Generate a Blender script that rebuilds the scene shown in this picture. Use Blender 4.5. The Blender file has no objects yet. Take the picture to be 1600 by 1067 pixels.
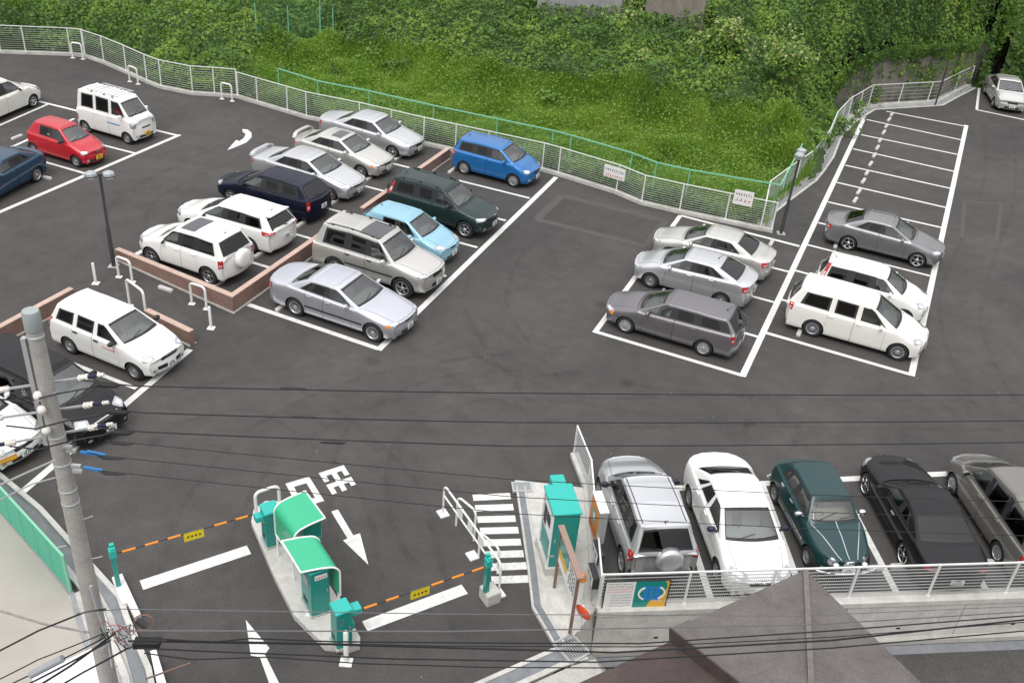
import bpy, bmesh, math, random
import numpy as np
from mathutils import Vector, Matrix
from mathutils.bvhtree import BVHTree
R = math.radians
rng = random.Random(7)
nrg = np.random.RandomState(11)
S = bpy.context.scene
col = S.collection

# ------------------------------------------------------------------ camera, world, sun, exposure
CF, CP, CR, CH = 1540.0, 0.56127, 0.09215, 16.9          # focal (px of 1600), pitch, roll, height above the lot
_cp, _sp, _cr, _sr = math.cos(CP), math.sin(CP), math.cos(CR), math.sin(CR)
C_F = Vector((0, _cp, -_sp))
_r0 = Vector((1, 0, 0)); _u0 = _r0.cross(C_F)
C_R = _cr*_r0 + _sr*_u0
C_U = -_sr*_r0 + _cr*_u0
cd = bpy.data.cameras.new('camera'); cam = bpy.data.objects.new('camera', cd); col.objects.link(cam)
cd.sensor_width = 36; cd.lens = 36*CF/1600; cd.clip_end = 2000; cd.clip_start = 0.1
m3 = Matrix((C_R, C_U, -C_F)).transposed()
cam.matrix_world = Matrix.Translation((0, 0, CH)) @ m3.to_4x4()
S.camera = cam
W = bpy.data.worlds.new('World'); S.world = W; W.use_nodes = True
wn = W.node_tree; bg = wn.nodes['Background']
sky = wn.nodes.new('ShaderNodeTexSky'); sky.sky_type = 'NISHITA'; sky.sun_disc = False
SUN_EL, SUN_AZ = R(58), R(200)
sky.sun_elevation = SUN_EL; sky.sun_rotation = SUN_AZ; sky.dust_density = 3.5; sky.air_density = 1.0
hs = wn.nodes.new('ShaderNodeHueSaturation'); hs.inputs['Saturation'].default_value = 0.22
wn.links.new(sky.outputs[0], hs.inputs['Color'])
# overcast: a cloud layer three times brighter overhead than at the horizon, mixed over the clear sky
_g = wn.nodes.new('ShaderNodeTexCoord'); _s = wn.nodes.new('ShaderNodeSeparateXYZ'); _m = wn.nodes.new('ShaderNodeMapRange'); _x = wn.nodes.new('ShaderNodeMix'); _x.data_type = 'RGBA'
wn.links.new(_g.outputs['Generated'], _s.inputs[0]); wn.links.new(_s.outputs[2], _m.inputs[0])
_m.inputs[1].default_value = 0; _m.inputs[2].default_value = 1; _m.inputs[3].default_value = .9; _m.inputs[4].default_value = 6.9
_c = wn.nodes.new('ShaderNodeVectorMath'); _c.operation = 'SCALE'; _c.inputs[0].default_value = (1.0, 1.0, 1.03); wn.links.new(_m.outputs[0], _c.inputs['Scale'])
_x.inputs[0].default_value = .88; wn.links.new(hs.outputs[0], _x.inputs[6]); wn.links.new(_c.outputs[0], _x.inputs[7]); wn.links.new(_x.outputs[2], bg.inputs[0])
bg.inputs[1].default_value = 0.15
sl = bpy.data.lights.new('sun', 'SUN'); sl.energy = .8; sl.angle = R(30); sl.color = (1, .97, .92)
so = bpy.data.objects.new('sun', sl); col.objects.link(so)
sd = Vector((math.sin(SUN_AZ)*math.cos(SUN_EL), math.cos(SUN_AZ)*math.cos(SUN_EL), math.sin(SUN_EL)))
so.rotation_euler = (-sd).to_track_quat('-Z', 'Y').to_euler(); so.location = (0, 0, 60)
S.view_settings.view_transform = 'Standard'; S.view_settings.look = 'None'
S.view_settings.exposure = 0.88; S.view_settings.gamma = 1

def at(px, py, z=0.0):
    """world point at height z whose place in the 1600x1067 photograph is (px, py)"""
    d = (px-800)/CF*C_R - (py-533.5)/CF*C_U + C_F
    t = (z-CH)/d.z
    return Vector((0, 0, CH)) + t*d
def at_d(px, py, dist):
    d = ((px-800)/CF*C_R - (py-533.5)/CF*C_U + C_F)
    return Vector((0, 0, CH)) + d*dist
def pix(p):
    d = Vector(p)-Vector((0, 0, CH)); z = d.dot(C_F)
    return (800+CF*d.dot(C_R)/z, 533.5-CF*d.dot(C_U)/z)

# ------------------------------------------------------------------ materials
MATS = {}
def mat(name, c, rough=.6, metal=0., coat=0., coat_rough=.05, spec=.5, noise=None, bump=None, alpha=None, emit=None):
    """noise: (scale, amount, second colour)  bump: (scale, strength)"""
    if name in MATS: return MATS[name]
    m = bpy.data.materials.new(name); m.use_nodes = True; nt = m.node_tree; b = nt.nodes['Principled BSDF']
    b.inputs['Base Color'].default_value = (*c, 1); b.inputs['Roughness'].default_value = rough
    b.inputs['Metallic'].default_value = metal; b.inputs['Coat Weight'].default_value = coat
    b.inputs['Coat Roughness'].default_value = coat_rough
    b.inputs['Specular IOR Level'].default_value = spec
    if noise or bump:
        tc = nt.nodes.new('ShaderNodeTexCoord')
    if noise:
        sc, amt, c2 = noise
        n = nt.nodes.new('ShaderNodeTexNoise'); n.inputs['Scale'].default_value = sc; n.inputs['Detail'].default_value = 8
        n.inputs['Roughness'].default_value = .65
        nt.links.new(tc.outputs['Object'], n.inputs['Vector'])
        r = nt.nodes.new('ShaderNodeValToRGB'); r.color_ramp.elements[0].position = .5-.5*amt; r.color_ramp.elements[1].position = .5+.5*amt
        r.color_ramp.elements[0].color = (*c, 1); r.color_ramp.elements[1].color = (*c2, 1)
        nt.links.new(n.outputs[0], r.inputs[0]); nt.links.new(r.outputs[0], b.inputs['Base Color'])
    if bump:
        n = nt.nodes.new('ShaderNodeTexNoise'); n.inputs['Scale'].default_value = bump[0]; n.inputs['Detail'].default_value = 4
        nt.links.new(tc.outputs['Object'], n.inputs['Vector'])
        bn = nt.nodes.new('ShaderNodeBump'); bn.inputs['Strength'].default_value = bump[1]; bn.inputs['Distance'].default_value = .02
        nt.links.new(n.outputs[0], bn.inputs['Height']); nt.links.new(bn.outputs[0], b.inputs['Normal'])
    MATS[name] = m; return m
def glass_mat(name, tint, rough=.03, ior=1.6):
    if name in MATS: return MATS[name]
    m = bpy.data.materials.new(name); m.use_nodes = True; nt = m.node_tree; nt.nodes.clear()
    o = nt.nodes.new('ShaderNodeOutputMaterial'); mx = nt.nodes.new('ShaderNodeMixShader')
    t = nt.nodes.new('ShaderNodeBsdfTransparent'); t.inputs[0].default_value = (*tint, 1)
    g = nt.nodes.new('ShaderNodeBsdfGlossy'); g.inputs[0].default_value = (1, 1, 1, 1); g.inputs[1].default_value = rough
    f = nt.nodes.new('ShaderNodeFresnel'); f.inputs[0].default_value = ior
    nt.links.new(f.outputs[0], mx.inputs[0]); nt.links.new(t.outputs[0], mx.inputs[1]); nt.links.new(g.outputs[0], mx.inputs[2])
    nt.links.new(mx.outputs[0], o.inputs[0]); MATS[name] = m; return m

# ------------------------------------------------------------------ mesh helpers
def tag(o, label=None, cat=None, group=None, kind=None):
    if label: o['label'] = label
    if cat: o['category'] = cat
    if group: o['group'] = group
    if kind: o['kind'] = kind
    return o
def empty(name, loc=(0, 0, 0), rz=0.):
    o = bpy.data.objects.new(name, None); col.objects.link(o); o.location = loc; o.rotation_euler = (0, 0, rz)
    o.empty_display_size = .3
    return o
class MB:
    def __init__(s): s.v = []; s.f = []; s.m = []
    def add(s, vs, fs, mi=0):
        n = len(s.v); s.v += [tuple(v) for v in vs]; s.f += [tuple(i+n for i in f) for f in fs]; s.m += [mi]*len(fs)
    def box(s, a, b, mi=0, bev=0.):
        (x0, y0, z0), (x1, y1, z1) = a, b
        if x0 > x1: x0, x1 = x1, x0
        if y0 > y1: y0, y1 = y1, y0
        if z0 > z1: z0, z1 = z1, z0
        if bev > 0:
            r = bev
            ring = [(x0+r, y0), (x1-r, y0), (x1, y0+r), (x1, y1-r), (x1-r, y1), (x0+r, y1), (x0, y1-r), (x0, y0+r)]
            cx, cy = (x0+x1)/2, (y0+y1)/2
            def sh(p): return (p[0]+(r*.8 if p[0] < cx else -r*.8), p[1]+(r*.8 if p[1] < cy else -r*.8))
            vs = [(*p, z0) for p in ring]+[(*p, z1-r) for p in ring]+[(*sh(p), z1) for p in ring]
            fs = [tuple(range(7, -1, -1)), tuple(range(16, 24))]
            for l in (0, 8):
                for i in range(8):
                    j = (i+1) % 8; fs.append((l+i, l+j, l+8+j, l+8+i))
            s.add(vs, fs, mi); return
        vs = [(x, y, z) for z in (z0, z1) for x, y in ((x0, y0), (x1, y0), (x1, y1), (x0, y1))]
        s.add(vs, [(3, 2, 1, 0), (4, 5, 6, 7), (0, 1, 5, 4), (1, 2, 6, 5), (2, 3, 7, 6), (3, 0, 4, 7)], mi)
    def obox(s, c, ax, ay, az, mi=0):
        """oriented box, centre c and half-axis vectors"""
        c = Vector(c); ax = Vector(ax); ay = Vector(ay); az = Vector(az)
        vs = [c+sx*ax+sy*ay+sz*az for sz in (-1, 1) for sx, sy in ((-1, -1), (1, -1), (1, 1), (-1, 1))]
        s.add(vs, [(3, 2, 1, 0), (4, 5, 6, 7), (0, 1, 5, 4), (1, 2, 6, 5), (2, 3, 7, 6), (3, 0, 4, 7)], mi)
    def bar(s, a, b, w, h, mi=0, up=(0, 0, 1)):
        a = Vector(a); b = Vector(b); d = (b-a); L = d.length; d.normalize(); u = Vector(up)
        sd = d.cross(u)
        if sd.length < 1e-4: sd = d.cross(Vector((1, 0, 0)))
        sd.normalize(); u2 = sd.cross(d)
        s.obox((a+b)/2, d*L/2, sd*w/2, u2*h/2, mi)
    def tube(s, pts, r, n=8, mi=0, cap=True, r2=None):
        pts = [Vector(p) for p in pts]; N = len(pts); rings = []
        pd = None
        for i, p in enumerate(pts):
            d = (pts[min(i+1, N-1)]-pts[max(i-1, 0)]).normalized()
            if pd is None:
                a = d.orthogonal().normalized()
            else:
                a = (pa - d*pa.dot(d)).normalized()
            pa = a; pd = d; b = d.cross(a)
            rr = r if r2 is None else r+(r2-r)*i/(N-1)
            if isinstance(r, (list, tuple)): rr = r[i]
            rings.append([p+rr*(math.cos(2*math.pi*k/n)*a+math.sin(2*math.pi*k/n)*b) for k in range(n)])
        vs = [v for g in rings for v in g]; fs = []
        for i in range(N-1):
            for k in range(n):
                k2 = (k+1) % n; fs.append((i*n+k, i*n+k2, (i+1)*n+k2, (i+1)*n+k))
        if cap: fs += [tuple(range(n-1, -1, -1)), tuple(range((N-1)*n, N*n))]
        s.add(vs, fs, mi)
    def cyl(s, a, b, r, n=16, mi=0, r2=None): s.tube([a, b], r, n, mi, True, r2)
    def lathe(s, prof, n=24, mi=0, axis='z', c=(0, 0, 0)):
        """prof: [(r, h)]"""
        vs = []; fs = []; c = Vector(c)
        for r, h in prof:
            for k in range(n):
                a = 2*math.pi*k/n; x, y = r*math.cos(a), r*math.sin(a)
                p = (x, y, h) if axis == 'z' else ((x, h, y) if axis == 'y' else (h, x, y))
                vs.append(Vector(p)+c)
        for i in range(len(prof)-1):
            for k in range(n):
                k2 = (k+1) % n; fs.append((i*n+k, i*n+k2, (i+1)*n+k2, (i+1)*n+k))
        s.add(vs, fs, mi)
    def prism(s, poly, z0, z1, mi=0, mtop=None):
        n = len(poly); A = sum(poly[i][0]*poly[(i+1) % n][1]-poly[(i+1) % n][0]*poly[i][1] for i in range(n))
        if A < 0: poly = poly[::-1]
        vs = [(p[0], p[1], z0) for p in poly]+[(p[0], p[1], z1) for p in poly]
        s.add(vs, [tuple(range(n-1, -1, -1))]+[(i, (i+1) % n, n+(i+1) % n, n+i) for i in range(n)], mi)
        s.add(vs, [tuple(range(n, 2*n))], mi if mtop is None else mtop)
    def build(s, name, mats, parent=None, smooth=False, auto=None):
        me = bpy.data.meshes.new(name); me.from_pydata(s.v, [], s.f)
        if not isinstance(mats, (list, tuple)): mats = [mats]
        for m in mats: me.materials.append(m)
        me.polygons.foreach_set('material_index', s.m)
        if smooth or auto:
            me.polygons.foreach_set('use_smooth', [True]*len(s.f))
            if auto:
                try: me.set_sharp_from_angle(angle=R(auto))
                except Exception: pass
        me.update()
        o = bpy.data.objects.new(name, me); col.objects.link(o)
        if parent: o.parent = parent
        return o
def fix_normals(o):
    bm = bmesh.new(); bm.from_mesh(o.data); bmesh.ops.recalc_face_normals(bm, faces=bm.faces); bm.to_mesh(o.data); bm.free(); return o
# ------------------------------------------------------------------ vehicles
M_GLASS = glass_mat('car_glass', (.82, .90, .85), .03, 2.1)
M_GLASS2 = glass_mat('car_glass_tinted', (.10, .11, .12), .03, 1.6)
M_BLK = mat('black_trim', (.02, .02, .022), .5)
M_TYRE = mat('tyre_rubber', (.018, .018, .018), .85)
M_RIM = mat('rim_alloy', (.55, .56, .58), .32, .8)
M_RIMD = mat('rim_steel', (.30, .31, .32), .5, .6)
M_RIMB = mat('rim_polished', (.8, .8, .82), .15, 1.)
M_CHR = mat('chrome', (.75, .76, .78), .15, 1.)
M_INT = mat('interior_cloth_grey', (.33, .33, .325), .9)
M_INTB = mat('interior_cloth_beige', (.36, .32, .26), .9)
M_PAN = mat('underbody', (.012, .012, .012), .9)
M_HL = mat('headlight_lens', (.40, .42, .44), .12, .35, 1.)
M_HLD = mat('headlight_reflector', (.80, .81, .83), .25, .8, .5)
M_TL = mat('taillight_red', (.45, .012, .015), .2, 0, 1.)
M_TLB = mat('taillight_clear', (.6, .5, .5), .2, 0, 1.)
M_AMB = mat('indicator_amber', (.75, .22, .02), .25, 0, 1.)
M_PLW = mat('plate_white', (.75, .77, .74), .5)
M_PLY = mat('plate_yellow', (.80, .50, .03), .5)
M_PLT = mat('plate_text', (.03, .09, .05), .6)
def paint(name, c, metal=0., rough=.35, coat=.8, spec=.4): return mat('paint_'+name, c, rough, metal, coat, .05, spec)
PAINT = dict(
    white=paint('white', (.80, .80, .77)), pearl=paint('pearl_white', (.78, .77, .71)), silver=paint('silver', (.60, .61, .625), .7, .30),
    silver2=paint('warm_silver', (.60, .59, .555), .65, .32), lilac=paint('cool_silver', (.58, .59, .64), .7, .30), greys=paint('mid_grey', (.22, .215, .22), .55, .38),
    greyw=paint('taupe_grey', (.17, .16, .17), .5, .38), dgrey=paint('dark_grey', (.10, .105, .11), .4, .4), black=paint('black', (.006, .006, .007), 0, .4, .6, .2), graphite=paint('flat_black', (.008, .008, .009), 0, .5, .45, .15),
    navy=paint('navy', (.004, .006, .020), 0, .4, .4, .15), blue=paint('bright_blue', (.012, .15, .42), .3, .35), steel=paint('steel_blue', (.011, .044, .095), .3, .4),
    lblue=paint('pale_blue', (.27, .50, .62), .25, .38), dgreen=paint('dark_green', (.010, .025, .024), 0, .45, .6, .25), teal=paint('deep_teal', (.006, .038, .040), 0, .4, .6, .25), red=paint('red', (.50, .012, .025), .1, .35),
    champ=paint('grey_beige', (.21, .20, .18), .5, .4))

def lerp(a, b, t): return a+(b-a)*t
def interpolate_cage(V, F, its=3, k=.8):
    """move the cage so that its smooth limit surface passes close to the wanted points"""
    P0 = np.array(V, float); P = P0.copy(); n = len(V)
    E = {}; 
    for f in F:
        for a in range(4):
            e = (min(f[a], f[(a+1) % 4]), max(f[a], f[(a+1) % 4])); E[e] = E.get(e, 0)+1
    ea = np.array(list(E.keys())); cnt = np.array(list(E.values())); be = ea[cnt == 1]
    val = np.zeros(n); np.add.at(val, ea[:, 0], 1); np.add.at(val, ea[:, 1], 1)
    Fa = np.array(F); bv = np.zeros(n, bool); bv[be.ravel()] = True
    for _ in range(its):
        S1 = np.zeros((n, 3)); np.add.at(S1, ea[:, 0], P[ea[:, 1]]); np.add.at(S1, ea[:, 1], P[ea[:, 0]])
        S2 = np.zeros((n, 3))
        for a in range(4): np.add.at(S2, Fa[:, a], P[Fa[:, (a+2) % 4]])
        v = val[:, None]; Lm = (v*v*P+4*S1+S2)/(v*(v+5))
        B = np.zeros((n, 3)); np.add.at(B, be[:, 0], P[be[:, 1]]); np.add.at(B, be[:, 1], P[be[:, 0]])
        Lm[bv] = (4*P[bv]+B[bv])/6
        P += k*(P0-Lm)
    return P.tolist()
def interp(x, xs, ys): return float(np.interp(x, xs, ys))

WHEELS = {}
def wheel_meshes(r, w, style):
    k = (round(r, 3), w, style)
    if k in WHEELS: return WHEELS[k]
    rr = r*.66 if style != 'steel' else r*.60
    if style == 'big': rr = r*.74
    t = MB()
    prof = [(rr, -w/2+.015), (rr+.01, -w/2), (r-.03, -w/2), (r-.008, -w/2+.02), (r, -w/2+.045), (r, w/2-.045), (r-.008, w/2-.02), (r-.03, w/2), (rr+.01, w/2), (rr, w/2-.015)]
    t.lathe(prof, 32, 0, 'y'); to = t.build('wheel', M_TYRE, smooth=True); fix_normals(to)
    b = MB()
    b.lathe([(rr+.004, w/2-.004), (rr-.015, w/2+.002), (rr-.03, w/2-.02), (rr-.04, 0), (rr-.04, -w/2+.03)], 32, 0, 'y')     # barrel
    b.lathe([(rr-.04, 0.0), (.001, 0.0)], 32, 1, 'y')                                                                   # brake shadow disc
    b.lathe([(.001, w/2-.008), (.045, w/2-.01), (.065, w/2-.03)], 16, 0, 'y')
    if style == 'steel':
        b.lathe([(.09, w/2-.03), (.13, w/2-.012), (rr*.72, w/2-.02), (rr*.80, w/2-.05), (rr-.03, w/2-.05)], 32, 0, 'y')
        b.lathe([(.055, w/2-.03), (.095, w/2-.03)], 24, 0, 'y')
    elif style == 'cap':
        b.lathe([(.06, w/2-.012), (rr*.5, w/2-.004), (rr*.62, w/2-.012)], 32, 0, 'y')
        for i in range(9):
            a = 2*math.pi*i/9; d = Vector((math.cos(a), 0, math.sin(a)))
            q = Vector((-d.z, 0, d.x))
            b.obox(d*(rr*.8)+Vector((0, w/2-.016, 0)), d*rr*.2, q*rr*.2, (0, .006, 0), 0)
    elif style == 'mesh':
        for i in range(16):
            a = 2*math.pi*i/16; d = Vector((math.cos(a), 0, math.sin(a))); q = Vector((-d.z, 0, d.x))
            b.obox(d*(rr*.52)+Vector((0, w/2-.025, 0)), d*rr*.46, q*rr*.042, (0, .008, 0), 0)
    else:
        ns = 5 if style in ('five', 'big') else 6
        for i in range(ns):
            a = 2*math.pi*i/ns+.3; d = Vector((math.cos(a), 0, math.sin(a))); q = Vector((-d.z, 0, d.x))
            f = .13 if ns == 5 else .10
            vs = []
            for dd, ww in ((.03, .9*f), (rr*.55, f*.8), (rr-.02, f*1.25)):
                for sg in (-1, 1):
                    for yy in (w/2-.004-(.02 if dd < .1 else .008), w/2-.04):
                        vs.append(d*dd+q*sg*ww*rr*1.1+Vector((0, yy, 0)))
            fs = []
            for l in (0, 4): fs += [(l, l+4, l+6, l+2), (l, l+1, l+5, l+4), (l+2, l+6, l+7, l+3)]
            b.add(vs, fs, 0)
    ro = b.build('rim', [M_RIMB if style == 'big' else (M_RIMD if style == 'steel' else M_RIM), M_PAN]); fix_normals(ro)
    r_ = (to.data, ro.data)
    bpy.data.objects.remove(to); bpy.data.objects.remove(ro)
    WHEELS[k] = r_; return r_
def link(name, me, parent, loc=(0, 0, 0), rot=(0, 0, 0)):
    o = bpy.data.objects.new(name, me); col.objects.link(o); o.parent = parent; o.location = loc; o.rotation_euler = rot; return o

NSEG = 10
def car_cage(p):
    L, Wd, H = p['L'], p['W']/2, p['H']
    zs = p['zs']; cw, cz = p['cowl']; rf, rfz = p['rf']; rr, rrz = p['rr']; dk, dz = p['dk']; hz = p['hz']; tz = p['tz']
    pk = p.get('peak', (rf+rr)/2); bf, br = p.get('belt', (cz-.03, dz-.02))
    bp = p['bp']; cp = p['cp']; qe = p.get('qe')          # pillars (s) ; qe: end of the last side window at the belt
    th = p.get('th', .14)                                 # tumblehome
    boxy = p.get('boxy', 0.)
    dfs = p.get('dfs', cw+.22)-.10                            # front edge of door at belt
    pil = p.get('rpil', .30)
    if qe is None: qe = dk-pil-.08
    qt = p.get('qt', min(rr-.20, qe-.02))
    # station: (s_low, s_top, kind)
    st = []
    n1 = min(.30, .32*cw)
    st.append((.14, .14, 'h')); st.append((n1+.02, n1, 'h')); st.append((max(.34, .55*cw), .55*cw, 'h')); st.append((max(.5, .82*cw), .82*cw, 'h')); st.append((max(.62, cw-.04), cw-.04, 'h'))
    st.append((max(.72, cw+.03), cw, 'c'))
    st.append((dfs, rf, 'r')); st.append((lerp(dfs, bp, .35), rf+.10, 'r'))
    st.append((bp, max(bp, rf+.2), 'r')); st.append((bp+.09, max(bp+.09, rf+.29), 'r')); st.append((cp, max(min(cp, qt-.16), bp+.3), 'r')); st.append((cp+.07, max(min(cp+.07, qt-.09), bp+.37), 'r'))
    st.append((qe, qt, 'r')); st.append((dk-pil*.45, rr, 'r'))
    ss = p.get('rearlow', None)
    e = L-.14
    rem = max(e-dk, .04)
    if rem > .3:
        st += [(dk, dk, 'd'), (dk+.06, dk+.06, 'h'), (dk+rem*.5, dk+rem*.5, 'h'), (dk+rem*.8, dk+rem*.8, 'h'), (e, e, 'h')]
    else:
        lo = [dk-pil*.45+(e-dk+pil*.45)*t for t in (.25, .42, .6, .8, 1.)]
        tp = [dk, dk+.3*rem, dk+.55*rem, dk+.8*rem, e]
        st += [(lo[0], tp[0], 'd')]+[(a, b, 'h') for a, b in zip(lo[1:], tp[1:])]
    N = len(st)
    V = []; 
    hc = p.get('hcrown', .035)
    wp_f = p.get('wf', (.80, .925, .985)); wp_r = p.get('wr', (.84, .95, .99))
    rings = []
    for i, (sl_, stp, kd) in enumerate(st):
        w = Wd
        if i < 3: w = Wd*wp_f[i]
        elif i == 3: w = Wd*.997
        elif i >= N-3: w = Wd*wp_r[N-1-i]
        zb = interp(stp if kd != 'r' else sl_, [0, .14, n1, cw, dk, max(dk+.05, L-.3), L-.14], [hz-.10, hz-.07, hz-.035, bf, br, tz-.035, tz-.06])
        if kd in ('h', 'c', 'd'):
            zt = interp(stp, [.14, n1, .55*cw, .82*cw, cw, dk, dk+.05, max(dk+.06, lerp(dk, L, .6)), max(dk+.07, L-.14)], [hz-.045, hz, lerp(hz, cz, .58)+hc*.6, lerp(hz, cz, .85)+hc*.5, cz, dz, dz-.004, lerp(dz, tz, .5)+.01, tz-.02])
            if kd == 'h' and i > 6 and rem <= .3: zt = zb+.02+(dz-br)*.4
        else:
            zt = interp(stp, [rf, rf+.10, pk, rr-.1, rr], [rfz, lerp(rfz, H, .45), H, lerp(H, rrz, .55) if rr-pk > .5 else rrz+.01, rrz])
        zl = zs+(.03 if i in (0, N-1) else 0)
        rows = [(w-.22, zl), (w-.055, zl+.005), (w-.008, zl+.17), (w+.002, lerp(zl, zb, .64)), (w-.03, zb-.055)]
        tt = p.get('belt_in', .085)
        if kd == 'h':
            rows += [(w-tt, zb), (w-.16, lerp(zb, zt, .45)), (w-.25, lerp(zb, zt, .7)), (w*.47, lerp(zb, zt, .96)), (0, zt)]
        elif kd in 'cd':
            rows += [(w-tt, zb), (w-tt-.03, zb+.015), (w-tt-.09, lerp(zb, zt, .5)), (w*.47, lerp(zb, zt, .93)), (0, zt)]
        else:
            hh = zt-zb; top = w-tt-th*hh/.45
            if i == 13 and not boxy: top -= .02
            rows += [(w-tt, zb), (top, zt-.085), (top-.085, zt-.035), (top*.5, zt-.006), (0, zt)]
        ring = []
        bowf = p.get('bow', .10)
        for k, (y, z) in enumerate(rows):
            s = sl_ if k <= 5 else stp
            if k == 5 and kd in 'hcd': s = stp if abs(stp-sl_) < .2 else lerp(sl_, stp, .6)
            if k == 4 and kd in 'hcd': s = lerp(sl_, stp, .35)
            if k == 5 and kd == 'r' and 6 <= i <= 6: s = sl_
            u = 1-(y/w)**2 if w > 0 else 0
            if k >= 6:
                if i == 5: s += .06-bowf*u*1.6
                if i == 4: s += .06-bowf*u*1.6
                if i in (6, 7): s += .03-.06*u
                if i == 13: s += -.03+.05*u
                if i in (14, 15): s += -.04+p.get('rbow', .09)*u*1.1
            if i == 0: s += .0-.14*(1-(y/w)**2)*(1 if k > 4 else 0)
            if i == 1: s += -.08*(1-(y/w)**2)*(1 if k > 4 else 0)
            if i == N-1: s += .12*(1-(y/w)**2)*(1 if k > 4 else 0)
            if i == N-2: s += .06*(1-(y/w)**2)*(1 if k > 4 else 0)
            ring.append((s, y, z))
        rings.append(ring)
    idx = {}
    def vid(key, s, y, z):
        if key not in idx: idx[key] = len(V); V.append((L*0-s, y, z))
        return idx[key]
    for i, ring in enumerate(rings):
        for k, (s, y, z) in enumerate(ring):
            vid((i, k, 1), s, y, z)
            if k < 9: vid((i, k, -1), s, -y, z)
    def G(i, k, sd): return idx[(i, k, 1 if k == 9 else sd)]
    F = []; T = []
    dr = p.get('doors', 4)
    for i in range(N-1):
        for k in range(9):
            for sd in (1, -1):
                a, b, c, d = G(i, k, sd), G(i+1, k, sd), G(i+1, k+1, sd), G(i, k+1, sd)
                F.append((a, b, c, d) if sd == 1 else (d, c, b, a))
                t = 'body'
                if i == 5 and k in (7, 8): t = 'windscreen'
                elif i == 13 and k in (7, 8): t = 'rear_window'
                elif k == 5 and i in (6, 7): t = 'sw0'
                elif k == 5 and i == 9 and not p.get('norw'): t = 'sw1'
                elif k == 5 and i == 11 and p.get('quarter'): t = 'sw2'
                elif k == 5 and i == 8: t = 'pillar' if p.get('blackB', 1) else 'body'
                elif k == 5 and i == 10 and p.get('quarter'): t = 'pillar' if p.get('blackC', p.get('blackB', 1)) else 'body'
                elif k == 5 and i == 12 and p.get('wrapD'): t = 'pillar'
                elif 1 <= k <= 4 and i in (6, 7, 8) and 'nodoor' not in p: t = 'd0'
                elif 1 <= k <= 4 and i in (9, 10) and dr >= 4: t = 'd1'
                elif k == 8 and i == 7 and p.get('sunroof'): t = 'sunroof'
                if t[:2] in ('sw', 'd0', 'd1'): t += 'L' if sd == 1 else 'R'
                T.append(t)
    # end caps
    for (i, sg, bow, prof) in ((0, -1, .14, p.get('nose', (.06, .0, -.035, -.03, .0))), (N-1, 1, .12, p.get('tail', (.04, .0, -.03, -.03, .0)))):
        cols = [(5, 1), (6, 1), (7, 1), (8, 1), (9, 1), (8, -1), (7, -1), (6, -1), (5, -1)]
        w = rings[i][5][1]
        def C(r, c):
            k, sd = cols[c]
            if r == 5: return G(i, k, sd)
            if c == 0: return G(i, r, 1)
            if c == 8: return G(i, r, -1)
            yy = rings[i][k][1]; y = yy*sd
            wr = rings[i][r][1]; y *= min(1, wr/w) if r else .9
            s = rings[i][r][0]+sg*bow*(1-(y/w)**2)*1.0 - sg*(prof[r] if r < 5 else 0)*-1*1.0
            s = rings[i][r][0]+sg*(bow*(1-(y/w)**2)-prof[r])
            return vid(('cap', i, r, c), s, y, rings[i][r][2])
        for r in range(5):
            for c in range(8):
                a, b, c2, d = C(r, c), C(r, c+1), C(r+1, c+1), C(r+1, c)
                F.append((a, b, c2, d) if sg == -1 else (d, c2, b, a)); T.append('body')
    return V, F, T, N

def decal(bvh, c, d, poly, off=.004, rings=4, rnd=.0, up=(0, 0, 1), thick=None, seg=3):
    """polygon (a, b) in the plane facing -d around c, dropped on the body along d"""
    d = Vector(d).normalized(); c = Vector(c); up = Vector(up)
    ax = up.cross(-d).normalized(); ay = (-d).cross(ax).normalized()
    # round corners and refine
    n = len(poly); P = []
    for i in range(n):
        p0 = Vector(poly[i-1]); p1 = Vector(poly[i]); p2 = Vector(poly[(i+1) % n])
        a = p1+(p0-p1).normalized()*min(rnd, (p0-p1).length*.45); b = p1+(p2-p1).normalized()*min(rnd, (p2-p1).length*.45)
        if rnd > 0:
            for t in (0, .33, .67, 1): P.append((1-t)**2*a+2*t*(1-t)*p1+t*t*b)
        else: P.append(p1)
    Q = []
    for i in range(len(P)):
        a = P[i]; b = P[(i+1) % len(P)]; k = max(1, int((b-a).length/.06))
        for j in range(k): Q.append(a+(b-a)*j/k)
    cen = sum(Q, Vector((0, 0)))/len(Q)
    vs = []; fs = []; n = len(Q); last = None
    for r in range(rings, -1, -1):
        t = r/rings
        for q in (Q if r else [cen]):
            pp = cen+(q-cen)*t; w = c+ax*pp[0]+ay*pp[1]
            h = bvh.ray_cast(w-d*2.0, d, 6.0)
            if h[0] is None:
                h2 = bvh.find_nearest(w); loc, nn = h2[0], h2[1]
            else: loc, nn = h[0], h[1]
            if nn.dot(d) > 0: nn = -nn
            vs.append(loc+nn*off)
    for r in range(rings-1):
        for k in range(n):
            k2 = (k+1) % n; fs.append((r*n+k, r*n+k2, (r+1)*n+k2, (r+1)*n+k))
    r = rings-1; ce = rings*n
    for k in range(n): fs.append((r*n+k, r*n+(k+1) % n, ce))
    return vs, fs
def split_mesh(V, F, sel, name, mats, mi=None):
    used = {}; vs = []; fs = []
    for f in sel:
        g = []
        for v in F[f]:
            if v not in used: used[v] = len(vs); vs.append(V[v])
            g.append(used[v])
        fs.append(g)
    me = bpy.data.meshes.new(name); me.from_pydata(vs, [], fs)
    for m in mats: me.materials.append(m)
    if mi is not None: me.polygons.foreach_set('material_index', mi)
    me.polygons.foreach_set('use_smooth', [True]*len(fs)); me.update()
    return me, used

def rect(w, h): return [(-w/2, -h/2), (w/2, -h/2), (w/2, h/2), (-w/2, h/2)]

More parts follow.
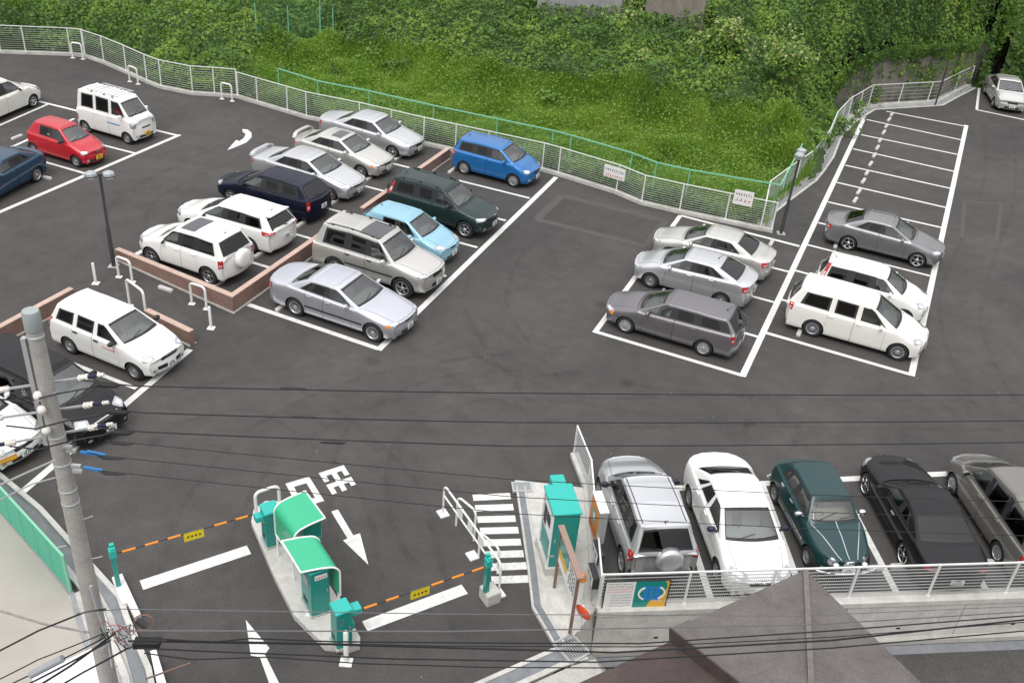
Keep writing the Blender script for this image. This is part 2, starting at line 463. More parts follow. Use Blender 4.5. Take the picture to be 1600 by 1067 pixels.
def make_car(name, label, cat, group, pm, p):
    """builds a vehicle: origin on the ground mid-wheelbase, x forward"""
    root = empty(name); tag(root, label, cat, group)
    pm = PAINT[pm] if isinstance(pm, str) else pm
    L, Wd, wb, fo = p['L'], p['W']/2, p['wb'], p['fo']
    V, F, T, N = car_cage(p)
    V = interpolate_cage(V, F)
    tags = sorted(set(T)); ti = {t: i for i, t in enumerate(tags)}
    me = bpy.data.meshes.new('cage'); me.from_pydata(V, [], F)
    for t in tags: me.materials.append(None)
    me.polygons.foreach_set('material_index', [ti[t] for t in T]); me.update()
    ob = bpy.data.objects.new('cage', me); col.objects.link(ob)
    sb = ob.modifiers.new('s', 'SUBSURF'); sb.levels = 3; sb.render_levels = 3
    dg = bpy.context.evaluated_depsgraph_get(); ev = bpy.data.meshes.new_from_object(ob.evaluated_get(dg))
    bpy.data.objects.remove(ob); bpy.data.meshes.remove(me)
    n = len(ev.vertices); co = np.empty(n*3); ev.vertices.foreach_get('co', co); co = co.reshape(-1, 3)
    x_off = fo+wb/2                                     # front tip -> origin at mid wheelbase
    co[:, 0] += x_off
    # bring true extents back after smoothing
    x0, x1 = co[:, 0].min(), co[:, 0].max(); tx0, tx1 = x_off-L, x_off
    co[:, 0] = tx0+(co[:, 0]-x0)*(tx1-tx0)/(x1-x0)
    co[:, 1] *= Wd/np.abs(co[:, 1]).max()
    lo = co[:, 2].min(); co[:, 2] = p['zs']+(co[:, 2]-lo)*(p['H']-p['zs'])/(co[:, 2].max()-lo)
    nf = len(ev.polygons); lv = np.empty(nf*4, int); ev.polygons.foreach_get  # all quads
    ev.loops.foreach_get('vertex_index', lv); fq = lv.reshape(-1, 4)
    mi = np.empty(nf, int); ev.polygons.foreach_get('material_index', mi)
    bpy.data.meshes.remove(ev)
    bvh = BVHTree.FromPolygons([Vector(c) for c in co], [tuple(f) for f in fq])
    wr = p.get('wr_', .30); ar = wr+p.get('gap', .045); wz = wr
    wx = (wb/2, -wb/2); AR = ar
    keep = np.ones(nf, bool)
    side = np.abs(co[:, 1]) > Wd-.28
    eg = np.concatenate([fq[:, [0, 1]], fq[:, [1, 2]], fq[:, [2, 3]], fq[:, [3, 0]]])
    for cx in wx:
        for _ in range(2):
            dx = co[:, 0]-cx; dzv = co[:, 2]-wz; dd = np.hypot(dx, dzv)
            i_ = dd < AR-1e-4; o_ = dd > AR+1e-4
            cr_ = (i_[eg[:, 0]] & o_[eg[:, 1]]) | (i_[eg[:, 1]] & o_[eg[:, 0]])
            cr_ &= side[eg[:, 0]] & side[eg[:, 1]]
            ee = eg[cr_]; near = np.where(np.abs(dd[ee[:, 0]]-AR) < np.abs(dd[ee[:, 1]]-AR), ee[:, 0], ee[:, 1]); near = np.unique(near)
            near = near[(dzv[near] > -.15)]
            sc = AR/dd[near]; co[near, 0] = cx+dx[near]*sc; co[near, 2] = wz+dzv[near]*sc
        dx = co[:, 0]-cx; dzv = co[:, 2]-wz; dd = np.hypot(dx, dzv)
        ins = (dd <= AR+1e-3) | ((np.abs(dx) < AR) & (dzv < 0))
        strict = (dd < AR-2e-3) & (dzv > -.12); fi = (ins[fq].all(1) | strict[fq].any(1)) & side[fq].all(1)
        keep &= ~fi
        dv_ = np.zeros(n, bool); kv_ = np.zeros(n, bool); dv_[fq[fi].ravel()] = True; kv_[fq[keep].ravel()] = True
        bd_ = np.nonzero(dv_ & kv_ & side & (dzv > -.16) & (dd > AR*.8) & (dd < AR*1.3))[0]
        sc = AR/dd[bd_]; co[bd_, 0] = cx+dx[bd_]*sc; co[bd_, 2] = wz+dzv[bd_]*sc
    VV = [tuple(c) for c in co]; FF = [tuple(f) for f in fq]
    def sel(t, pred=None):
        if t not in ti: return []
        return [int(f) for f in np.nonzero(keep & (mi == ti[t]))[0]]
    # body
    me, _ = split_mesh(VV, FF, sel('body')+sel('pillar'), 'body', [pm, M_BLK], [0]*len(sel('body'))+[1]*len(sel('pillar')))
    body = link('body', me, root)
    # doors (with a shut gap)
    for t, dn in (('d0L', 'door'), ('d0R', 'door'), ('d1L', 'door'), ('d1R', 'door')):
        fs = sel(t)
        if not fs: continue
        me, used = split_mesh(VV, FF, fs, 'door', [pm])
        d = link('door', me, root)
        ed = {}
        for f in me.polygons:
            for e in f.edge_keys: ed[e] = ed.get(e, 0)+1
        bd = set(v for e, c in ed.items() if c == 1 for v in e)
        cs = np.array([v.co[:] for v in me.vertices]); xa, xb = cs[:, 0].min(), cs[:, 0].max(); za = cs[:, 2].min()
        for v in bd:
            c = me.vertices[v].co
            if c.x < xa+.16 and c.x-xa < .16: c.x += .007
            elif c.x > xb-.16: c.x -= .007
            if c.z < za+.03: c.z += .006
        # handle
        hx = xa+.17; sg = 1 if t[-1] == 'L' else -1; hzv = float(np.interp(hx, [xa, xb], [cs[:, 2].max()-.14, cs[:, 2].max()-.14]))
        h = bvh.ray_cast(Vector((hx, sg*3, hzv)), Vector((0, -sg, 0)))
        if h[0]:
            b = MB(); b.box((hx-.085, h[0].y-.01*sg, hzv-.018), (hx+.085, h[0].y+.030*sg, hzv+.018), 0)
            b.build('handle', p.get('hmat', pm), d)
    # glass, its outermost strip black
    for t in tags:
        if t in ('windscreen', 'rear_window', 'sunroof') or t[:2] == 'sw':
            fs = sel(t)
            if not fs: continue
            ed = {}
            for f in fs:
                q = FF[f]
                for a in range(4):
                    e = (min(q[a], q[(a+1) % 4]), max(q[a], q[(a+1) % 4])); ed[e] = ed.get(e, 0)+1
            bv = set(v for e, c in ed.items() if c == 1 for v in e)
            mm = []
            for f in fs:
                q = FF[f]; b = any(ed[(min(q[a], q[(a+1) % 4]), max(q[a], q[(a+1) % 4]))] == 1 for a in range(4))
                mm.append(1 if b and t != 'sunroof' else 0)
            nm = {'windscreen': 'windscreen', 'rear_window': 'rear_window', 'sunroof': 'sunroof'}.get(t, 'side_window')
            g = M_GLASS if t in ('windscreen', 'sw0L', 'sw0R') or not p.get('tint', 1) else M_GLASS2
            me, _ = split_mesh(VV, FF, fs, nm, [mat('dark_sunroof', (.03, .032, .04), .15, 0, 1.) if t == 'sunroof' else g, p.get('seal', M_BLK)], mm)
            link(nm, me, root)
    # underbody with wheel wells, floor
    zs = p['zs']; u = MB()
    u.box((tx0+.18, -Wd+.3, zs+.02), (tx1-.18, Wd-.3, zs+.10))
    u.box((-wb/2+ar+.02, -Wd+.12, zs+.02), (wb/2-ar-.02, Wd-.12, zs+.10))
    for sg in (1, -1):
        for cx in wx:
            vs = []; fs = []; K = 16
            for k in range(K+1):
                a = -.5+(math.pi+1.0)*k/K
                for y in (Wd-.035, Wd-.33):
                    vs.append((cx+(AR+.004)*math.cos(a), sg*y, max(zs, wz+(AR+.004)*math.sin(a))))
            for k in range(K): fs.append((2*k, 2*k+2, 2*k+3, 2*k+1))
            ci = len(vs); vs.append((cx, sg*(Wd-.33), wz+.05))
            for k in range(K): fs.append((2*k+1, 2*k+3, ci))
            u.add(vs, fs)
    u.build('underbody', M_PAN, root)
    # cabin
    IM = M_INTB if p.get('beige') else M_INT
    cw, cz = p['cowl']; rfx = x_off-p['rf'][0]; rrx = x_off-p['rr'][0]; cx_ = x_off-cw
    zsb = p['belt'][0] if 'belt' in p else cz-.03
    it = MB(); wi = Wd-.14
    fl = zs+.14
    xe = x_off-p['dk'][0]+.12
    it.box((xe, -wi, fl), (cx_-.05, wi, fl+.03))
    for sg in (1, -1): it.box((xe+.05, sg*(wi-.05), fl), (cx_-.25, sg*wi, zsb-.06))
    it.box((xe, -wi+.06, fl), (xe+.05, wi-.06, zsb-.08))
    it.build('cabin', M_INT, root)
    db = MB(); db.box((cx_-.62, -wi+.02, zsb-.30), (cx_-.1, wi-.02, zsb-.03), 0, .03); db.build('dashboard', IM if p.get('beigedash') else M_INT, root)
    sx = x_off-p['bp']
    def seat(x, y, w, name='seat'):
        s = MB(); zt = min(p['H']-.22, fl+.92)
        if w > 1: zt = min(zt, p['dk'][1]-.04, fl+.80)
        s.box((x-.1, y-w/2, fl+.03), (x+.42, y+w/2, fl+.24), 0, .04)
        s.obox((x-.16, y, (fl+.2+zt-.12)/2), (.06, 0, -.0), (0, w/2-.02, 0), (-.10, 0, (zt-.12-fl-.2)/2))
        s.box((x-.34, y-.12, zt-.11), (x-.25, y+.12, zt+.02), 0, .02)
        s.build(name, IM, root)
    seat(sx+.12, .36, .5); seat(sx+.12, -.36, .5)
    if not p.get('norear'): seat(sx-.75, 0, 1.2)
    stw = MB(); c = Vector((sx+.62, -.36 if 1 else .36, zsb-.02)); ts = []
    for k in range(17):
        a = 2*math.pi*k/16; ts.append(c+Vector((.07*math.sin(a), .18*math.cos(a), .165*math.sin(a))))
    stw.tube(ts, .013, 6); stw.build('steering_wheel', M_BLK, root)
    # wheels
    tw = p.get('tw', .19)
    tm, rm = wheel_meshes(wr, tw, p.get('rim', 'five'))
    for cx in wx:
        for sg in (1, -1):
            wo = link('wheel', tm, root, (cx, sg*(Wd-tw/2-.012), wr), (0, 0, 0 if sg == 1 else math.pi))
            link('rim', rm, wo, (0, 0, 0), (0, 0, 0))
    # mirrors
    ms = x_off-p['dfs'] if 'dfs' in p else cx_-.30
    mz = p.get('belt', (cz-.03,))[0]+.07
    for sg in (1, -1):
        b = MB(); y0 = Wd-.06; vs = []
        b.lathe([(.001, -.055), (.055, -.05), (.078, -.02), (.082, .02), (.076, .05), (.07, .055)], 12, 0, 'x')
        b.lathe([(.07, .055), (.001, .052)], 12, 1, 'x')
        for k in range(len(b.v)):
            x, y, z = b.v[k]; b.v[k] = (-x+ms-.08, sg*(y0+.12+y*1.35), z*.9+mz)
        b.bar((ms-.06, sg*(y0-.04), mz-.05), (ms-.07, sg*(y0+.1), mz-.02), .06, .035)
        b.build('mirror', [p.get('mmat', pm), M_BLK], root, smooth=True)
    # front and rear fittings as shaped skins on the body
    def skin(nm, ma, c, d, poly, par=root, **kw):
        vs, fs = decal(bvh, c, d, poly, **kw); b = MB(); b.add(vs, fs); o = b.build(nm, ma, par, smooth=True); return fix_normals(o)
    hz = p['hz']; fx = tx1; tz = p['tz']
    hl = p.get('hl', dict(y=.62, z=hz-.11, w=.40, h=.14, a=32, sl=.03))
    for sg in (1, -1):
        an = R(hl['a']); d = Vector((-math.cos(an), -sg*math.sin(an), -.55 if 'pd' not in hl else hl['pd']))
        w, h, s_ = hl['w'], hl['h']*1.1, hl['sl']
        if hl.get('round'):
            pl = [(w/2*math.cos(2*math.pi*k/14), h/2*math.sin(2*math.pi*k/14)) for k in range(14)]
        else: pl = [(-w/2, -h/2), (w/2, -h/2+s_*1.0), (w/2, h/2+s_), (-w/2, h/2-s_*.5)] if sg == 1 else [(-w/2, -h/2+s_), (w/2, -h/2), (w/2, h/2-s_*.5), (-w/2, h/2+s_)]
        o = skin('headlight', M_HL, (fx-.3, sg*hl['y']*Wd/.85, hl['z']), d, pl, rnd=min(h*.4, .05), off=.006)
        skin('reflector', M_HLD, (fx-.3, sg*hl['y']*Wd/.85, hl['z']), d, [(a*.55, b_*.6) for a, b_ in pl], par=o, rnd=.02, off=.011)
        if p.get('amber'):
            skin('indicator', M_AMB, (fx-.35, sg*(hl['y']*Wd/.85+.16), hl['z']), Vector((-.6, -sg, -.1)), rect(.13, hl['h']*.9), rnd=.01, off=.010)
    gr = p.get('grille', (.56, .115, hz-.12))
    if gr:
        o = skin('grille', p.get('gmat', M_BLK), (fx, 0, gr[2]+.03), (-1, 0, -.6), rect(gr[0], gr[1]), rnd=.03, off=.006)
        if p.get('gbar', 1): skin('grille_bar', M_CHR, (fx, 0, gr[2]+.03+gr[1]*.55), (-1, 0, -.6), rect(gr[0]*.96, .022), par=o, off=.012, rings=1)
    lo = p.get('intake', (.8, .09, zs+.13))
    skin('air_intake', M_BLK, (fx, 0, lo[2]+.02), (-1, 0, -.1), rect(lo[0], lo[1]*1.2), rnd=.03, off=.005)
    for sg in (1, -1):
        skin('fog_lamp', M_HL, (fx-.1, sg*.56*Wd/.85, zs+.16), (-1, 0, 0), rect(.12, .09), rnd=.04, off=.007)
    PM = M_PLY if p.get('yplate') else M_PLW
    for (x, dx, zz) in ((fx+.5, -1, p.get('fpz', zs+.24)), (tx0-.5, 1, p.get('rpz', min(max(zs+.45, tz-.38), tz-.30)))):
        h = bvh.ray_cast(Vector((x, 0, zz)), Vector((dx, 0, 0)))
        if h[0]:
            b = MB(); xx = h[0].x-dx*.02; b.box((xx, -.165, zz-.083), (xx-dx*.012, .165, zz+.083), 0)
            q = xx-dx*.0135; sgn = -dx
            for k, yy in enumerate((-.09, -.04, .03, .08)): b.box((q, yy-.016, zz-.055), (q+sgn*.002, yy+.016, zz+.015), 1)
            for yy in (-.03, .03): b.box((q, yy-.035, zz+.035), (q+sgn*.002, yy+.02, zz+.06), 1)
            b.build('number_plate', [PM, M_PLT], root)
    tl = p.get('tl', dict(y=.66, z=tz-.16, w=.26, h=.16, a=35))
    for sg in (1, -1):
        an = R(tl['a']); d = Vector((math.cos(an), -sg*math.sin(an), 0)); w, h = tl['w'], tl['h']
        rx = tl.get('x', .25)
        o = skin('taillight', M_TL, (tx0+rx, sg*tl['y']*Wd/.85, tl['z']), d, rect(w, h), rnd=min(.04, h*.3), off=.007)
        if tl.get('clear', 1):
            skin('lens', M_TLB, (tx0+rx, sg*tl['y']*Wd/.85, tl['z']-h*.12), d, rect(w*.6, h*.28), par=o, rnd=.01, off=.012)
    if p.get('rbump'): skin('bumper_strip', M_BLK, (tx0, 0, zs+.3), (1, 0, 0), rect(1.1, .05), rnd=.02, off=.006)
    if p.get('mould'):
        for sg in (1, -1):
            skin('side_moulding', p['mould'] if not isinstance(p['mould'], (int, bool)) else M_BLK, (0, sg*Wd, p.get('mz', zs+.30)), (0, -sg, 0), rect(wb-.78, .055), rings=2, off=.01)
    if p.get('wiper', 1):
        b = MB()
        for yy in (-.45, .12):
            a = bvh.ray_cast(Vector((cx_-.02, yy, 3)), Vector((0, 0, -1))); c2 = bvh.ray_cast(Vector((cx_-.10-.04, yy+.52, 3)), Vector((0, 0, -1)))
            if a[0] and c2[0]: b.bar(a[0]+Vector((0, 0, .015)), c2[0]+Vector((0, 0, .015)), .018, .012)
        if b.v: b.build('wiper', M_BLK, root)
        if p.get('rwiper'):
            b = MB(); zz = p['dk'][1]+.02
            a = bvh.ray_cast(Vector((tx0-1, -.1, zz)), Vector((1, 0, 0))); c2 = bvh.ray_cast(Vector((tx0-1, .3, zz+.05)), Vector((1, 0, 0)))
            if a[0] and c2[0]: b.bar(a[0]+Vector((-.02, 0, 0)), c2[0]+Vector((-.02, 0, 0)), .018, .014, up=(1, 0, 0)); b.build('rear_wiper', M_BLK, root)
    # hood shut line
    if p.get('hoodline', 1):
        b = MB(); hw = Wd-.20
        pts = []
        for t in np.linspace(0, 1, 9): pts.append((lerp(cx_-.0, fx-.22, t), lerp(hw, hw*.80, t)))
        arc = pts+[(fx-.13, hw*.45), (fx-.10, 0)]
        full = arc+[(x, -y) for x, y in arc[-2::-1]]
        q = []
        for x, y in full:
            h = bvh.ray_cast(Vector((x, y, 3)), Vector((0, 0, -1)))
            if h[0]: q.append(h[0]+Vector((0, 0, .001)))
        for a, c2 in zip(q[:-1], q[1:]): b.bar(a, c2, .010, .004)
        b.build('bonnet_seam', M_BLK, root)
    ex = p.get('extra', [])
    def ray_top(x, y):
        h = bvh.ray_cast(Vector((x, y, 4)), Vector((0, 0, -1))); return h[0].z if h[0] else p['H']
    if 'rails' in ex or 'blackrails' in ex:
        for sg in (1, -1):
            b = MB(); yy = sg*(Wd-.085-.14*(p['H']-cz)/.45-.05); pts = []
            for t in np.linspace(0, 1, 9):
                x = lerp(rfx-.15, rrx+.12, t); pts.append(Vector((x, yy, ray_top(x, yy)+(.045 if 0 < t < 1 else .0))))
            b.tube(pts, .017, 6)
            for t in (0.12, .5, .88):
                x = lerp(rfx-.15, rrx+.12, t); z = ray_top(x, yy); b.box((x-.05, yy-.02, z-.01), (x+.05, yy+.02, z+.045))
            b.build('roof_rail', M_BLK if 'blackrails' in ex else M_CHR, root)
    if 'topseam' in ex:
        for sg in (1, -1):
            b = MB(); yy = sg*(Wd-.085-.14*(p['H']-cz)/.45-.07); pts = [Vector((x, yy, ray_top(x, yy)+.002)) for x in np.linspace(rfx-.1, rrx+.05, 12)]
            for a, c2 in zip(pts[:-1], pts[1:]): b.bar(a, c2, .022, .006)
            b.build('roof_seam', M_BLK, root)
    if 'ribs' in ex:
        b = MB()
        for yy in np.linspace(-.42, .42, 6):
            pts = [Vector((x, yy, ray_top(x, yy)+.004)) for x in np.linspace(rfx-.3, rrx+.15, 8)]
            for a, c2 in zip(pts[:-1], pts[1:]): b.bar(a, c2, .05, .012)
        b.build('roof_ribs', pm, root)
    if 'spare' in ex:
        b = MB(); zz = p.get('sparez', zs+.62); h = bvh.ray_cast(Vector((tx0-2, p.get('sparey', 0), zz)), Vector((1, 0, 0)))
        x = h[0].x if h[0] else tx0; rr_ = p.get('sparer', .33)
        b.lathe([(.001, -.23), (.16, -.232), (rr_-.06, -.215), (rr_-.015, -.18), (rr_, -.13), (rr_, .0), (.001, .0)], 28, 0, 'x', (x, p.get('sparey', 0), zz))
        fix_normals(b.build('spare_wheel_cover', p.get('sparem', pm), root, smooth=True))
    if 'spoiler' in ex or 'spoilerbig' in ex:
        b = MB(); hh = .13 if 'spoiler' in ex else .2; x = tx0+.12
        yw = Wd-.16
        zt = ray_top(x+.08, 0)
        pts = []
        for y in np.linspace(-1, 1, 13):
            u2 = 1-abs(y)**6; pts.append(Vector((x+.03*(1-y*y)*-1+.03, y*yw, zt-.03+hh*u2)))
        for a, c2 in zip(pts[:-1], pts[1:]): b.bar(a, c2, .16, .035)
        for y in (-.93, .93): b.box((x-.05, y*yw-.03, zt-.09), (x+.1, y*yw+.03, zt+.04))
        b.build('spoiler', pm, root)
    if 'roofspoiler' in ex:
        b = MB(); yw = Wd-.085-.14*(p['H']-cz)/.45-.06; z = ray_top(rrx+.06, 0)
        b.obox((rrx-.05, 0, z-.015), (.13, 0, -.02), (0, yw, 0), (.002, 0, .016)); b.build('roof_spoiler', pm, root)
    if 'antenna' in ex:
        b = MB(); x = rrx+.18; z = ray_top(x, 0); b.tube([(x, 0, z-.01), (x-.13, 0, z+.17)], .008, 6); b.cyl((x, 0, z-.01), (x, 0, z+.025), .025, 8); b.build('antenna', M_BLK, root)
    if 'glassroof' in ex or 'slideroof' in ex:
        a, c2 = p.get('sr', (.15, .85)); o = [(-(c2-a)/2, -p.get('srw', .42)), ((c2-a)/2, -p.get('srw', .42)), ((c2-a)/2, p.get('srw', .42)), (-(c2-a)/2, p.get('srw', .42))]
        xx = rfx-(a+c2)/2
        vs, fs = decal(bvh, (xx, 0, 3), (0, 0, -1), [(b_, a_) for a_, b_ in o], off=.012, rnd=.04, up=(1, 0, 0)); b = MB(); b.add(vs, fs)
        fix_normals(b.build('sunroof', mat('dark_sunroof', (.03, .032, .04), .15, 0, 1.), root, smooth=True))
    if 'visors' in ex:
        pass
    return root, bvh, dict(tx0=tx0, tx1=tx1, Wd=Wd, xo=x_off)
# body types, metres: s is measured back from the nose
def ty(base, **k): d = dict(base); d.update(k); return d
SEDAN = dict(L=4.62, W=1.72, H=1.43, wb=2.65, fo=.88, zs=.20, cowl=(1.22, .97), rf=(2.02, 1.37), rr=(3.22, 1.37), dk=(3.88, 1.04), hz=.74, tz=.98,
             bp=2.36, cp=3.08, dfs=1.52, peak=2.6, rpil=.32, quarter=1, rim='five')
WAGON = dict(L=4.6, W=1.72, H=1.48, wb=2.66, fo=.9, zs=.20, cowl=(1.20, .97), rf=(2.02, 1.41), rr=(4.12, 1.42), dk=(4.47, 1.04), hz=.73, tz=1.0,
             bp=2.32, cp=3.14, dfs=1.50, peak=2.7, rpil=.34, qe=4.12, qt=3.92, quarter=1, rwiper=1, tl=dict(y=.70, z=.86, w=.22, h=.22, a=40))
HATCH = dict(L=3.75, W=1.67, H=1.51, wb=2.38, fo=.76, zs=.20, cowl=(.92, 1.0), rf=(1.62, 1.43), rr=(3.25, 1.44), dk=(3.62, 1.04), hz=.78, tz=1.0,
             bp=1.95, cp=2.66, dfs=1.28, peak=2.3, rpil=.34, qe=3.15, qt=3.02, quarter=0, rwiper=1, wr_=.29, tl=dict(y=.70, z=.88, w=.18, h=.26, a=42))
SUV = dict(L=4.0, W=1.74, H=1.68, wb=2.46, fo=.78, zs=.30, cowl=(1.04, 1.12), rf=(1.66, 1.58), rr=(3.55, 1.60), dk=(3.84, 1.14), hz=.90, tz=1.08,
           bp=1.98, cp=2.70, dfs=1.34, peak=2.4, rpil=.22, qe=3.58, qt=3.42, quarter=1, rwiper=1, wr_=.345, gap=.06, tw=.22, th=.11, tl=dict(y=.72, z=.92, w=.14, h=.32, a=40))
VAN = dict(L=4.75, W=1.79, H=1.64, wb=2.83, fo=.92, zs=.18, cowl=(.98, 1.03), rf=(1.86, 1.55), rr=(4.32, 1.57), dk=(4.62, 1.10), hz=.78, tz=1.04,
           bp=2.22, cp=3.12, dfs=1.42, peak=2.9, rpil=.28, qe=4.28, qt=4.12, quarter=1, rwiper=1, wr_=.32, th=.11)
KEI = dict(L=3.39, W=1.47, H=1.9, wb=2.40, fo=.52, zs=.22, cowl=(.34, 1.17), rf=(.86, 1.76), rr=(3.22, 1.80), dk=(3.32, 1.16), hz=.98, tz=1.08,
           bp=1.32, cp=2.22, dfs=.62, peak=1.9, rpil=.12, qe=3.08, qt=3.02, quarter=1, rwiper=1, wr_=.27, th=.05, tw=.15, boxy=1, bow=.05, blackB=0,
           hl=dict(y=.66, z=.80, w=.24, h=.22, a=20, sl=.02), grille=(.5, .06, .72), tl=dict(y=.74, z=.7, w=.12, h=.3, a=30), wf=(.84, .96, .995))
# ------------------------------------------------------------------ ground, road marks, kerbs
def add_noise_col(nt, b, tc, layers):
    pass
def asphalt(name, base, lo, hi, rough=.85, cracks=True):
    m = bpy.data.materials.new(name); m.use_nodes = True; nt = m.node_tree; b = nt.nodes['Principled BSDF']; N = nt.nodes.new; Lk = nt.links.new
    tc = N('ShaderNodeTexCoord')
    def noise(sc, det=5, dist=0., rough_=.6):
        n = N('ShaderNodeTexNoise'); n.inputs['Scale'].default_value = sc; n.inputs['Detail'].default_value = det; n.inputs['Distortion'].default_value = dist
        n.inputs['Roughness'].default_value = rough_; Lk(tc.outputs['Object'], n.inputs['Vector']); return n
    def ramp(n, p0, c0, p1, c1):
        r = N('ShaderNodeValToRGB'); e = r.color_ramp.elements; e[0].position = p0; e[1].position = p1; e[0].color = (*c0, 1); e[1].color = (*c1, 1); Lk(n.outputs[0], r.inputs[0]); return r
    r = ramp(noise(.16, 6, .6), .30, lo, .70, hi)
    r2 = ramp(noise(1.3, 7, .3, .72), .32, (.84, .84, .84), .68, (1.14, 1.135, 1.12))
    r3 = ramp(noise(38, 3), .30, (.62, .62, .62), .72, (1.45, 1.44, 1.42))
    r4 = ramp(noise(.45, 9, .2, .8), .60, (1, 1, 1), .78, (1.28, 1.26, 1.22))
    cur = r
    # scattered pale grit and the odd dark drip
    vo = N('ShaderNodeTexVoronoi'); vo.inputs['Scale'].default_value = 1.1; Lk(tc.outputs['Object'], vo.inputs['Vector'])
    r5 = N('ShaderNodeValToRGB'); e = r5.color_ramp.elements; e[0].position = .020; e[1].position = .034; e[0].color = (2.6, 2.55, 2.4, 1); e[1].color = (1, 1, 1, 1); Lk(vo.outputs[0], r5.inputs[0])
    vd = N('ShaderNodeTexVoronoi'); vd.inputs['Scale'].default_value = .37; Lk(tc.outputs['Object'], vd.inputs['Vector'])
    r6 = N('ShaderNodeValToRGB'); e = r6.color_ramp.elements; e[0].position = .03; e[1].position = .12; e[0].color = (.72, .72, .72, 1); e[1].color = (1, 1, 1, 1); Lk(vd.outputs[0], r6.inputs[0])
    for q in (r2, r3, r4, r5, r6):
        mx = N('ShaderNodeMix'); mx.data_type = 'RGBA'; mx.blend_type = 'MULTIPLY'; mx.inputs[0].default_value = 1
        Lk(cur.outputs[0] if cur is r else cur.outputs[2], mx.inputs[6]); Lk(q.outputs[0], mx.inputs[7]); cur = mx
    Lk(cur.outputs[2], b.inputs['Base Color']); b.inputs['Roughness'].default_value = rough
    bn = N('ShaderNodeBump'); bn.inputs['Strength'].default_value = .35; bn.inputs['Distance'].default_value = .01
    Lk(noise(60, 2).outputs[0], bn.inputs['Height']); Lk(bn.outputs[0], b.inputs['Normal'])
    b.inputs['Specular IOR Level'].default_value = .3
    return m
M_ASPH = asphalt('asphalt', None, (.053, .0505, .050), (.081, .076, .073))
M_STREET = asphalt('street_asphalt', None, (.060, .059, .056), (.082, .080, .076))
def patchy(name, c, c2, sc=1.2, rough=.8, fine=True):
    m = bpy.data.materials.new(name); m.use_nodes = True; nt = m.node_tree; b = nt.nodes['Principled BSDF']; N = nt.nodes.new; Lk = nt.links.new
    tc = N('ShaderNodeTexCoord'); out = None
    n = N('ShaderNodeTexNoise'); n.inputs['Scale'].default_value = sc; n.inputs['Detail'].default_value = 9; n.inputs['Roughness'].default_value = .68; n.inputs['Distortion'].default_value = .7
    Lk(tc.outputs['Object'], n.inputs['Vector'])
    r = N('ShaderNodeValToRGB'); e = r.color_ramp.elements; e[0].position = .36; e[1].position = .64; e[0].color = (*c2, 1); e[1].color = (*c, 1); Lk(n.outputs[0], r.inputs[0]); 
    n2 = N('ShaderNodeTexNoise'); n2.inputs['Scale'].default_value = sc*22; n2.inputs['Detail'].default_value = 4; Lk(tc.outputs['Object'], n2.inputs['Vector'])
    r2 = N('ShaderNodeValToRGB'); e = r2.color_ramp.elements; e[0].position = .32; e[1].position = .62; e[0].color = (.82, .81, .79, 1); e[1].color = (1.04, 1.04, 1.04, 1); Lk(n2.outputs[0], r2.inputs[0])
    mx = N('ShaderNodeMix'); mx.data_type = 'RGBA'; mx.blend_type = 'MULTIPLY'; mx.inputs[0].default_value = 1
    Lk(r.outputs[0], mx.inputs[6]); Lk(r2.outputs[0], mx.inputs[7]); Lk(mx.outputs[2], b.inputs['Base Color']); b.inputs['Roughness'].default_value = rough
    b.inputs['Specular IOR Level'].default_value = .3
    return m
M_CONC = patchy('concrete', (.50, .49, .46), (.38, .37, .35), 1.5)
M_CONCW = patchy('pale_concrete', (.62, .61, .58), (.47, .46, .43), 2.)
M_CONCG = patchy('channel_concrete', (.33, .34, .35), (.24, .25, .26), 2.)
M_DRAIN = mat('drain_channel', (.16, .17, .18), .7, noise=(3., .3, (.22, .23, .24)))
M_LINE = patchy('road_paint', (.80, .80, .78), (.60, .60, .58), 7., .7)
M_WHITE = mat('white_enamel', (.80, .80, .78), .4)
M_GALV = mat('galvanised', (.50, .52, .52), .45, .5)
M_FWH = mat('fence_white', (.70, .71, .69), .5); M_FWIRE = mat('fence_wire', (.46, .47, .46), .5, .2)
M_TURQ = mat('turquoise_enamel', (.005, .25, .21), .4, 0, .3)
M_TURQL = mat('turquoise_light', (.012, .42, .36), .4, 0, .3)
M_GREEN = mat('canopy_green', (.03, .42, .22), .4, 0, .3)
M_GREENF = mat('fence_green', (.20, .50, .34), .5)
M_BROWNW = patchy('wall_brown_render', (.275, .180, .148), (.215, .138, .112), 2.5)
M_BROWNT = patchy('wall_cap_render', (.56, .415, .35), (.47, .345, .29), 3.)
M_BROWN = mat('brown_steel', (.20, .13, .095), .6)
M_ORANGE = mat('orange_plastic', (.75, .24, .02), .5)
M_YEL = mat('yellow_sign', (.78, .62, .02), .5)
M_RED = mat('sign_red', (.62, .05, .04), .5)
M_INK = mat('sign_ink', (.03, .03, .035), .6)
M_DKGY = mat('dark_grey_metal', (.045, .045, .05), .5)
M_BLUEP = mat('blue_sleeve', (.03, .20, .48), .5)
M_POLE = patchy('pole_concrete', (.44, .43, .40), (.35, .34, .32), 2.)
M_PORC = mat('porcelain', (.78, .74, .68), .25)
M_CABLE = mat('cable_black', (.012, .012, .014), .6)
M_WIREG = mat('wire_grey', (.12, .12, .125), .6)

